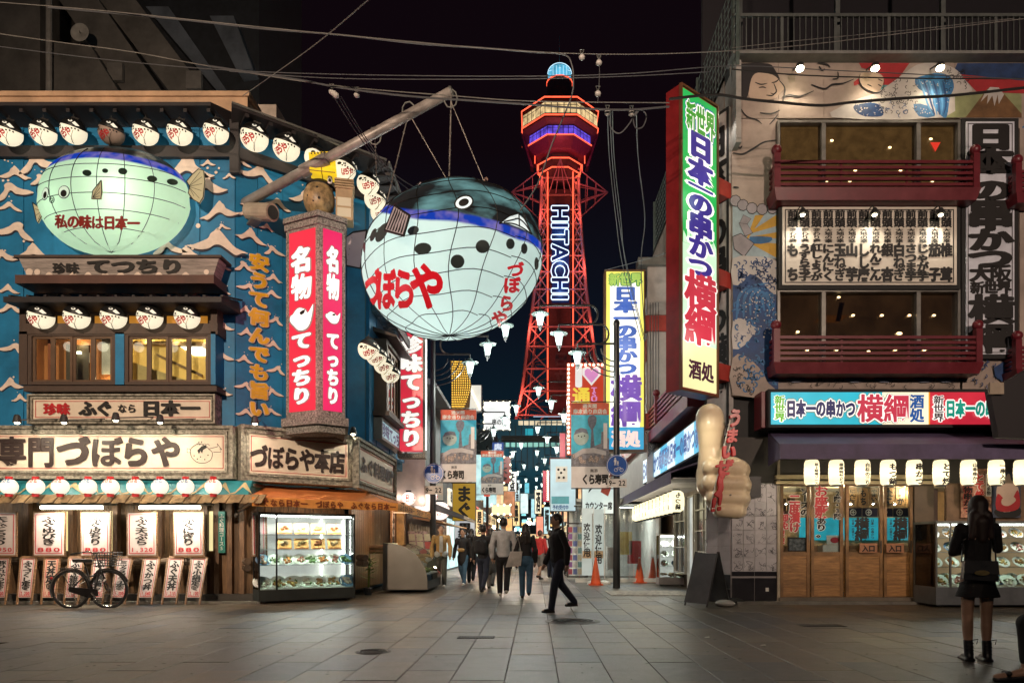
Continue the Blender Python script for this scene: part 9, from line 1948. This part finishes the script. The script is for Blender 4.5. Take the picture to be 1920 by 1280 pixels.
# ================================================================== people
CL = {}
def cloth(n, c, r=.8): return mat('cloth_'+n, c, r, var=.2, scale=6, bump=.25, bscale=60)
skin_m = mat('skin_tone', (.42, .25, .17), .5, var=.06); hair_m = mat('dark_hair', (.018, .012, .01), .45, var=.3, stretch=(8, 8, 1))
def rem(v):
 def f(o):
  m = o.modifiers.new('union', 'REMESH'); m.mode = 'VOXEL'; m.voxel_size = v; m.use_smooth_shade = True
  s = o.modifiers.new('soften', 'SMOOTH'); s.factor = .5; s.iterations = 2
 return f
def person(label, px, py, H, yaw, top, bot, pose=None, hair='short', shoes=None, skirt=False, bare_legs=False, sleeves=1, vox=.014, Y=None, extra=None, shorts=False, x=None, haircol=None, fem=0, coat=0):
 Y = Y or CH*S/(py-HY); x = (px-HX)/S*Y if x is None else x
 t = T('person', label, 'person', Fr(x, Y, yaw), (0, 0, 0)); q = pose or {}; h = H
 V = lambda a, b_, c: Vector((a*h, b_*h, c*h))
 st = q.get('stride', .0); lean = q.get('lean', 0); sw = .112-.018*fem; fk = 1-.13*fem
 pel = V(0, 0, .52); nk = V(0, -lean*1.0, .83); ch = V(0, -lean*.6, .72); hd = V(q.get('hx', 0), -lean*1.3-.005+q.get('hy', 0), .93)
 legs = {}
 for s in (-1, 1):
  f = st*s; kn = V(.052*s, -f*.55-.012-abs(st)*.05, .285+abs(f)*.01); an = V(.05*s, -f*1.1+(.09 if f < 0 else 0)*(abs(st) > .02), .045+(.05 if f < -.02 else 0)); legs[s] = (V(.05*s, 0, .5), kn, an)
 arms = {}
 for s in (-1, 1):
  A = q.get('arm', {}).get(s)
  sh = V(sw*s, -lean*.8, .805)
  if A: el, wr = V(*A[0]), V(*A[1])
  else: el, wr = V((sw+.035)*s, .015+st*s*.35-lean*.5, .64), V((sw+.03)*s, -.03+st*s*.75-lean*.3, .49)
  arms[s] = (sh, el, wr)
 b = MB()
 b.cap(V(0, 0, .5), V(0, -lean*.4, .62), .075*h, .068*h); b.cap(V(0, -lean*.4, .62), ch+V(0, 0, .02), .066*h, .075*h); b.cap(V(-.07, -lean*.8, .79), V(.07, -lean*.8, .79), .04*h, .04*h); b.cap(nk+V(0, 0, -.02), hd+V(0, 0, -.03), .03*h, .03*h)
 b.ell(hd, (.046*h, .056*h, .068*h), 16, 12); b.cap(hd+V(0, -.022, -.035), hd+V(0, -.024, -.045), .026*h, .022*h)
 b.cap(hd+V(0, -.055, .0), hd+V(0, -.062, -.014), .006*h, .0085*h, 8)
 for s in (-1, 1):
  sh, el, wr = arms[s]; b.cap(sh, el, .028*h, .022*h); b.cap(el, wr, .021*h, .015*h); d = (wr-el).normalized(); side = V(1, 0, 0).normalized()
  pm = wr+d*.035*h; b.cap(wr, pm, .014*h, .018*h, 10)
  nrm = d.cross(Vector((1, 0, 0))); nrm = nrm.normalized() if nrm.length > .1 else Vector((0, 0, 1))
  for k in range(4): o_ = nrm*(k-1.5)*.0095*h; L_ = (.028, .034, .032, .025)[k]*h; p0 = pm+o_+d*.012*h; p1 = p0+d*L_*.6; p2 = p1+(d*.8+Vector((-s, 0, 0))*.35)*L_*.6; b.cap(p0-d*.015*h, p1, .0048*h, .0045*h, 7); b.cap(p1, p2, .0045*h, .0038*h, 7)
  tb = wr+d*.012*h+nrm*(-.016*h); b.cap(tb, tb+(d-nrm*.8).normalized()*.03*h, .006*h, .005*h, 7)
  hp, kn, an = legs[s]; b.cap(hp, kn, .046*h, .032*h); b.cap(kn, kn.lerp(an, .35), .031*h, .031*h); b.cap(kn.lerp(an, .3), an, .032*h, .019*h); b.cap(an+V(0, .01, -.02), an+V(0, -.085, -.028), .02*h, .016*h)
  b.ell(hd+V(.047*s, .004, -.008), (.009*h, .014*h, .019*h), 8, 6)
 t.part('body', b, skin_m, mod=rem(vox*.8))
 b = MB(); [b.ell(hd+V(.018*s, -.053, .006), (.0075*h, .004*h, .0045*h), 8, 5) for s in (-1, 1)]; t.part('eye', b, K['black']); b = MB(); b.ell(hd+V(0, -.052, -.034), (.014*h, .004*h, .004*h), 8, 5); t.part('mouth', b, mat('lip', (.3, .1, .08), .5)); b = MB(); [b.ell(hd+V(.018*s, -.054, .02), (.012*h, .004*h, .003*h), 8, 4) for s in (-1, 1)]; t.part('eyebrow', b, hair_m)
 b = MB(); b.ell(hd+V(0, .012, .014), (.054*h, .06*h, .066*h), 18, 12)
 if hair == 'long': b.cap(hd+V(0, .03, .02), V(0, .045-lean, .8), .045*h, .04*h); [b.cap(hd+V(.035*s, .01, .02), V(.05*s, .02-lean, .77), .02*h, .018*h) for s in (-1, 1)]; b.cap(V(0, .05-lean, .84), V(0, .06-lean, .74), .05*h, .03*h); [b.cap(V(.03*s, .045-lean, .88), V(.055*s, .055-lean, .75), .035*h, .018*h) for s in (-1, 1)]
 if hair == 'bun': b.ell(hd+V(0, .06, .04), (.03*h,)*3, 10, 8)
 t.part('hair', b, haircol or hair_m, mod=rem(vox))
 g = .012*h
 b = MB(); b.cap(V(0, 0, .53-.1*coat), V(0, -lean*.4, .62), (.075*h+g)*fk+.01*h*coat, (.07*h+g)*fk); b.cap(V(0, -lean*.4, .62), ch+V(0, 0, .02), (.068*h+g)*fk, (.075*h+g)*fk); b.cap(V(-.07*fk, -lean*.8, .785), V(.07*fk, -lean*.8, .785), .036*h+g*fk, .036*h+g*fk); b.cap(V(0, -lean*.8, .8), V(0, -lean, .835), .05*h, .036*h)
 for s in (-1, 1):
  sh, el, wr = arms[s]; b.cap(sh, el, .028*h+g*.7*fk*fk, .022*h+g*.7*fk*fk)
  if sleeves == 1: b.cap(el, el.lerp(wr, .92), .026*h+g, .019*h+g)
  elif sleeves == 2: b.cap(el, el.lerp(wr, .8), .022*h+g*.6, .034*h)
 t.part('top', b, top, mod=rem(vox))
 if not skirt:
  b = MB(); b.cap(V(0, 0, .5), V(0, 0, .56), .078*h+g*.3, .072*h+g*.3)
  for s in (-1, 1):
   hp, kn, an = legs[s]; b.cap(hp, kn, .05*h+g*.4, .036*h+g*.5)
   if not shorts: b.cap(kn, an, .037*h+g*.5, .028*h+g*.5)
  t.part('trousers', b, bot, mod=rem(vox))
 else:
  prof = [(.118, .39), (.12, .395), (.1, .45), (.085, .52), (.075, .6)]; b = MB(); b.lathe([(r_*h, z_*h) for r_, z_ in prof], (0, 0, 0), 24, sx=1, sy=.82); t.part('skirt', b, bot, smooth=True)
 for s in (-1, 1):
  hp, kn, an = legs[s]; b = MB(); tall = shoes == 'boots'
  b.cap(an+V(0, .012, -.018), an+V(0, -.07, -.028), .024*h, .02*h); b.cap(an+V(0, .012, -.03), an+V(0, -.09, -.036), .02*h, .017*h)
  if tall: b.cap(an+V(0, .006, -.01), an.lerp(kn, .3), .026*h, .027*h)
  b.box(an.x-.028*h, an.x+.028*h, an.y-.1*h, an.y+.03*h, an.z-.047*h, an.z-.03*h) if tall else None
  t.part('shoe', b, mat('shoe_black', (.015, .014, .014), .35) if shoes != 'white' else K['white'], mod=rem(.008 if tall else vox))
 if extra: extra(t, V, arms, h, legs, hd)
 return t
blk = cloth('black', (.014, .013, .015)); navy = cloth('navy', (.02, .025, .045)); wht = cloth('white', (.5, .5, .5)); jean = cloth('denim', (.05, .12, .2)); tan = cloth('mustard', (.42, .26, .1)); gry = cloth('grey', (.16, .15, .14))
def shirt_front(t, V, arms, h, legs, hd):
 b = MB(); b.poly([(-.03*h, .56*h), (.03*h, .56*h), (.024*h, .82*h), (-.024*h, .82*h)], -.118*h, -.08*h); t.part('shirt_front', b, wht); b = MB(); b.cap(V(-.06, -.03, .53), V(.06, -.03, .53), .055*h, .055*h); t.part('shirt_hem', b, wht, mod=rem(.014))
person('man in a mustard jacket over a white shirt walking towards the square', 827, 1100, 1.72, 8, tan, cloth('olive', (.05, .05, .04)), {'stride': .05}, extra=shirt_front, shoes='white')
def waistbag(t, V, arms, h, legs, hd): b = MB(); b.cap(V(-.03, -.11, .62), V(.04, -.11, .62), .035*h, .035*h); t.part('chest_bag', b, tan, mod=rem(.014))
person('person in dark jacket with a tan chest bag walking behind the mustard jacket', 868, 1096, 1.64, -15, blk, jean, {'stride': .07}, extra=waistbag, shoes='white', coat=1)
def backpack(t, V, arms, h, legs, hd): b = MB(); b.cap(V(-.04, .12, .72), V(-.04, .12, .62), .06*h, .06*h); b.cap(V(.04, .12, .72), V(.04, .12, .62), .06*h, .06*h); t.part('backpack', b, blk, mod=rem(.014))
person('person in black with a black backpack walking down the lane', 906, 1110, 1.66, 165, blk, navy, {'stride': .06}, extra=backpack)
def shopbag(t, V, arms, h, legs, hd): w_ = arms[1][2]; b = MB(); b.box(w_.x-.12, w_.x+.12, w_.y-.1, w_.y+.1, w_.z-.5, w_.z-.08); t.part('shopping_bag', b, cloth('bag', (.45, .42, .4))); b = MB(); b.tube([w_+Vector((-.06, 0, -.08)), w_, w_+Vector((.06, 0, -.08))], .006, 4); t.part('bag_handle', b, gry)
person('tall man in a white sweatshirt and black trousers seen from behind', 944, 1117, 1.78, 178, wht, blk, {'stride': .07}, extra=None, shoes='white')
person('person in a long grey coat holding a pale shopping bag beside the white sweatshirt', 921, 1103, 1.62, 170, gry, gry, {'stride': .04}, extra=shopbag, hair='long', coat=2)
def tote(t, V, arms, h, legs, hd):
 b = MB(); b.hexa([(.06*h, .02*h, .44*h), (.26*h, .06*h, .42*h), (.26*h, .12*h, .42*h), (.06*h, .1*h, .44*h), (.04*h, .02*h, .63*h), (.2*h, .06*h, .63*h), (.2*h, .1*h, .63*h), (.04*h, .1*h, .63*h)]); t.part('tote_bag', b, cloth('tote', (.5, .47, .43))); b = MB(); b.tube([V(.06, .08, .63), V(.1, .05, .82), V(.17, .09, .63)], .009, 5); t.part('tote_strap', b, _M['cloth_tote'])
person('woman in a black top and jeans carrying a white tote bag, seen from behind', 986, 1121, 1.62, 176, blk, jean, {'stride': .03}, extra=tote, hair='long', fem=1)
def stripe(t, V, arms, h, legs, hd):
 b = MB(); sh, el, wr = arms[-1]; b.cap(sh+V(-.0, 0, .02), el, .043*h, .04*h)
 t.part('white_sleeve_band', MB().tube([sh+V(-.03, -.03, 0), el+V(-.025, -.03, 0)], .02*h, 6), wht)
person('person in a red and white track jacket and grey shorts with bare legs', 1013, 1086, 1.66, 140, cloth('red', (.5, .03, .03)), gry, {'stride': .05}, extra=stripe, shorts=True, haircol=mat('brown_hair', (.08, .035, .02), .5))
person('person in a dark coat standing farther down the lane by the track jacket', 1032, 1082, 1.7, 150, blk, navy, {'stride': .02})
person('dark haired person between the first banner post and the grey coat', 884, 1092, 1.66, 175, blk, blk, {'stride': .03}, hair='long')
person('person with light hair looking towards the square beside the goods rack', 1064, 1078, 1.62, 10, navy, blk, {'stride': .02}, hair='long', haircol=_M['brown_hair'])
for i, (px, py, top) in enumerate(((972, 1070, gry), (1000, 1066, navy), (955, 1068, blk), (1022, 1064, wht), (985, 1060, tan))):
 person(['distant stroller in grey beyond the tote bag', 'distant stroller in navy at mid lane', 'distant stroller in black beyond the white sweatshirt', 'distant stroller in white before the shop lights', 'distant stroller in tan deepest in the lane'][i], px, py, 1.66, 175 if i % 2 else 0, top, blk, {'stride': .04}, vox=.022)
person('man in black striding across the middle of the square, side on', 1048, 1146, 1.70, -72, blk, navy, {'stride': .09, 'lean': .02}, shoes='boots')
def lady(t, V, arms, h, legs, hd):
 m = Matrix.Scale(-1, 4, Vector((1, 0, 0)))
 bag = t.part('shoulder_bag', MB(m).hexa([(-.2, .13, .82), (.1, .15, .80), (.1, .22, .80), (-.2, .2, .82), (-.19, .13, 1.0), (.09, .15, .99), (.09, .21, .99), (-.19, .19, 1.0)]), mat('bag_leather', (.012, .011, .012), .3))
 t.part('bag_flap', MB(m).hexa([(-.2, .205, .88), (.1, .225, .87), (.1, .235, .87), (-.2, .215, .88), (-.19, .195, 1.005), (.095, .215, 1.0), (.095, .225, 1.0), (-.19, .205, 1.005)]), _M['bag_leather'], bag)
 t.part('gold_plate', MB(m).lathe([(.05, 0), (.05, .012)], (-.05, .225, .885), 16, 'y', sx=1.3, sy=.5), mat('brass_plate', (.5, .36, .15), .3, metal=.9), bag); t.part('bag_strap', MB(m).tube([(-.2, .15, .99), (-.14, .03, 1.2), (.1, .05, 1.38), (.1, .14, 1.15), (.09, .18, .99)], .008, 5), _M['bag_leather'], bag)
 w_ = arms[-1][2]; t.part('phone', MB().box(w_.x-.045, w_.x+.03, w_.y-.10, w_.y-.09, w_.z+.02, w_.z+.16), K['rubber'])
 b = MB()
 for s in (-1, 1):
  an = legs[s][2]; b.tube([an+Vector((.02, .05, .13)), an+Vector((-.06, .07, .15)), an+Vector((-.05, .06, .1))], .004, 4)
  for k in range(4): b.tube([an+Vector((-.03, .045, .0+k*.035)), an+Vector((.03, .045, .015+k*.035))], .004, 4)
 t.part('bootlace', b, K['rubber'])
person('young woman in black with a short skirt and lace-up boots photographing the food case', 1833, 1238, 1.64, 168, cloth('dress', (.008, .007, .009)), _M['cloth_dress'], {'stride': .0, 'arm': {-1: ((-.125, -.04, .68), (-.15, -.14, .78)), 1: ((.125, -.03, .66), (.02, -.15, .68))}, 'hy': -.0}, 'long', 'boots', skirt=True, sleeves=2, vox=.011, extra=lady, haircol=mat('dark_brown_hair', (.03, .016, .012), .5, var=.3, stretch=(8, 8, 1)), fem=1)
def squatter():
 Y = 5.75; P = lambda px, py, d=0: Vector(((px-HX)/S*(Y+d), Y+d, CH+(HY-py)/S*(Y+d)))
 t = T('person', 'person in black squatting at the picture edge, only a knee and sandalled foot in view', 'person', o=(4.5, Y, 0))
 kn = P(1926, 1168); an = P(1925, 1262, .02); toe = P(1868, 1272, .02); an.z = .08; toe.z = .04; hip = Vector((4.75, Y+.25, .42)); ch = Vector((4.72, Y+.05, .8)); hd = Vector((4.62, Y-.1, 1.08))
 b = MB(); b.cap(hip, kn, .09, .07); b.cap(kn, an, .065, .04); b.cap(an, toe, .038, .028); b.cap(hip, ch, .14, .15); b.cap(ch, hd, .05, .05); b.ell(hd, (.085, .1, .12), 14, 10)
 k2 = Vector((4.9, Y-.25, .5)); a2 = Vector((4.85, Y-.1, .07)); b.cap(hip, k2, .09, .07); b.cap(k2, a2, .065, .04); b.cap(a2, a2+Vector((-.2, -.1, -.03)), .038, .028)
 b.cap(ch+Vector((-.1, -.05, .08)), kn+Vector((.1, -.1, .15)), .05, .035); b.cap(kn+Vector((.1, -.1, .15)), kn+Vector((.0, -.12, -.1)), .033, .025)
 t.part('body', b, skin_m, mod=rem(.014))
 b = MB(); b.cap(hip, kn, .105, .085); b.cap(hip, k2, .105, .085); b.cap(kn, kn.lerp(an, .75), .08, .055); b.cap(k2, k2.lerp(a2, .75), .08, .055); t.part('trousers', b, blk, mod=rem(.016))
 b = MB(); b.cap(hip, ch, .16, .17); b.cap(ch+Vector((-.1, -.05, .08)), kn+Vector((.1, -.1, .15)), .065, .05); t.part('top', b, blk, mod=rem(.016)); b = MB(); b.ell(hd+Vector((.01, .02, .02)), (.1, .11, .13), 14, 10); t.part('hair', b, hair_m, smooth=True)
 b = MB(); d = (toe-an); b.cap(an+Vector((0, 0, -.045)), toe+Vector((0, 0, -.02)), .035, .03); b.cap(an.lerp(toe, .65)+Vector((0, -.03, .02)), an.lerp(toe, .65)+Vector((0, .03, .02)), .025, .025); b.tube([an+Vector((.02, -.04, .0)), an+Vector((-.03, -.04, .03)), an+Vector((-.03, .04, .03)), an+Vector((.02, .04, 0))], .01, 5); t.part('sandal', b, _M['shoe_black'], mod=rem(.01))
squatter()
